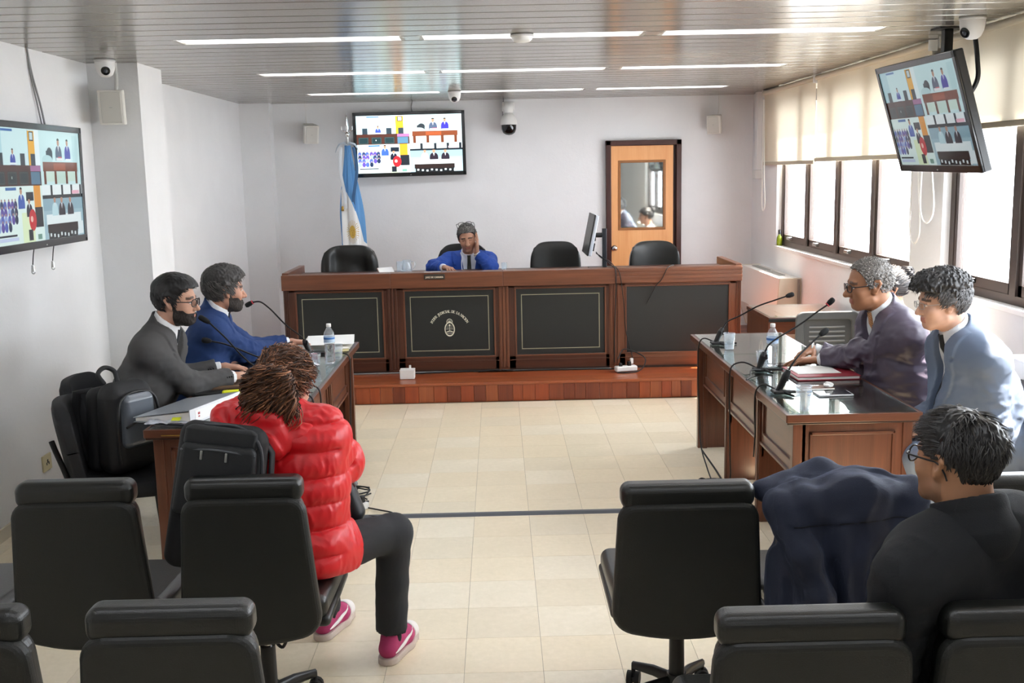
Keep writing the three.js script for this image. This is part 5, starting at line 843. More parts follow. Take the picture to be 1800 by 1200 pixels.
// suit: shirt, jacket with lapels, tie, trousers
function dress(p, o) {
  const { K, H, add } = p, nb = off(K.N, K, 0, 0.0, 0), h = K.N.distanceTo(K.P), v = V(0, 0, 0), loc = (x, y, z) => { v.set(x - K.N.x, y - K.N.y, z - K.N.z); return [v.dot(K.s), v.dot(K.t), v.dot(K.f)]; };
  const neckDir = H.P(0, -0.03, -0.03).sub(K.N).normalize(), collarC = (d0, d1, r0, r1) => cap(K.N.clone().addScaledVector(neckDir, d0), K.N.clone().addScaledVector(neckDir, d1), r0, r1, { k: 0.01 });
  const ft = field(torsoPrims(K, 0.02, o)), neckTop = (x, y, z, h2, tilt = 0.25) => { const q = K.N, px = x - q.x, py = y - q.y, pz = z - q.z; v.set(px, py, pz); return Math.hypot(px, pz) > 0.14 ? -1 : v.dot(neckDir) - h2 + tilt * v.dot(K.f) * (1 - sstep(0.05, 0.1, Math.abs(v.dot(K.s)))); };
  if (o.shirt) {
    const sp = [...torsoPrims(K, 0.004, o), ...armPrims(K, 0.0, { part: o.cuff ?? 0.97 }), { ...collarC(-0.03, 0.06, 0.078, 0.069) }], f = field(sp), inner = collarC(-0.1, 0.2, 0.0595, 0.0595);
    add('shirt', meshField((x, y, z) => Math.max(f(x, y, z), neckTop(x, y, z, 0.058, 0.35), -dPrim(inner, x, y, z) - (loc(x, y, z)[1] < -0.03 ? 1 : 0)), primBox(sp, 0.02), 0.0065), std(o.shirt, 0.75, { bumpMap: T.fabric, bumpScale: 0.0003 }));
  }
  if (o.jacket) {
    const amp = o.amp ?? 0.004, jp = [...torsoPrims(K, 0.02, o), ...armPrims(K, 0.015, { part: o.sleeve ?? 0.9, fold: wrinkle(amp, o.seed ?? 1) })];
    if (K.KL) for (const q of ['L', 'R']) jp.push(cap(K['H' + q], K['H' + q].clone().lerp(K['K' + q], o.skirt ?? 0.18), 0.098 * K.b, 0.088 * K.b, { k: 0.06, inf: 0.016 }));
    jp.push(collarC(-0.05, 0.05, 0.1, 0.082));
    const f = field(jp), bt = o.button ?? -0.36, vtop = o.vtop ?? 0.068, nk = collarC(-0.2, 0.2, 0.0745, 0.0715);
    const jf = (x, y, z) => {
      const [a, b, c] = loc(x, y, z), aa = Math.abs(a); let d = f(x, y, z);
      const near = c > 0 && b > bt - 0.02 ? 1 - sstep(0.02, 0.045, ft(x, y, z)) : 0, frontish = sstep(-0.02, 0.05, c) * near, vw = b > bt ? vtop * Math.pow(clamp((b - bt) / -bt, 0, 1.3), 0.85) : -0.02;
      if (frontish > 0 && b > bt && b < 0.08) { const lw = 0.07 * sstep(bt, -0.14, b) * (b > -0.075 && b < -0.06 ? 0.75 : 1) + 0.012; const e = aa - vw; if (e > -0.004 && e < lw + 0.004) d -= 0.009 * frontish * sstep(lw + 0.004, lw, e); }
      if (amp) { const w = sstep(-0.05, -0.3, b) * 0.8 + 0.4; d -= amp * w * ((1 - Math.abs(nz(x * 9 + 5, y * 15, z * 9)) * 2.2) * 0.8 + 0.4 * nz(x * 26, y * 34, z * 26)); }
      if (b < bt && c > 0 && aa < 0.004) d += 0.004 * near;
      if (near > 0.3 && !o.closed) d = Math.max(d, -(aa - vw) * 0.9);
      return Math.max(d, -dPrim(nk, x, y, z), neckTop(x, y, z, 0.034, 0.45));
    };
    const jm = add('jacket', meshField(jf, primBox(jp, 0.03), o.cell ?? 0.0065), o.jacketMat ?? std(o.jacket, 0.85, { bumpMap: T.fabric, bumpScale: 0.0005 }));
    if (o.buttons) { for (const q of [['L', K.WL, K.EL], ['R', K.WR, K.ER]]) { const d = q[1].clone().sub(q[2]).normalize(), sd = A3(o.buttons).addScaledVector(d, -A3(o.buttons).dot(d)).normalize(); for (let i = 0; i < 3; i++) { const c = q[2].clone().lerp(q[1], (o.sleeve ?? 0.9) - 0.06 - i * 0.05).addScaledVector(sd, 0.052 * K.b); obj('sleeve_button', new THREE.SphereGeometry(0.006, 8, 6).translate(c.x + p.ofs.x, c.y, c.z + p.ofs.z), M.blackPlastic, jm); } } }
    p.jf = jf;
  }
  if (o.tie) {
    const sp = torsoPrims(K, 0.004, o), f = field([...sp, collarC(-0.02, 0.035, 0.07, 0.062)]), pts = [];
    for (let i = 0; i <= 14; i++) { const b = lerp(0.022, o.tieEnd ?? -0.4, i / 14), q = off(K.N, K, (o.tieShift ?? 0) * i / 14, b, 0.35); for (let n = 0; n < 60; n++) { const d = f(q.x, q.y, q.z); if (d < 0.004) break; q.addScaledVector(K.f, -d * 0.8); } pts.push(q); }
    for (let i = 1; i < 14; i++) pts[i].lerp(pts[i - 1].clone().add(pts[i + 1]).multiplyScalar(0.5), 0.5);
    const pos = [], idx = [], uv = [], W = (i) => (i < 2 ? 0.02 - 0.004 * i : 0.013 + 0.022 * (i / 14));
    pts.forEach((q, i) => { const w = W(i), th = i < 3 ? 0.014 : 0.006; for (const [a, c] of [[-1, 0], [-0.5, th], [0.5, th], [1, 0], [0, -0.004]]) { const r = q.clone().addScaledVector(K.s, a * w).addScaledVector(K.f, c); pos.push(r.x, r.y, r.z); uv.push(a * w + i * 0.02, i * 0.035); } });
    for (let i = 0; i < 14; i++) for (let k = 0; k < 5; k++) { const a = i * 5 + k, b = i * 5 + (k + 1) % 5; idx.push(a, b, a + 5, b, b + 5, a + 5); }
    const g = new THREE.BufferGeometry(); g.setAttribute('position', new THREE.Float32BufferAttribute(pos, 3)); g.setAttribute('uv', new THREE.Float32BufferAttribute(uv, 2)); g.setIndex(idx); g.computeVertexNormals(); add('tie', g, o.tieMat ?? std(o.tie, 0.6, { side: THREE.DoubleSide }));
  }
  if (o.trousers && K.KL) { const tp = [cap(off(K.P, K, -0.075, 0.02, 0), off(K.P, K, 0.075, 0.02, 0), 0.115 * K.b, 0.115 * K.b, { k: 0.05, inf: 0.008 }), ...legPrims(K, 0.01, { hem: 0.05 })], f = field(tp); add('trousers', meshField((x, y, z) => f(x, y, z) - 0.003 * (1 - Math.abs(nz(x * 9, y * 9, z * 9)) * 2.5), primBox(tp, 0.03), 0.01), std(o.trousers, 0.85, { bumpMap: T.fabric, bumpScale: 0.0005 })); }
  if (o.shoes && K.AL) for (const q of ['L', 'R']) { const A = K['A' + q], fd = A3(o.toe).normalize(), sp = [cap(V(A.x, 0.045, A.z).addScaledVector(fd, -0.04), V(A.x, 0.035, A.z).addScaledVector(fd, 0.17), 0.04, 0.036, { k: 0.02 }), cap(V(A.x, 0.1, A.z), V(A.x, 0.06, A.z), 0.042, 0.045, { k: 0.02 })], f = field(sp); add('shoe', meshField((x, y, z) => Math.max(f(x, y, z), -y + 0.002), primBox(sp, 0.02), 0.009), std(o.shoes, 0.4)); }
}
// ---------- people ----------
const PI = Math.PI;
{ // man in the grey jacket, left table
  const p = person('man in a grey jacket with dark beard and glasses seated at the left table', {
    j: { HL: [-1.95, 0.55, -5.49], HR: [-1.95, 0.55, -5.3], N: [-1.735, 1.105, -5.4], SL: [-1.775, 1.02, -5.58], SR: [-1.775, 1.02, -5.215], WL: [-1.57, 0.815, -5.85], WR: [-1.43, 0.815, -5.56], poleL: [-0.5, -0.8, -0.4], poleR: [-0.15, -1, 0.35], KL: [-1.52, 0.53, -5.52], KR: [-1.52, 0.53, -5.28], AL: [-1.55, 0.09, -5.5], AR: [-1.55, 0.09, -5.3], b: 1.02, upper: 0.3, fore: 0.27 },
    head: { pos: [-1.662, 1.246, -5.4], yaw: 1.52, pitch: 0.06, s: 1.03 }, skin: 0xc99a82, face: { nose: 1.0 },
    hair: { color: 0x141213, seed: 2, thick: (v) => 0.008 + 0.02 * sstep(0.0, 0.09, v.y) + 0.006 * sstep(0.02, 0.07, v.z), line: [[0.1, 0.075], [0.07, 0.07], [0.05, 0.05], [0.03, 0.03], [0.018, 0.0], [0.005, -0.02], [-0.012, 0.005], [-0.03, 0.01], [-0.045, -0.045], [-0.075, -0.085], [-0.11, -0.085]], locks: { n: 2400, flow: (p2, r) => [0.15 * (r() - 0.5), p2.y < 0.05 ? -0.8 : 0, 0.6 + r() * 0.3], len: () => 0.022, lift: () => 0.06, width: 0.0024, off: 0.016, color2: 0x2e2a2a } },
    beard: { color: 0x2a211d, thick: 0.0075 }, glasses: { color: 0x15161a, r: 0.0024, h: 0.018 },
    handL: { d: [1, -0.02, 0.12], n: [0, -1, 0], curl: [0.3, 0.3, 0.35, 0.4] }, handR: { d: [0.45, -0.02, -0.9], n: [0, -1, 0], curl: [0.35, 0.4, 0.45, 0.5] },
  });
  dress(p, { shirt: 0xf2f2f4, jacket: 0x4b4a4a, tie: 0x35383d, seed: 4, sleeve: 0.86, cuff: 0.97, trousers: 0x2c2c2e, shoes: 0x15130f, toe: [1, 0, 0], button: -0.34, vtop: 0.06, buttons: [0.2, 0.2, 1] });
}
{ // man in the navy suit
  const p = person('man in a navy blue suit with greying hair looking away at the left table', {
    j: { HL: [-1.88, 0.55, -6.27], HR: [-1.88, 0.55, -6.08], N: [-1.67, 1.09, -6.15], SL: [-1.735, 1.0, -6.34], SR: [-1.65, 1.0, -5.99], WL: [-1.35, 0.82, -6.66], WR: [-1.4, 0.815, -6.45], poleL: [0, -1, -0.2], poleR: [-0.1, -1, 0.3], KL: [-1.45, 0.53, -6.3], KR: [-1.45, 0.53, -6.05], AL: [-1.5, 0.09, -6.3], AR: [-1.5, 0.09, -6.05], b: 1.04, upper: 0.3, fore: 0.27 },
    head: { pos: [-1.607, 1.217, -6.16], yaw: 1.57 + 0.5, pitch: 0.05, s: 1.06 }, skin: 0xc08d74, face: { nose: 1.1 },
    hair: { color: 0x34312f, seed: 5, thick: (v) => 0.012 + 0.02 * sstep(0.0, 0.09, v.y) + 0.006 * sstep(0.02, 0.07, v.z), rough: 0.004, line: HAIR_SHORT.map(([z, y]) => [z, z < -0.04 ? y - 0.025 : y]), locks: { n: 2600, flow: (p2, r) => [0.4 * Math.sign(p2.x) * r(), -0.5, 0.5 - p2.z * 6 * r()], len: () => 0.028, lift: () => 0.16, width: 0.0028, off: 0.018, color2: 0x6a6662 } },
    beard: { color: 0x3a322d, thick: 0.007 },
    handL: { d: [0.95, 0, 0.2], n: [0, -1, 0], curl: [0.5, 0.5, 0.55, 0.6] }, handR: { d: [0.9, 0.02, -0.3], n: [0.1, -0.8, -0.5], curl: [0.6, 0.7, 0.75, 0.8] },
  });
  dress(p, { shirt: 0xf0f2f6, jacket: 0x1d3a6e, tie: 0x14171f, seed: 9, sleeve: 0.86, cuff: 0.97, trousers: 0x1a2438, shoes: 0x15130f, toe: [1, 0, 0], button: -0.34, vtop: 0.062, amp: 0.006 });
  const w = obj('wristwatch', new THREE.TorusGeometry(0.033, 0.006, 8, 20).rotateY(PI / 2).translate(-1.372 + 1.88, 0.82, -6.64 + 6.175), M.blackPlastic, p.t);
}
{ // elderly man at the right table
  const jm = phy(0x4c4453, 0.42, { sheen: 0.7, sheenColor: new THREE.Color(0x8f7fb0), sheenRoughness: 0.4, bumpMap: T.fabric, bumpScale: 0.0004 });
  const tieT = dtex(64, 64, (u, v) => { const s = ((u * 3 + v * 3) % 1) < 0.35; return s ? [122, 78, 48] : [206, 152, 104]; }, true, 22, 22);
  const p = person('elderly man in a shiny grey purple jacket and orange tie at the right table', {
    j: { HL: [2.2, 0.55, -5.3], HR: [2.2, 0.55, -5.52], N: [1.995, 1.115, -5.4], SL: [2.06, 1.0, -5.18], SR: [2.02, 1.0, -5.6], WL: [1.745, 0.815, -5.64], WR: [1.775, 0.835, -5.87], poleL: [0.1, -1, 0.35], poleR: [0.3, -1, -0.5], KL: [1.78, 0.53, -5.28], KR: [1.78, 0.53, -5.55], AL: [1.82, 0.09, -5.28], AR: [1.82, 0.09, -5.55], b: 1.16, ab: 1.1, upper: 0.31, fore: 0.27 },
    head: { pos: [1.91, 1.25, -5.4], yaw: -1.6, pitch: 0.1, s: 1.09 }, skin: 0x9a6a4c, neck: 1.15, face: { nose: 1.25, jaw: 1.1, wide: 1.03 }, skinOpt: { brow: 0x5a463c },
    hair: { color: 0x5f5a55, seed: 8, thick: (v) => 0.006 + 0.006 * sstep(0.0, 0.09, v.y), rough: 0.003, cell: 0.0034, line: [[0.09, 0.09], [0.06, 0.085], [0.045, 0.06], [0.028, 0.03], [0.014, -0.012], [-0.012, -0.005], [-0.03, 0.01], [-0.045, -0.03], [-0.075, -0.05], [-0.11, -0.055]], locks: { n: 2600, flow: (p2, r) => [r() - 0.5, -0.2, -0.6 + r()], len: () => 0.012, lift: () => 0.5, width: 0.0022, off: 0.009, color2: 0xada7a1 } },
    glasses: { color: 0x16181d, r: 0.0023, h: 0.018, metal: 0.3 },
    handL: { d: [-1, -0.03, -0.3], n: [0, -1, 0], curl: [0.25, 0.25, 0.3, 0.35], s: 1.05 }, handR: { d: [-0.85, -0.22, 0.5], n: [0.15, -1, 0.1], curl: [0.45, 0.5, 0.55, 0.55], s: 1.05 },
  });
  dress(p, { shirt: 0xdfe3e4, jacketMat: jm, jacket: 1, tieMat: std(0xffffff, 0.6, { map: tieT, side: THREE.DoubleSide }), tie: 1, seed: 12, sleeve: 0.84, cuff: 0.98, trousers: 0x232227, shoes: 0x15130f, toe: [-1, 0, 0], button: -0.38, vtop: 0.07, amp: 0.009, belly: 0.03, cell: 0.006 });
  obj('wristwatch', new THREE.TorusGeometry(0.034, 0.006, 8, 20).rotateY(PI / 2 - 0.4).translate(1.772 - 2.2, 0.838, -5.868 + 5.41), M.steel, p.t);
}
{ // young man
  const jm = phy(0x5c6a80, 0.55, { sheen: 0.5, sheenColor: new THREE.Color(0xa9bcd8), sheenRoughness: 0.5, bumpMap: T.fabric, bumpScale: 0.0005 });
  const p = person('young man with tousled dark hair in a blue grey suit and dark tie', {
    j: { HL: [2.3, 0.55, -4.64], HR: [2.3, 0.55, -4.85], N: [2.098, 1.095, -4.75], SL: [2.165, 0.995, -4.54], SR: [2.135, 0.995, -4.96], WL: [1.96, 0.66, -4.66], WR: [1.95, 0.66, -4.83], poleL: [0.5, -1, 0.4], poleR: [0.5, -1, -0.4], KL: [1.9, 0.54, -4.62], KR: [1.9, 0.54, -4.87], AL: [1.98, 0.09, -4.62], AR: [1.98, 0.09, -4.87], b: 1.13, ab: 1.05, upper: 0.3, fore: 0.27 },
    head: { pos: [2.018, 1.238, -4.75], yaw: -1.58, pitch: 0.1, s: 1.04 }, skin: 0xc49a84, neck: 1.1, face: { nose: 1.0, jaw: 1.1 },
    hair: { color: 0x1f1d1d, seed: 15, thick: (v) => 0.01 + 0.03 * sstep(0.01, 0.1, v.y) + 0.016 * sstep(0.02, 0.09, v.z), rough: 0.012, line: [[0.1, 0.066], [0.07, 0.062], [0.05, 0.045], [0.03, 0.03], [0.016, -0.005], [-0.012, 0.0], [-0.03, 0.01], [-0.045, -0.035], [-0.075, -0.06], [-0.11, -0.062]], locks: { n: 3400, seg: 5, flow: (p2, r) => [0.5 * Math.sin(p2.z * 60 + p2.x * 30) + (r() - 0.5) * 0.5, p2.y < 0.06 ? -0.5 : 0.2, 0.35 + 0.5 * r()], len: (v) => 0.022 + 0.034 * sstep(0.03, 0.1, v.y), lift: (v) => 0.12 + 0.3 * sstep(0.06, 0.11, v.y) * sstep(-0.04, 0.05, v.z), width: 0.0034, off: 0.021, color2: 0x5d5a5a, wob: 0.9, arc: 2.4 } },
    glasses: { color: 0x9aa0a6, r: 0.0011, h: 0.014, w: 0.022, metal: 1 },
    handL: { d: [-0.9, -0.2, -0.3], n: [0, -1, 0] }, handR: { d: [-0.9, -0.2, 0.3], n: [0, -1, 0] },
  });
  dress(p, { shirt: 0xdde0e2, jacketMat: jm, jacket: 1, tie: 0x131417, seed: 22, sleeve: 0.9, trousers: 0x667489, shoes: 0x15130f, toe: [-1, 0, 0], button: -0.42, vtop: 0.055, amp: 0.0055, cell: 0.0062, belly: 0.02 });
}
function garment(p, name, prims, mat, o = {}) { const f = field(prims); return p.add(name, meshField((x, y, z) => { let d = f(x, y, z); if (o.disp) d -= o.disp(x, y, z); if (o.mask) d = Math.max(d, o.mask(x, y, z)); return d; }, primBox(prims, 0.03), o.cell ?? 0.008), mat); }
{ // woman with the hair bun
  const p = person('woman in a white blouse with dark hair tied in a bun behind the elderly man', {
    j: { HL: [2.42, 0.54, -6.05], HR: [2.42, 0.54, -6.22], N: [2.35, 0.965, -6.15], SL: [2.375, 0.9, -5.98], SR: [2.375, 0.9, -6.32], WL: [2.05, 0.68, -6.1], WR: [2.05, 0.68, -6.2], poleL: [0.4, -1, 0.3], poleR: [0.4, -1, -0.3], KL: [2.02, 0.52, -6.05], KR: [2.02, 0.52, -6.22], AL: [2.05, 0.09, -6.05], AR: [2.05, 0.09, -6.22], b: 0.92, upper: 0.27, fore: 0.24 },
    head: { pos: [2.285, 1.135, -6.15], yaw: -1.55, pitch: 0.08, s: 0.98 }, skin: 0xb98a72, skinOpt: { lip: 0xa2504c },
    hair: { color: 0x17151a, seed: 31, thick: (v) => 0.014 + 0.008 * sstep(0.0, 0.09, v.y), rough: 0.002, line: [[0.09, 0.075], [0.06, 0.06], [0.03, 0.02], [0.0, 0.012], [-0.04, -0.04], [-0.11, -0.075]], locks: { n: 700, flow: (p2) => [-p2.x * 3, 0.07 - p2.y, -0.16 - p2.z], len: () => 0.06, lift: () => 0.05, width: 0.004, off: 0.014, color2: 0x2e2b30 } },
    handL: { d: [-1, 0, -0.1], n: [0, -1, 0] }, handR: { d: [-1, 0, 0.1], n: [0, -1, 0] },
  });
  const H = p.H, bun = []; const r = rng(4);
  for (let i = 0; i < 26; i++) { const a = r() * 6.28, b2 = (r() - 0.5) * 2.2, c = H.P(0, 0.085, -0.125), q = (t) => { const u = a + t * 3.5; return c.clone().add(V(Math.cos(u) * Math.cos(b2) * 0.04, Math.sin(b2 + t * 0.4) * 0.036, Math.sin(u) * Math.cos(b2) * 0.04)); }; bun.push(taper([q(0), q(0.3), q(0.6), q(1)], [0.006, 0.011, 0.011, 0.006], 6)); }
  p.add('hair_bun', mergeGeometries(bun), std(0x1b191d, 0.45));
  garment(p, 'blouse', [...torsoPrims(p.K, 0.012), ...armPrims(p.K, 0.014, { part: 0.92 }), cap(p.K.N, p.K.N.clone().addScaledVector(up, 0.03), 0.062, 0.056, { k: 0.02 })], std(0xe8e8ea, 0.75), { disp: (x, y, z) => 0.003 * nz(x * 20, y * 20, z * 20), mask: (x, y, z) => y - 1.0 });
  dress(p, { trousers: 0x202126, shoes: 0x111111, toe: [-1, 0, 0] });
}
{ // judge
  const jm = std(0x21489c, 0.8, { bumpMap: T.fabric, bumpScale: 0.0004 });
  const p = person('man in a bright blue suit behind the bench resting his cheek on his hand', {
    j: { HL: [-0.18, 0.69, -9.92], HR: [-0.37, 0.69, -9.92], N: [-0.277, 1.105, -9.83], SL: [-0.095, 1.055, -9.82], SR: [-0.465, 1.06, -9.82], EL: [-0.08, 1.015, -9.58], WL: [-0.2, 1.13, -9.66], ER: [-0.6, 1.015, -9.62], WR: [-0.49, 1.03, -9.42], b: 1.0 },
    head: { pos: [-0.288, 1.272, -9.74], yaw: 0.0, pitch: 0.28, roll: 0.1, s: 1.02 }, skin: 0xbd8c72, skinOpt: { closed: true, stubble: 0.25 }, face: { nose: 1.15 }, headCell: 0.003,
    hair: { color: 0x55524f, seed: 41, thick: (v) => 0.005 + 0.009 * sstep(0.0, 0.09, v.y), rough: 0.002, locks: { n: 1400, flow: (p2, r) => [r() - 0.5, 0.2, 0.6 + r()], len: () => 0.018, lift: () => 0.3, width: 0.003, off: 0.01, color2: 0x98948f } },
    handL: { d: [0.06, 1, -0.12], n: [-1, 0.0, -0.1], curl: [0.12, 0.12, 0.15, 0.2], thumb: [0.5, 0.2] }, handR: { d: [0.55, -0.05, 0.8], n: [0, -1, 0], curl: [0.6, 0.65, 0.7, 0.75] },
  });
  dress(p, { shirt: 0xdfe4f0, jacketMat: jm, jacket: 1, tie: 0x3f4136, seed: 33, sleeve: 0.84, cuff: 0.95, button: -0.36, vtop: 0.07, amp: 0.007 });
  // spectacles pushed up on the head
  const G = headFrame({ pos: [-0.288, 1.272, -9.74], yaw: 0.0, pitch: 0.28, roll: 0.1, s: 1.02 });
  const up2 = G.M4.clone().multiply(new THREE.Matrix4().makeTranslation(0, 0.118, 0.0)).multiply(new THREE.Matrix4().makeRotationX(-0.55)).multiply(new THREE.Matrix4().makeTranslation(0, 0, -0.032)); const F = { P: (x, y, z) => V(x, y, z).applyMatrix4(up2), M4: up2, s: 1 };
  glassesOn(F, p.t, { color: 0x101114, r: 0.0026, h: 0.017, w: 0.025, hw: 0.98 }, p.ofs);
  obj('wristwatch', [new THREE.TorusGeometry(0.032, 0.008, 8, 20).rotateX(PI / 2 - 0.3).translate(-0.193 + p.ofs.x, 1.115, -9.652 + p.ofs.z)], std(0xd8d2c0, 0.3, { metalness: 0.6 }), p.t);
  const ld = obj('lanyard', tube([[-0.335, 1.11, -9.74], [-0.345, 1.05, -9.685], [-0.34, 0.98, -9.665], [-0.33, 0.92, -9.66]].map((q) => V(q[0] + p.ofs.x, q[1], q[2] + p.ofs.z)), 0.004, 20, 6), std(0xcfd3da, 0.6), p.t);
}
{ // woman in the red puffer jacket
  const p = person('curly-haired woman in a red puffer jacket seen from behind on a front chair', {
    j: { HL: [-0.86, 0.555, -3.57], HR: [-0.68, 0.555, -3.55], N: [-0.765, 1.03, -3.58], SL: [-0.9, 0.975, -3.61], SR: [-0.635, 0.975, -3.58], WL: [-0.84, 0.72, -3.87], WR: [-0.68, 0.72, -3.86], EL: [-0.96, 0.78, -3.72], ER: [-0.6, 0.835, -3.73], KL: [-0.73, 0.53, -3.92], KR: [-0.425, 0.525, -3.83], AL: [-0.742, 0.1, -4.1], AR: [-0.452, 0.1, -3.87], b: 0.98, upper: 0.28, fore: 0.25 },
    head: { pos: [-0.757, 1.142, -3.64], yaw: PI - 0.25, pitch: 0.35, s: 0.95 }, skin: 0xc79a82, headCell: 0.004,
    handL: { d: [0.5, -0.3, -0.8], n: [0, -1, 0] }, handR: { d: [-0.5, -0.3, -0.8], n: [0, -1, 0] },
  });
  const K = p.K, H = p.H, add = p.add;
  const red = phy(0xd8121c, 0.42, { sheen: 0.4, sheenColor: new THREE.Color(0xff8a90), sheenRoughness: 0.4 });
  const qA = (l, pt, a) => a * (Math.pow(Math.abs(Math.sin(PI * l / pt)), 0.62) - 0.6);
  const crk = (x, y, z) => 0.0025 * (1 - Math.abs(nz(x * 34, y * 14, z * 34)) * 2.6);
  const jp = [...torsoPrims(K, 0.035), ...armPrims(K, 0.034, { part: 0.93, fold: (t, l) => qA(l + 0.02, 0.088, 0.02) }), cap(K.HL, K.HL.clone().lerp(K.KL, 0.12), 0.1, 0.1, { k: 0.06, inf: 0.03 }), cap(K.HR, K.HR.clone().lerp(K.KR, 0.14), 0.1, 0.1, { k: 0.06, inf: 0.035 }), cap(K.N.clone().addScaledVector(up, -0.03), K.N.clone().addScaledVector(up, 0.045), 0.085, 0.075, { k: 0.03 })];
  const v = V(0, 0, 0);
  garment(p, 'jacket', jp, red, { cell: 0.0052, disp: (x, y, z) => { v.set(x - K.N.x, y - K.N.y, z - K.N.z); const b = v.dot(K.t), a = Math.abs(v.dot(K.s)); return sstep(0.24, 0.19, a) * qA(b, 0.09, 0.02) + crk(x, y, z); }, mask: (x, y, z) => Math.max(0.50 - y + 0.12 * (z + 3.5), -dPrim(cap(K.N.clone().addScaledVector(up, -0.1), H.P(0, 0, -0.02), 0.066, 0.066), x, y, z)) });
  const hood = [cap(V(-0.9, 1.08, -3.580), V(-0.945, 1.05, -3.530), 0.045, 0.05, { k: 0.02 }), cap(V(-0.945, 1.05, -3.530), V(-0.935, 0.985, -3.480), 0.048, 0.045, { k: 0.02 }), cap(V(-0.935, 0.985, -3.480), V(-0.78, 0.975, -3.450), 0.042, 0.04, { k: 0.02 }), cap(V(-0.9, 1.075, -3.490), V(-0.77, 1.06, -3.465), 0.035, 0.035, { k: 0.012 }), cap(V(-0.89, 1.03, -3.470), V(-0.77, 1.02, -3.455), 0.03, 0.032, { k: 0.012 }), cap(V(-0.78, 0.975, -3.450), V(-0.68, 1.0, -3.500), 0.04, 0.036, { k: 0.03 }), cap(V(-0.68, 1.0, -3.500), V(-0.645, 1.05, -3.600), 0.034, 0.028, { k: 0.03 })];
  garment(p, 'hood', hood, red, { cell: 0.0055, disp: (x, y, z) => crk(x * 0.7, y, z) * 2 + 0.006 * nz(x * 16, y * 16, z * 16) });
  dress(p, { trousers: 0x26272a });
  const pk = std(0xb03366, 0.75, { bumpMap: T.fabric, bumpScale: 0.0005 }), sole = std(0xc9b9ae, 0.7);
  for (const q of ['L', 'R']) {
    const A = K['A' + q], fd = V(0.3, 0, -0.95).normalize(), sd = V(0.95, 0, 0.3).normalize(), at = (f, y, s2 = 0) => V(A.x, y, A.z).addScaledVector(fd, f).addScaledVector(sd, s2);
    const sp = [cap(at(-0.035, 0.055), at(0.1, 0.05), 0.038, 0.043, { k: 0.02 }), cap(at(0.1, 0.048), at(0.175, 0.04), 0.043, 0.036, { k: 0.02 }), cap(at(-0.02, 0.1), at(0.03, 0.085), 0.034, 0.036, { k: 0.025 })], f = field(sp);
    const sh = add('shoe', meshField((x, y, z) => Math.max(f(x, y, z), 0.018 - y, y - 0.115), primBox(sp, 0.02), 0.005), pk);
    const g2 = field(sp.slice(0, 2).map((s) => ({ ...s, inf: 0.004 }))); const sl = meshField((x, y, z) => Math.max(g2(x, 0.045, z), Math.abs(y - 0.014) - 0.0135), primBox(sp, 0.02), 0.005); sl.translate(p.ofs.x, 0, p.ofs.z); obj('sole', sl, sole, sh);
    const tc = field([cap(at(0.15, 0.045), at(0.178, 0.038), 0.042, 0.039, { k: 0.02 })]), tg = meshField((x, y, z) => { v.set(x - A.x, 0, z - A.z); return Math.max(tc(x, y, z), 0.142 - v.dot(fd), 0.02 - y); }, new THREE.Box3().setFromCenterAndSize(at(0.16, 0.05), V(0.16, 0.14, 0.16)), 0.005); tg.translate(p.ofs.x, 0, p.ofs.z); obj('toe_cap', tg, std(0xe8e2de, 0.6), sh);
    // curved pale side stripe following the upper
    for (const e of [1, -1]) { const st = []; for (let i = 0; i <= 8; i++) { const u = i / 8, fpos = lerp(-0.045, 0.13, u), yy = 0.045 + 0.03 * Math.pow(u, 1.4); let c = at(fpos, yy, e * 0.08); for (let n = 0; n < 30; n++) { const d = f(c.x, c.y, c.z); if (d < 0.001) break; c.addScaledVector(sd, -e * d * 0.9); } st.push(c.add(p.ofs)); } obj('side_stripe', taper(st, [0.003, 0.007, 0.009, 0.011, 0.011, 0.009, 0.007, 0.005, 0.003], 6, 0.35), std(0xeee9e6, 0.6), sh); }
    const lc = []; for (let i = 0; i < 4; i++) { const c = at(0.06 + i * 0.022, 0.1 - i * 0.008); lc.push(rodGeo(c.clone().add(p.ofs).addScaledVector(sd, -0.018), c.clone().add(p.ofs).addScaledVector(sd, 0.018), 0.0035, 0.0035, 6)); } obj('lace', lc, std(0xd05a90, 0.7), sh);
    add('sock', cap2(V(A.x, 0.085, A.z), V(A.x, 0.17, A.z), 0.04, 0.038), std(0x131315, 0.9));
  }
  // curly hair gathered at the back
  const hr = [], r = rng(77), cols = [0x573725, 0x6e4730, 0x85573b, 0x452b1c, 0x9a6848];
  const G0 = V(0, -0.015, -0.135), curl = (pts, rad, c) => { const N = 11, g = taper(pts, Array.from({ length: N + 1 }, (_, i) => (i === N ? 0.0008 : rad * (0.75 + 0.35 * Math.sin(i / N * PI)))), 5, 0.55), n = g.attributes.position.count, a = new Float32Array(n * 3), q = C(c), ph = r() * 6; for (let i = 0; i < n; i++) { const k = 0.85 + 0.4 * Math.sin(Math.floor(i / 5) * 0.6 + ph); a[3 * i] = q.r * k; a[3 * i + 1] = q.g * k; a[3 * i + 2] = q.b * k; } g.setAttribute('color', new THREE.BufferAttribute(a, 3)); hr.push(g); };
  for (let i = 0; i < 2300; i++) { // wavy strands from the scalp sweeping to the knot
    const th = r() * PI * 2, ph = Math.acos(1 - r() * 1.5), d = V(Math.sin(ph) * Math.sin(th), Math.cos(ph), Math.sin(ph) * Math.cos(th)); if (d.z > 0.75 || (d.z > 0.3 && d.y < 0.1)) continue;
    const s = V(d.x * 0.082, 0.03 + d.y * 0.098, -0.014 + d.z * 0.105), pts = [], k1 = r() * 6, am = 0.005 + 0.015 * r(), fr = 9 + 14 * r(), gx = (r() - 0.5) * 0.09, gy = (r() - 0.5) * 0.08;
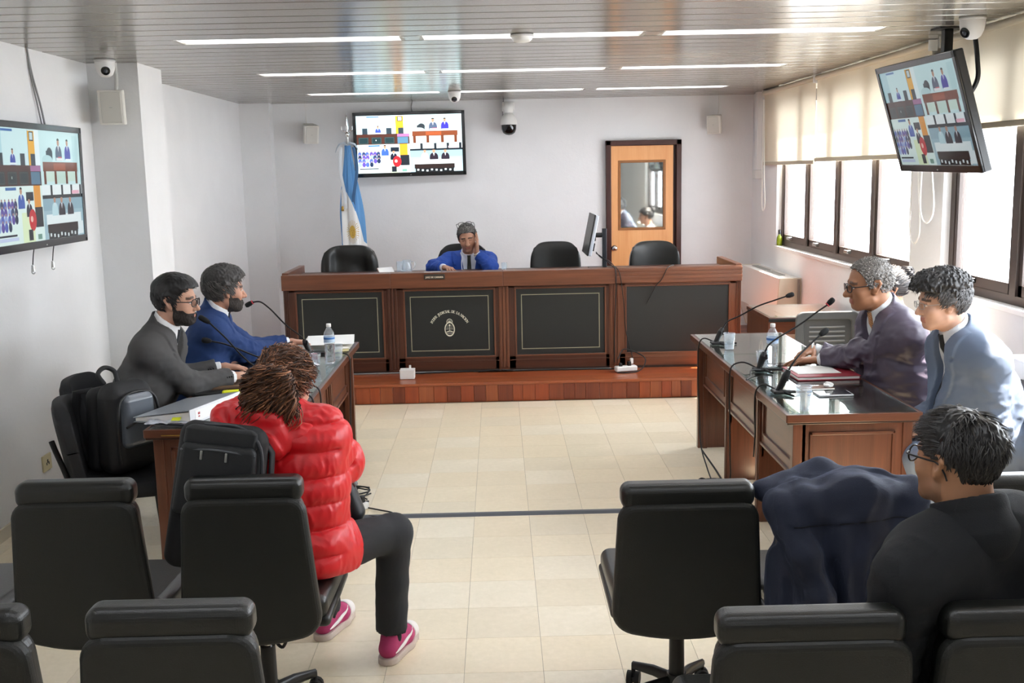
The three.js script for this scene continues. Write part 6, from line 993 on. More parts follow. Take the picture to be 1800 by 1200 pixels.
    for (let n = 0; n <= 9; n++) { const u = n / 9, q = s.clone().lerp(V(G0.x + gx, G0.y + gy, G0.z), u), c = q.clone().sub(V(0, 0.03, -0.014)), e = Math.hypot(c.x / 0.084, c.y / 0.1, c.z / 0.108); if (e < 1.02) q.copy(V(0, 0.03, -0.014)).addScaledVector(c, 1.02 / e); const nn = c.normalize(); q.x += am * Math.sin(u * fr + k1) * 1.1; q.y += am * Math.cos(u * fr * 0.9 + k1) * 0.9; q.addScaledVector(nn, 0.5 * am * (1 + Math.sin(u * fr * 1.1 + k1 * 2))); pts.push(H.P(q.x, q.y, q.z)); }
    curl(pts, 0.0014 + 0.002 * r(), cols[Math.floor(r() * 5)]);
  }
  const Gw = H.P(0, -0.02, -0.125);
  for (let i = 0; i < 1200; i++) { // loose curls of the knot hanging over the collar
    const a = r() * PI * 2, rr = 0.058 * Math.sqrt(r()), len = 0.04 + 0.13 * r(), x0 = Gw.x + Math.cos(a) * rr * 1.1, y0 = Gw.y + Math.sin(a) * rr * 0.8 + 0.03, z0 = Gw.z + 0.015 + 0.05 * r(), pts = [], k1 = r() * 6, w = 5 + 7 * r(), am = 0.009 + 0.018 * r(), dx = Math.cos(a) * 0.22;
    for (let n = 0; n <= 10; n++) { const u = n / 10; pts.push(V(x0 + dx * len * u + am * Math.cos(k1 + u * w * 1.4), y0 - len * u + 0.03 * Math.sin(u * 3), z0 + 0.015 * Math.sin(u * PI) + am * Math.sin(k1 + u * w * 1.4))); }
    curl(pts, 0.0014 + 0.0019 * r(), cols[Math.floor(r() * 5)]);
  }
  const sc = meshField(field([ell(H.P(0, 0.03, -0.016), V(0.08, 0.097, 0.104), { q: H.q }), ell(H.P(0, -0.02, -0.12), V(0.055, 0.065, 0.045), { q: H.q, k: 0.04 })].map((e) => e)), new THREE.Box3().setFromCenterAndSize(H.P(0, 0.02, -0.04), V(0.36, 0.36, 0.42)), 0.006, (x, y, z, c) => { const q = C(0x2d1b11); c[0] = q.r; c[1] = q.g; c[2] = q.b; });
  // the cap leaves the face free: drop triangles in front of the ears
  { const pa = sc.attributes.position, ix = sc.index.array, keep = [], w = V(0, 0, 0); for (let i = 0; i < ix.length; i += 3) { w.set((pa.getX(ix[i]) + pa.getX(ix[i + 1]) + pa.getX(ix[i + 2])) / 3, (pa.getY(ix[i]) + pa.getY(ix[i + 1]) + pa.getY(ix[i + 2])) / 3, (pa.getZ(ix[i]) + pa.getZ(ix[i + 1]) + pa.getZ(ix[i + 2])) / 3).applyMatrix4(H.inv); if (w.z > 0.045 && w.y < 0.085) continue; keep.push(ix[i], ix[i + 1], ix[i + 2]); } sc.setIndex(keep); }
  sc.deleteAttribute('uv'); add('hair', mergeGeometries([sc, ...hr]), std(0xffffff, 0.5, { vertexColors: true, side: THREE.DoubleSide }));
  add('hair_tie', new THREE.TorusGeometry(0.03, 0.008, 8, 20).applyQuaternion(H.q).translate(Gw.x, Gw.y + 0.01, Gw.z + 0.01), std(0x1a1416, 0.8));
}
function cap2(a, b, ra, rb) { return meshField(field([cap(a, b, ra, rb)]), primBox([cap(a, b, ra, rb)], 0.02), 0.008); }
{ // man in black in the foreground
  const p = person('man in a black polo shirt with black glasses in the right foreground, facing left', {
    j: { HL: [1.1, 0.545, -2.5], HR: [1.29, 0.545, -2.56], N: [1.125, 1.025, -2.42], SL: [0.945, 0.905, -2.33], SR: [1.33, 0.92, -2.45], EL: [0.89, 0.68, -2.34], WL: [1.05, 0.6, -2.56], WR: [1.25, 0.6, -2.75], poleR: [0.8, -0.8, 0.3], KL: [1.12, 0.5, -2.9], KR: [1.32, 0.5, -2.95], AL: [1.1, 0.09, -2.86], AR: [1.3, 0.09, -2.9], b: 1.14, ab: 1.12, upper: 0.3, fore: 0.27 },
    head: { pos: [1.1, 1.152, -2.47], yaw: PI + 0.5, pitch: -0.03, roll: 0.04, s: 0.96 }, skin: 0xb0805f, neck: 1.08, headCell: 0.0026, face: { jaw: 1.08 }, skinOpt: { stubble: 0.35 },
    hair: { color: 0x0d0c0b, seed: 51, thick: (v) => 0.004 + 0.016 * sstep(0.015, 0.085, v.y) + 0.008 * sstep(-0.06, -0.1, v.z), rough: 0.003, cell: 0.0032, line: [[0.09, 0.085], [0.06, 0.075], [0.045, 0.055], [0.028, 0.03], [0.014, 0.008], [-0.012, 0.012], [-0.03, 0.02], [-0.045, -0.02], [-0.058, -0.08], [-0.085, -0.1], [-0.11, -0.105]], gloss: 0.38, locks: { n: 3600, flow: (p2, r) => [0.25 * (r() - 0.5) + 0.2 * Math.sign(p2.x), -0.45 * sstep(0.02, -0.08, p2.z), p2.z > -0.02 ? 0.9 : -0.4 * r()], len: (v) => 0.02 + 0.035 * sstep(0.02, 0.09, v.y), lift: () => 0.14, width: 0.0026, off: 0.011, color2: 0x292522, wob: 0.5, skip: (v) => v.y < 0.01 && v.z > -0.06 } },
    glasses: { color: 0x0d0d0f, r: 0.0024, h: 0.021, w: 0.025, round: 1, hw: 1.04 },
    handL: { d: [0.4, -0.2, -0.9], n: [0, -1, 0] }, handR: { d: [-0.4, -0.2, -0.9], n: [0, -1, 0] },
  });
  const K = p.K, blk = std(0x101317, 0.85, { bumpMap: T.fabric, bumpScale: 0.0006 }), nd = p.H.P(0, -0.03, -0.03).sub(K.N).normalize();
  const jp = [...torsoPrims(K, 0.018), ...armPrims(K, 0.016, { part: 0.75, fold: wrinkle(0.007, 3) }), cap(K.HL, K.HL.clone().lerp(K.KL, 0.1), 0.098, 0.09, { k: 0.06, inf: 0.012 }), cap(K.HR, K.HR.clone().lerp(K.KR, 0.1), 0.098, 0.09, { k: 0.06, inf: 0.012 })];
  const jm = garment(p, 'polo_shirt', jp, blk, { cell: 0.0062, disp: (x, y, z) => 0.004 * (1 - Math.abs(nz(x * 8, y * 11, z * 8)) * 2.2), mask: (x, y, z) => -dPrim(cap(K.N.clone().addScaledVector(nd, -0.05), p.H.P(0, 0, 0), 0.066, 0.066), x, y, z) });
  const cc = [cap(K.N.clone().addScaledVector(nd, -0.03), K.N.clone().addScaledVector(nd, 0.02), 0.108, 0.09, { k: 0.01 })], ins = cap(K.N.clone().addScaledVector(nd, -0.2), K.N.clone().addScaledVector(nd, 0.3), 0.0735, 0.0735), e = K.N.clone().addScaledVector(nd, 0.045);
  garment(p, 'collar', cc, blk, { cell: 0.005, mask: (x, y, z) => Math.max(-dPrim(ins, x, y, z), (x - e.x) * nd.x + (y - e.y) * nd.y + (z - e.z) * nd.z - 0.012 * Math.sin(Math.atan2(z - e.z, x - e.x))) });
  dress(p, { trousers: 0x1b1c20, shoes: 0x15130f, toe: [-0.2, 0, -1] });
}
// ---------- microphones ----------
function mic(label, base, hTop, neck, headEnd, ring) {
  const t = thing('gooseneck_microphone', label, 'microphone', [base[0], YT, base[2]]), o = V(-base[0], -YT, -base[2]), P = (a) => A3(a).add(o), B = V(0, 0.012, 0), T0 = P(hTop), d = T0.clone().sub(B).normalize();
  const bs = rbx(0.06, 0.016, 0.075, 0.006, 0, 0.009, 0, 'x', 3), f1 = taper([V(0, 0.012, 0.02), V(0.04, 0.01, 0.012), V(0.13, 0.006, 0.01)], [0.012, 0.009, 0.005], 8, 0.6), f2 = taper([V(0, 0.012, -0.02), V(0.03, 0.01, 0.05), V(0.05, 0.006, 0.1)], [0.012, 0.009, 0.005], 8, 0.6);
  obj('stand', bs, M.blackPlastic, t); obj('foot', f1, M.blackPlastic, t); obj('foot', f2, M.blackPlastic, t);
  obj('handle', [rodGeo(B, B.clone().lerp(T0, 0.75), 0.015, 0.019, 14), rodGeo(B.clone().lerp(T0, 0.75), T0, 0.019, 0.011, 14), rbx(0.012, 0.03, 0.012, 0.003, B.x + d.x * 0.07 + 0.014, B.y + d.y * 0.07, 0.012)], M.blackPlastic, t);
  obj('gooseneck', tube([T0.clone().addScaledVector(d, -0.01), ...neck.map(P)], 0.0048, 60, 8), M.blackMetal, t);
  const n0 = P(neck[neck.length - 1]), n1 = P(headEnd), q = new THREE.Quaternion().setFromUnitVectors(V(0, 1, 0), n1.clone().sub(n0).normalize()), L = n0.distanceTo(n1);
  const hg = lathe([[0, -0.004], [0.008, -0.004], [0.012, 0.004], [0.0155, L * 0.35], [0.0155, L * 0.75], [0.011, L * 0.95], [0, L]], 18); hg.applyQuaternion(q); hg.translate(n0.x, n0.y, n0.z); obj('foam_head', hg, std(0x131314, 0.9, { bumpMap: T.plaster, bumpScale: 0.001 }), t);
  if (ring) { const rg = new THREE.TorusGeometry(0.0105, 0.0032, 8, 20); rg.rotateX(PI / 2); rg.applyQuaternion(q); rg.translate(n0.x, n0.y, n0.z); obj('ring_light', rg, std(0xd03a48, 0.4), t); }
}
mic('gooseneck microphone at the far end of the right table', [1.35, YT, -6.5], [1.392, 0.872, -6.5], [[1.42, 0.91, -6.5], [1.5, 0.95, -6.49], [1.6, 1.01, -6.46], [1.7, 1.05, -6.43], [1.765, 1.075, -6.41]], [1.81, 1.09, -6.4]);
mic('gooseneck microphone with a red ring pointing at the elderly man', [1.4, YT, -5.6], [1.43, 0.875, -5.6], [[1.45, 0.91, -5.6], [1.5, 0.95, -5.6], [1.6, 1.008, -5.6], [1.7, 1.08, -5.6], [1.765, 1.124, -5.6]], [1.8, 1.158, -5.6], true);
mic('gooseneck microphone nearest the camera on the right table, beside the red folder', [1.352, YT, -5.02], [1.396, 0.89, -5.0], [[1.41, 0.915, -5.0], [1.44, 0.95, -5.01], [1.5, 0.998, -5.04], [1.57, 1.045, -5.08]], [1.612, 1.07, -5.1]);
mic('gooseneck microphone with a red ring in front of the man in navy', [-1.19, YT, -6.47], [-1.225, 0.862, -6.48], [[-1.24, 0.88, -6.48], [-1.33, 0.955, -6.48], [-1.43, 1.065, -6.48], [-1.485, 1.105, -6.48], [-1.53, 1.103, -6.48]], [-1.575, 1.08, -6.48], true);
mic('black gooseneck microphone pointing at the bearded man in grey', [-1.27, YT, -5.78], [-1.33, 0.82, -5.76], [[-1.37, 0.835, -5.75], [-1.43, 0.89, -5.75], [-1.52, 0.998, -5.75], [-1.6, 1.085, -5.74]], [-1.655, 1.12, -5.74]);
mic('low thin gooseneck microphone bent flat between the two bearded men', [-1.25, YT, -5.98], [-1.3, 0.815, -5.96], [[-1.34, 0.83, -5.94], [-1.43, 0.88, -5.9], [-1.55, 0.945, -5.85], [-1.62, 0.968, -5.82]], [-1.665, 0.98, -5.8]);
// ---------- bottles and glasses ----------
function bottle(label, x, z) {
  const t = thing('water_bottle', label, 'bottle', [x, YT, z]), pr = [[0, 0.002], [0.024, 0], [0.031, 0.006]]; for (let i = 0; i <= 16; i++) { const y = 0.012 + i * 0.0072; pr.push([0.031 - (i % 2 ? 0.0018 : 0), y]); } pr.push([0.032, 0.132], [0.032, 0.17], [0.028, 0.192], [0.016, 0.212], [0.0125, 0.218], [0.0125, 0.228]);
  obj('bottle_body', lathe(pr, 28), M.cupGlass, t);
  obj('water', lathe([[0, 0.006], [0.027, 0.008], [0.0285, 0.02], [0.0285, 0.12], [0, 0.12]], 24), phy(0xffffff, 0.02, { transmission: 1, thickness: 0.05, ior: 1.2 }), t);
  obj('label', lathe([[0.0324, 0.134], [0.0325, 0.168]], 28), std(0xb9cfe6, 0.5, { side: THREE.DoubleSide }), t); obj('label_stripe', lathe([[0.0328, 0.152], [0.0328, 0.164]], 28), std(0x3f72b4, 0.5, { side: THREE.DoubleSide }), t);
  obj('cap', lathe([[0, 0.243], [0.0135, 0.242], [0.0145, 0.236], [0.0145, 0.224], [0.013, 0.223], [0, 0.223]].reverse(), 24), M.plainWhite, t);
}
bottle('small clear water bottle with blue label on the left table', -1.005, -6.1);
bottle('small clear water bottle with blue label on the right table', 1.5, -5.71);
function tumbler(label, x, z, r = 0.035, h = 0.1, print) {
  const t = thing('plastic_cup', label, 'cup', [x, YT, z]); obj('cup_body', lathe([[0, 0.002], [r * 0.78, 0.002], [r, h], [r * 0.95, h], [r * 0.73, 0.006], [0, 0.006]], 28), M.cupGlass, t); obj('rim', new THREE.TorusGeometry(r * 0.985, 0.0016, 6, 30).rotateX(PI / 2).translate(0, h, 0), M.cupGlass, t);
  if (print) { const gs = []; for (const [y, n, a0] of [[h * 0.82, 9, 0], [h * 0.68, 6, 0.1]]) for (let i = 0; i < n; i++) { const a = a0 + i * 0.13 + 0.2, rr = r * (0.78 + 0.22 * y / h) + 0.0008, g = new THREE.BoxGeometry(0.003, 0.006, 0.0006); g.rotateY(a); g.translate(Math.sin(a) * rr, y, Math.cos(a) * rr); gs.push(g); } obj('print', gs, std(0x7f93ad, 0.6), t); }
}
tumbler('clear plastic cup at the far end of the right table', 1.39, -6.3);
tumbler('clear plastic cup beside the water bottle on the right table', 1.44, -5.68, 0.036, 0.095);
tumbler('clear plastic cup with a printed band at the near corner of the right table', 1.365, -4.64, 0.037, 0.115, true);
tumbler('clear plastic cup beside the water bottle on the left table', -0.985, -6.26, 0.034, 0.09);
tumbler('clear plastic cup in front of the water bottle on the left table', -1.08, -6.02, 0.034, 0.08);
// ---------- right table: folder, phone, notebook ----------
{
  const t = thing('red_folder', 'dark red folder with white sheets on top, on the right table', 'folder', [1.69, YT, -5.45], 0.02);
  obj('cover', rb2(-0.165, 0.165, 0, 0.004, -0.145, 0.145, 0.0015), std(0x8a1f2c, 0.5), t); obj('pages', rb2(-0.16, 0.16, 0.004, 0.018, -0.14, 0.138, 0.002), M.paper, t); obj('cover', rb2(-0.165, 0.165, 0.018, 0.022, -0.145, 0.145, 0.0015), std(0x8a1f2c, 0.5), t);
  const s = thing('paper_sheet', 'white paper sheet lying on the red folder', 'paper', [1.665, YT + 0.0225, -5.475], 0.04); obj('sheet', rb2(-0.12, 0.11, 0, 0.0015, -0.1, 0.1, 0.0006), M.paper, s); obj('second_sheet', rb2(-0.115, 0.1, 0.0018, 0.003, -0.102, 0.095, 0.0006), std(0xe9e7e2, 0.7), s);
  const n = thing('brown_notebook', 'flat brown notebook near the young man on the right table', 'notebook', [1.56, YT, -5.1], 0.06); obj('cover', rb2(-0.085, 0.085, 0, 0.01, -0.035, 0.035, 0.002), std(0x6a4734, 0.6), n); obj('pages', rb2(-0.08, 0.082, 0.002, 0.009, -0.033, 0.037, 0.001), M.paper, n);
  const k = thing('crumpled_tissue', 'crumpled white tissue beside the brown notebook', 'tissue', [1.62, YT + 0.0105, -5.09]); { const g = new THREE.IcosahedronGeometry(0.02, 3), p = g.attributes.position; for (let i = 0; i < p.count; i++) { const x = p.getX(i), y = p.getY(i), z = p.getZ(i), q = 1 + 0.5 * nz(x * 60, y * 60, z * 60); p.setXYZ(i, x * q * 1.2, y * q * 0.7 + 0.012, z * q); } g.computeVertexNormals(); obj('paper_ball', g, M.paper, k); }
  const ph = thing('tablet', 'dark tablet with a pale border on the right table before the young man', 'tablet', [1.605, YT, -4.97], 0.03); obj('body', rb2(-0.085, 0.085, 0, 0.008, -0.05, 0.05, 0.003), std(0xcfd2d6, 0.3, { metalness: 0.5 }), ph); obj('screen', rb2(-0.079, 0.079, 0.0075, 0.0088, -0.045, 0.045, 0.0005), phy(0x0c0e12, 0.08), ph);
  const hp = thing('smartphone', 'dark smartphone lying under the hands of the elderly man', 'phone', [1.6, YT, -5.75], 0.2); obj('body', rb2(-0.075, 0.06, 0, 0.009, -0.036, 0.036, 0.003), std(0x2a1d18, 0.4), hp); obj('screen', rb2(-0.07, 0.055, 0.0085, 0.0095, -0.033, 0.033, 0.0004), phy(0x0c0c0e, 0.06), hp);
}
// ---------- left table: binder, papers, phone, marker ----------
{
  const rot = -0.31, t = thing('ring_binder', 'white and grey ring binder with a blank spine label on the left table', 'binder', [-1.485, YT, -4.876], rot);
  const q = 0.21, wedge = (h0, h1, x0, x1, d) => { const w = new THREE.Shape(); w.moveTo(x0, 0.004); w.lineTo(x1, 0.004); w.lineTo(x1, h1); w.lineTo(x0, h0); w.lineTo(x0, 0.004); const g = new THREE.ExtrudeGeometry(w, { depth: 2 * d, bevelEnabled: false }); g.translate(0, 0, -d); return tri(g, 'z'); };
  obj('cover', rb2(-0.15, 0.15, 0.0, 0.004, -q, q, 0.001, 'z'), std(0x6c7178, 0.4), t); const tc = rbx(0.304, 0.004, 2 * q, 0.0015, 0, 0, 0, 'z'); tc.rotateZ(0.155); tc.translate(0, 0.045, 0); obj('top_cover', tc, std(0x8f959c, 0.3), t);
  obj('spine', rb2(0.147, 0.153, 0, 0.07, -q, q, 0.0015, 'z'), std(0xe6e8ea, 0.35), t);
  obj('pages', wedge(0.017, 0.058, -0.145, 0.14, q - 0.012), M.paper, t);
  const lb = obj('spine_label', rb2(0.1525, 0.1545, 0.01, 0.06, -0.16, 0.17, 0.0008, 'z'), std(0xf7f6f4, 0.6), t);
  obj('label_mark', [bx(0.1543, 0.1552, 0.038, 0.048, 0.135, 0.15), bx(0.1543, 0.1552, 0.026, 0.032, 0.137, 0.148)], std(0xb8474c, 0.6), lb);
  const w = thing('plastic_sleeve', 'crumpled clear plastic sleeve with a yellow note at the near corner of the left table', 'sleeve', [-1.5, YT, -4.69]);
  { const g = new THREE.PlaneGeometry(0.22, 0.14, 24, 16); g.rotateX(-PI / 2); const p = g.attributes.position; for (let i = 0; i < p.count; i++) { const x = p.getX(i), z = p.getZ(i); p.setY(i, 0.012 + 0.016 * Math.abs(nz(x * 22, 3, z * 22)) + 0.006 * nz(x * 60, 1, z * 60)); } g.computeVertexNormals(); obj('sheet', g, phy(0xdfe3ee, 0.15, { transmission: 0.35, thickness: 0, side: THREE.DoubleSide }), w); const n = new THREE.PlaneGeometry(0.04, 0.03); n.rotateX(-PI / 2 + 0.3); n.translate(0.03, 0.03, 0.05); obj('yellow_note', n, std(0xd6df2a, 0.7, { side: THREE.DoubleSide }), w); }
  const ph = thing('smartphone', 'black smartphone in a dark case beside the binder on the left table', 'phone', [-1.5, YT, -5.33], 0.15); obj('body', rb2(-0.08, 0.08, 0, 0.01, -0.04, 0.04, 0.003), M.blackPlastic, ph); obj('screen', rb2(-0.075, 0.075, 0.0095, 0.0105, -0.036, 0.036, 0.0004), phy(0x0a0a0c, 0.06), ph);
  const pc = thing('pencil_case', 'flat brown pencil case behind the black smartphone', 'pencil case', [-1.46, YT, -5.43], 0.15); obj('pouch', rbx(0.19, 0.016, 0.05, 0.007, 0, 0.009, 0), std(0x5a4230, 0.6), pc); obj('zipper', rb2(-0.085, 0.085, 0.0165, 0.018, -0.002, 0.002, 0.0005), M.brass, pc);
  const hl = thing('highlighter', 'bright yellow highlighter pen on the left table by the curly hair', 'pen', [-1.375, YT, -5.31], 0.25); { const g = new THREE.CapsuleGeometry(0.011, 0.1, 6, 14); g.rotateZ(PI / 2); g.translate(0, 0.012, 0); obj('barrel', g, std(0xe9ef1c, 0.4), hl); const c = new THREE.CylinderGeometry(0.012, 0.0125, 0.04, 14); c.rotateZ(PI / 2); c.translate(0.055, 0.012, 0); obj('cap', c, std(0xc8d400, 0.35), hl); }
  const d = thing('document_stack', 'curved stack of white documents leaning at the far end of the left table', 'papers', [-1.12, YT, -6.7], 0.1);
  for (let k = 0; k < 5; k++) { const g = new THREE.PlaneGeometry(0.3, 0.2, 14, 10); g.rotateX(-PI / 2); const p = g.attributes.position; for (let i = 0; i < p.count; i++) { const x = p.getX(i), z = p.getZ(i); p.setY(i, 0.004 + k * 0.008 + Math.max(0, -z + 0.02) ** 2 * 2.2 + 0.01 * Math.max(0, x) * (k % 2)); p.setX(i, x + k * 0.006); } g.computeVertexNormals(); obj('sheet', g, std([0xf6f6f4, 0xf1efe8, 0xf4f2ec, 0xeeeae0, 0xf8f8f6][k], 0.7, { side: THREE.DoubleSide }), d); }
  const y2 = thing('open_booklet', 'open booklet with yellowish page edges at the far corner of the left table', 'booklet', [-1.03, YT, -6.58], 0.3); obj('page_block', rbx(0.12, 0.018, 0.1, 0.004, 0, 0.01, 0), std(0xe9dfa8, 0.7), y2); obj('cover', rb2(-0.062, 0.062, 0.018, 0.021, -0.052, 0.052, 0.001), std(0xefece4, 0.6), y2);
  const rb = thing('red_pouch', 'small red box with yellow dots beside the microphone base', 'box', [-1.165, YT, -6.28], 0.3); obj('box_body', rbx(0.11, 0.035, 0.06, 0.006, 0, 0.0175, 0), std(0x9c1524, 0.5), rb); obj('yellow_dot', [cyl(0.012, 0.012, 0.004, -0.005, 0.037, 0.01, 14), new THREE.SphereGeometry(0.011, 12, 8).translate(-0.005, 0.02, 0.028)], std(0xe6d51f, 0.5), rb);
  const lp = thing('laptop', 'grey closed laptop under loose white papers on the left table', 'laptop', [-1.2, YT, -5.78], 0.05); obj('lid', rb2(-0.13, 0.13, 0.009, 0.016, -0.17, 0.17, 0.003), std(0x4a4d52, 0.35, { metalness: 0.5 }), lp); obj('base', rb2(-0.13, 0.13, 0, 0.009, -0.17, 0.17, 0.003), std(0x33363a, 0.4), lp);
  const ps = thing('paper_sheet', 'loose white sheet with a raised corner on the grey laptop', 'paper', [-1.17, YT + 0.016, -5.98], 0.5); { const g = new THREE.PlaneGeometry(0.21, 0.15, 12, 10); g.rotateX(-PI / 2); const p = g.attributes.position; for (let i = 0; i < p.count; i++) p.setY(i, 0.002 + 0.05 * Math.max(0, p.getX(i) + 0.02) ** 1.2 * 1.4); g.computeVertexNormals(); obj('sheet', g, std(0xf4f5f6, 0.7, { side: THREE.DoubleSide }), ps); }
}
// ---------- backpacks, handbag ----------
function packBody(w, h, d, r) { const g = new RoundedBoxGeometry(w, h, d, 8, r), p = g.attributes.position; for (let i = 0; i < p.count; i++) { let x = p.getX(i), y = p.getY(i), z = p.getZ(i); const q = y / (h / 2); x *= 1 - 0.16 * Math.max(0, q) ** 2.5; z *= 1 - 0.22 * Math.max(0, q) ** 2; z += 0.006 * nz(x * 14, y * 14, z * 14); x += 0.005 * nz(y * 12, x * 12, 3); p.setXYZ(i, x, y, z); } g.computeVertexNormals(); return tri(g, 'x'); }
{
  const m = std(0x17181a, 0.7, { bumpMap: T.fabric, bumpScale: 0.0006 }), m2 = std(0x202224, 0.6, { bumpMap: T.fabric, bumpScale: 0.0006 });
  const t = thing('backpack', 'black backpack with a shiny grey front pocket standing on the chair by the left wall', 'backpack', [-1.8, 0.48, -4.93], 1.05); t.scale.setScalar(0.95); // faces +z locally, towards the aisle and camera
  obj('main_bag', packBody(0.3, 0.46, 0.17, 0.07).translate(0, 0.24, 0), m, t); obj('back_section', packBody(0.29, 0.43, 0.1, 0.045).translate(0, 0.225, -0.11), m, t);
  const fp = obj('front_pocket', packBody(0.2, 0.27, 0.07, 0.034).translate(0, 0.28, 0.085), phy(0x565d66, 0.3, { clearcoat: 0.5, clearcoatRoughness: 0.2 }), t);
  obj('zipper', [tube([[-0.1, 0.26, 0.118], [0, 0.285, 0.124], [0.1, 0.26, 0.118]], 0.006, 20, 6), tube([[-0.128, 0.08, 0.09], [-0.13, 0.28, 0.095], [-0.1, 0.39, 0.09], [0, 0.42, 0.085], [0.1, 0.39, 0.09], [0.13, 0.28, 0.095], [0.128, 0.08, 0.09]], 0.008, 50, 6)], std(0x0e0f10, 0.5), fp);
  obj('top_handle', tube([[-0.04, 0.45, -0.09], [-0.05, 0.5, -0.12], [0.0, 0.525, -0.13], [0.05, 0.5, -0.12], [0.04, 0.45, -0.09]], 0.012, 24, 8), m, t);
  for (const s of [-1, 1]) obj('strap', taper([V(s * 0.07, 0.42, -0.15), V(s * 0.1, 0.44, -0.2), V(s * 0.11, 0.3, -0.235), V(s * 0.11, 0.12, -0.2), V(s * 0.11, 0.03, -0.15)], [0.018, 0.024, 0.024, 0.02, 0.015, 0.012], 8, 0.4), m, t);
  const b = thing('backpack', 'black backpack with zipped pockets wedged behind the woman in red', 'backpack', [-0.975, 0.6, -3.352]); const G = (g) => { g.rotateX(-0.04); g.rotateZ(-0.14); return g; };
  obj('main_bag', G(packBody(0.32, 0.5, 0.1, 0.048).translate(0, 0.23, 0)), m, b);
  const bp = obj('front_pocket', G(packBody(0.27, 0.24, 0.04, 0.019).translate(0, 0.3, 0.058)), m2, b), bp2 = obj('upper_pocket', G(packBody(0.24, 0.07, 0.03, 0.014).translate(0, 0.44, 0.04)), m2, b);
  obj('zipper', G(tube([[-0.12, 0.395, 0.07], [0, 0.405, 0.076], [0.12, 0.395, 0.07]], 0.004, 16, 6)), std(0x55585c, 0.4), bp); obj('zip_pull', [G(rbx(0.008, 0.03, 0.005, 0.002, 0.03, 0.385, 0.082)), G(rbx(0.008, 0.03, 0.005, 0.002, -0.05, 0.385, 0.08))], M.steel, bp);
  obj('piping', G(tube([[0.145, 0.05, 0.06], [0.148, 0.3, 0.062], [0.125, 0.43, 0.045], [0.06, 0.475, 0.03], [-0.06, 0.475, 0.03]], 0.006, 30, 6)), std(0x303236, 0.45), b);
  obj('strap', G(taper([V(0.1, 0.46, -0.05), V(0.15, 0.42, -0.02), V(0.165, 0.25, 0.0), V(0.16, 0.1, 0.02)], [0.014, 0.018, 0.018, 0.014, 0.01], 8, 0.4)), m, b);
  const h = thing('handbag', 'black handbag with a patterned strap at the hip of the woman in red', 'bag', [-0.6, 0.6, -3.83]); obj('bag_body', packBody(0.11, 0.2, 0.09, 0.04).rotateZ(0.3).translate(0, 0.06, 0), std(0x131417, 0.45), h);
  obj('strap', taper([V(-0.05, 0.17, 0.04), V(-0.03, 0.21, 0.05), V(0.02, 0.19, 0.055), V(0.05, 0.13, 0.05)], [0.02, 0.024, 0.022, 0.02, 0.014], 8, 0.5), std(0x6a6f70, 0.6, { bumpMap: T.fabric, bumpScale: 0.002 }), h);
}
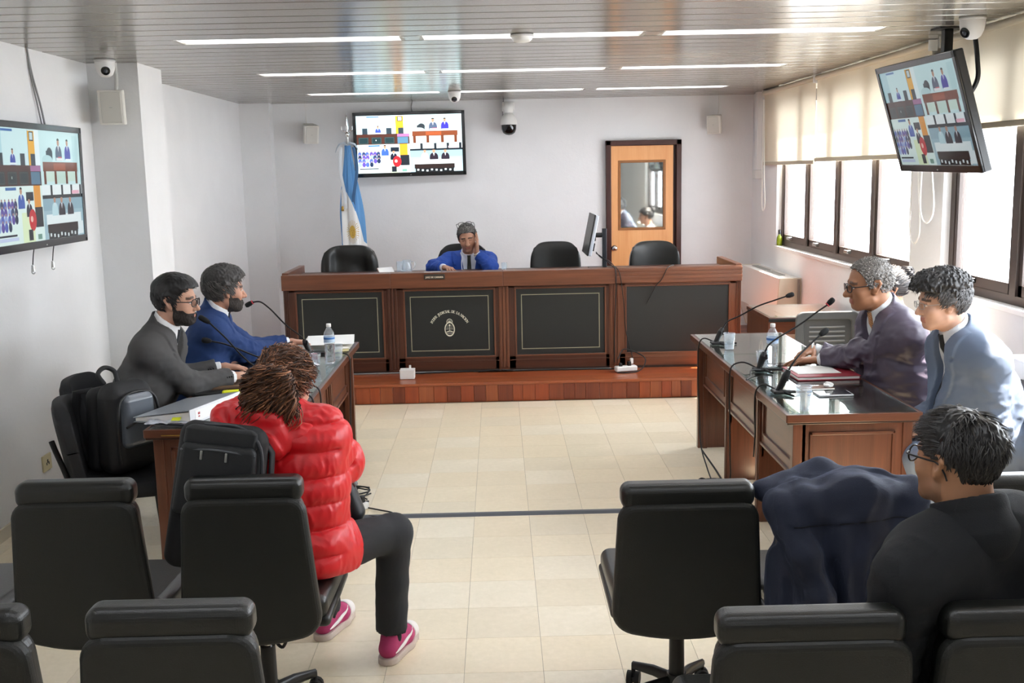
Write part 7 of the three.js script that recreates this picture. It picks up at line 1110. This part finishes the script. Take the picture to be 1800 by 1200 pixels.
// ---------- jacket over the chair back ----------
{
  const t = thing('jacket', 'dark navy jacket draped over the back of a front row chair', 'jacket', [1.1, 0, -3.24]), pr = [], f2 = (x) => 0.022 * Math.sin(x * 30 + 0.6) + 0.012 * Math.sin(x * 66 + 2) + 0.008 * Math.sin(x * 15);
  const box3 = (x, y, z, hx, hy, hz, r) => { const a = Math.abs(x) - hx + r, b = Math.abs(y) - hy + r, c = Math.abs(z) - hz + r; return Math.hypot(Math.max(a, 0), Math.max(b, 0), Math.max(c, 0)) + Math.min(0, Math.max(a, b, c)) - r; };
  const sm = (a, b, k) => { const h = clamp(0.5 + 0.5 * (b - a) / k, 0, 1); return b * (1 - h) + a * h - k * h * (1 - h); };
  const sleeve = [cap(V(-0.22, 0.8, 0.03), V(-0.16, 0.66, 0.085), 0.06, 0.055, { k: 0.05 }), cap(V(-0.16, 0.66, 0.085), V(-0.11, 0.52, 0.095), 0.05, 0.045, { k: 0.03 }), cap(V(-0.11, 0.52, 0.095), V(-0.05, 0.24, 0.085), 0.045, 0.05, { k: 0.03 })], hump = [cap(V(-0.26, 0.83, -0.05), V(-0.05, 0.87, -0.12), 0.035, 0.04, { k: 0.03 }), cap(V(-0.05, 0.87, -0.12), V(0.08, 0.84, -0.06), 0.04, 0.03, { k: 0.03 })], sf = field(sleeve), hf = field(hump);
  const F = (x, y, z) => {
    const low = sstep(0.8, 0.3, y), w = 0.235 + 0.035 * low + 0.012 * Math.sin(y * 14), lean = 0.06 * (y - 0.6), topY = 0.885 + 0.012 * Math.sin(x * 14 + 1) - 0.35 * Math.max(0, Math.abs(x - 0.02) - 0.15) ** 1.3;
    let d = box3(x - 0.01, y - (topY + 0.2) / 2, z - lean, w, (topY - 0.2) / 2, 0.085 + 0.012 * low, 0.055);
    const fold = (f2(x + 0.12 * nz(x * 3, y * 2.2, 1)) * (0.3 + 0.9 * low) + 0.01 * nz(x * 16, y * 9, z * 16)) * (z > -0.06 ? 1 : 0.4);
    d -= fold + 0.016 * low * (1 - Math.abs(Math.sin(x * 11 + 0.8 + nz(x * 2, y * 2.4, 4))) * 1.6) + 0.012 * (1 - Math.abs(nz(x * 7, y * 4.5, z * 7)) * 3) * (z > 0 ? 1 : 0); if (y > 0.765 + 0.01 * Math.sin(x * 9)) d -= 0.005;
    d = sm(d, sf(x, y, z) - 0.007 * nz(x * 26, y * 14, z * 26), 0.012); d = sm(d, hf(x, y, z) - 0.006 * nz(x * 22, y * 22, z * 22), 0.03);
    return Math.max(d * 0.85, 0.2 - y);
  };
  const bb = new THREE.Box3(V(-0.36, 0.18, -0.2), V(0.34, 0.98, 0.2));
  obj('cloth', meshField(F, bb, 0.0058), phy(0x242b3f, 0.75, { sheen: 0.8, sheenColor: new THREE.Color(0x6a7ba4), sheenRoughness: 0.5, bumpMap: T.fabric, bumpScale: 0.0008 }), t);
  const snap = (x, y) => { const q = V(x, y, 0.3); for (let n = 0; n < 80; n++) { const d = F(q.x, q.y, q.z); if (d < 0.002 || q.z < -0.1) break; q.z -= Math.min(d * 0.7, 0.05); } q.z = clamp(q.z, -0.1, 0.2); return q; }, seam = []; for (let i = 0; i <= 24; i++) { const x = lerp(-0.2, 0.24, i / 24); seam.push(snap(x, 0.765 + 0.01 * Math.sin(x * 9))); } obj('yoke_seam', tube(seam, 0.0022, 60, 5), std(0x10131c, 0.8), t);
}
// ---------- floor strip, cables ----------
struct('trim_1', [(() => { const s = new THREE.Shape(); s.moveTo(-0.03, 0); s.lineTo(-0.012, 0.012); s.lineTo(0.012, 0.012); s.lineTo(0.03, 0); s.lineTo(-0.03, 0); const g = new THREE.ExtrudeGeometry(s, { depth: 2.95, bevelEnabled: false }); g.rotateY(PI / 2); g.translate(-1.2, 0, -5.585); return tri(g, 'x'); })()], std(0x55585e, 0.55));
const cableThing = (label, runs, r = 0.0045) => { const t = thing('table_cable', label, 'cable', [0, 0, 0]); runs.forEach((q) => obj('cable', tube(q, r, Math.max(30, q.length * 9), 5), M.cable, t)); return t; };
function coil(cx, cz, R, n, seed) { const q = [], r = rng(seed); for (let i = 0; i < n * 10; i++) { const a = i / 10 * PI * 2, rr = R * (0.6 + 0.5 * r()); q.push([cx + Math.cos(a) * rr * 1.3, 0.008 + 0.02 * r() + 0.002 * i / 10, cz + Math.sin(a) * rr]); } return q; }
cableThing('black cable hanging off the far corner of the left table to the floor', [[[-1.08, YT + 0.01, -6.4], [-0.99, YT + 0.012, -6.42], [-0.945, YT - 0.005, -6.42], [-0.94, 0.6, -6.42], [-0.945, 0.3, -6.38], [-0.93, 0.05, -6.3], [-0.9, 0.006, -6.2], [-0.88, 0.006, -6.1], [-0.92, 0.006, -5.95]]]);
cableThing('two black cables hanging over the front edge of the left table', [[[-1.16, YT + 0.012, -5.55], [-1.02, YT + 0.02, -5.42], [-0.95, YT + 0.004, -5.36], [-0.938, 0.68, -5.34], [-0.94, 0.55, -5.34], [-0.935, 0.42, -5.36]], [[-1.12, YT + 0.01, -5.32], [-1.0, YT + 0.018, -5.2], [-0.945, YT, -5.14], [-0.938, 0.66, -5.12], [-0.938, 0.55, -5.11], [-0.937, 0.5, -5.12]]]);
cableThing('tangle of black cables on the floor beside the woman in red', [coil(-0.9, -6.0, 0.09, 3, 3), coil(-0.86, -5.82, 0.07, 2, 8), [[-0.8, 0.008, -5.75], [-0.7, 0.01, -5.68], [-0.62, 0.01, -5.62], [-0.64, 0.01, -5.56], [-0.75, 0.01, -5.58]]]);
cableThing('thin black cable hanging off the far corner of the right table', [[[1.35, YT + 0.01, -6.52], [1.29, YT + 0.03, -6.56], [1.268, YT + 0.0, -6.6], [1.262, 0.6, -6.62], [1.27, 0.3, -6.6], [1.262, 0.12, -6.5], [1.262, 0.03, -6.3], [1.25, 0.008, -6.1]]]);
cableThing('black cable looping over the middle edge of the right table', [[[1.4, YT + 0.01, -5.62], [1.33, YT + 0.035, -5.68], [1.275, YT + 0.01, -5.7], [1.263, 0.68, -5.7], [1.262, 0.5, -5.68], [1.262, 0.3, -5.66], [1.27, 0.12, -5.7], [1.24, 0.01, -5.9]], [[1.4, YT + 0.012, -5.56], [1.34, YT + 0.02, -5.52], [1.31, YT + 0.004, -5.42], [1.276, YT + 0.002, -5.36]]]);
cableThing('black cable hanging over the near front edge of the right table', [[[1.35, YT + 0.012, -5.04], [1.3, YT + 0.03, -5.1], [1.27, YT + 0.0, -5.12], [1.262, 0.66, -5.12], [1.264, 0.56, -5.11], [1.263, 0.47, -5.12], [1.266, 0.42, -5.14]]]);
cableThing('coil of black cable on the floor at the foot of the right table', [coil(1.22, -5.98, 0.1, 3, 21), [[1.26, 0.1, -6.45], [1.31, 0.02, -6.2], [1.3, 0.01, -6.05], [1.22, 0.008, -5.95]]], 0.006);
{
  const p = thing('power_strip', 'white power strip on the floor beside the knee of the woman in red', 'power strip', [-0.83, 0, -5.7], 0.9); obj('strip_body', rbx(0.14, 0.04, 0.06, 0.01, 0, 0.022, 0), M.whitePlastic, p); obj('plug', rbx(0.03, 0.04, 0.03, 0.006, 0.04, 0.058, 0), M.blackPlastic, p);
  const q = thing('power_strip', 'pale power strip under the coil of cable at the right table foot', 'power strip', [1.29, 0, -5.95], 0.2); obj('strip_body', rbx(0.13, 0.035, 0.055, 0.01, 0, 0.02, 0), M.whitePlastic, q); obj('plug', rbx(0.028, 0.03, 0.028, 0.006, -0.03, 0.05, 0), M.blackPlastic, q);
}
renderer.render(scene, camera);
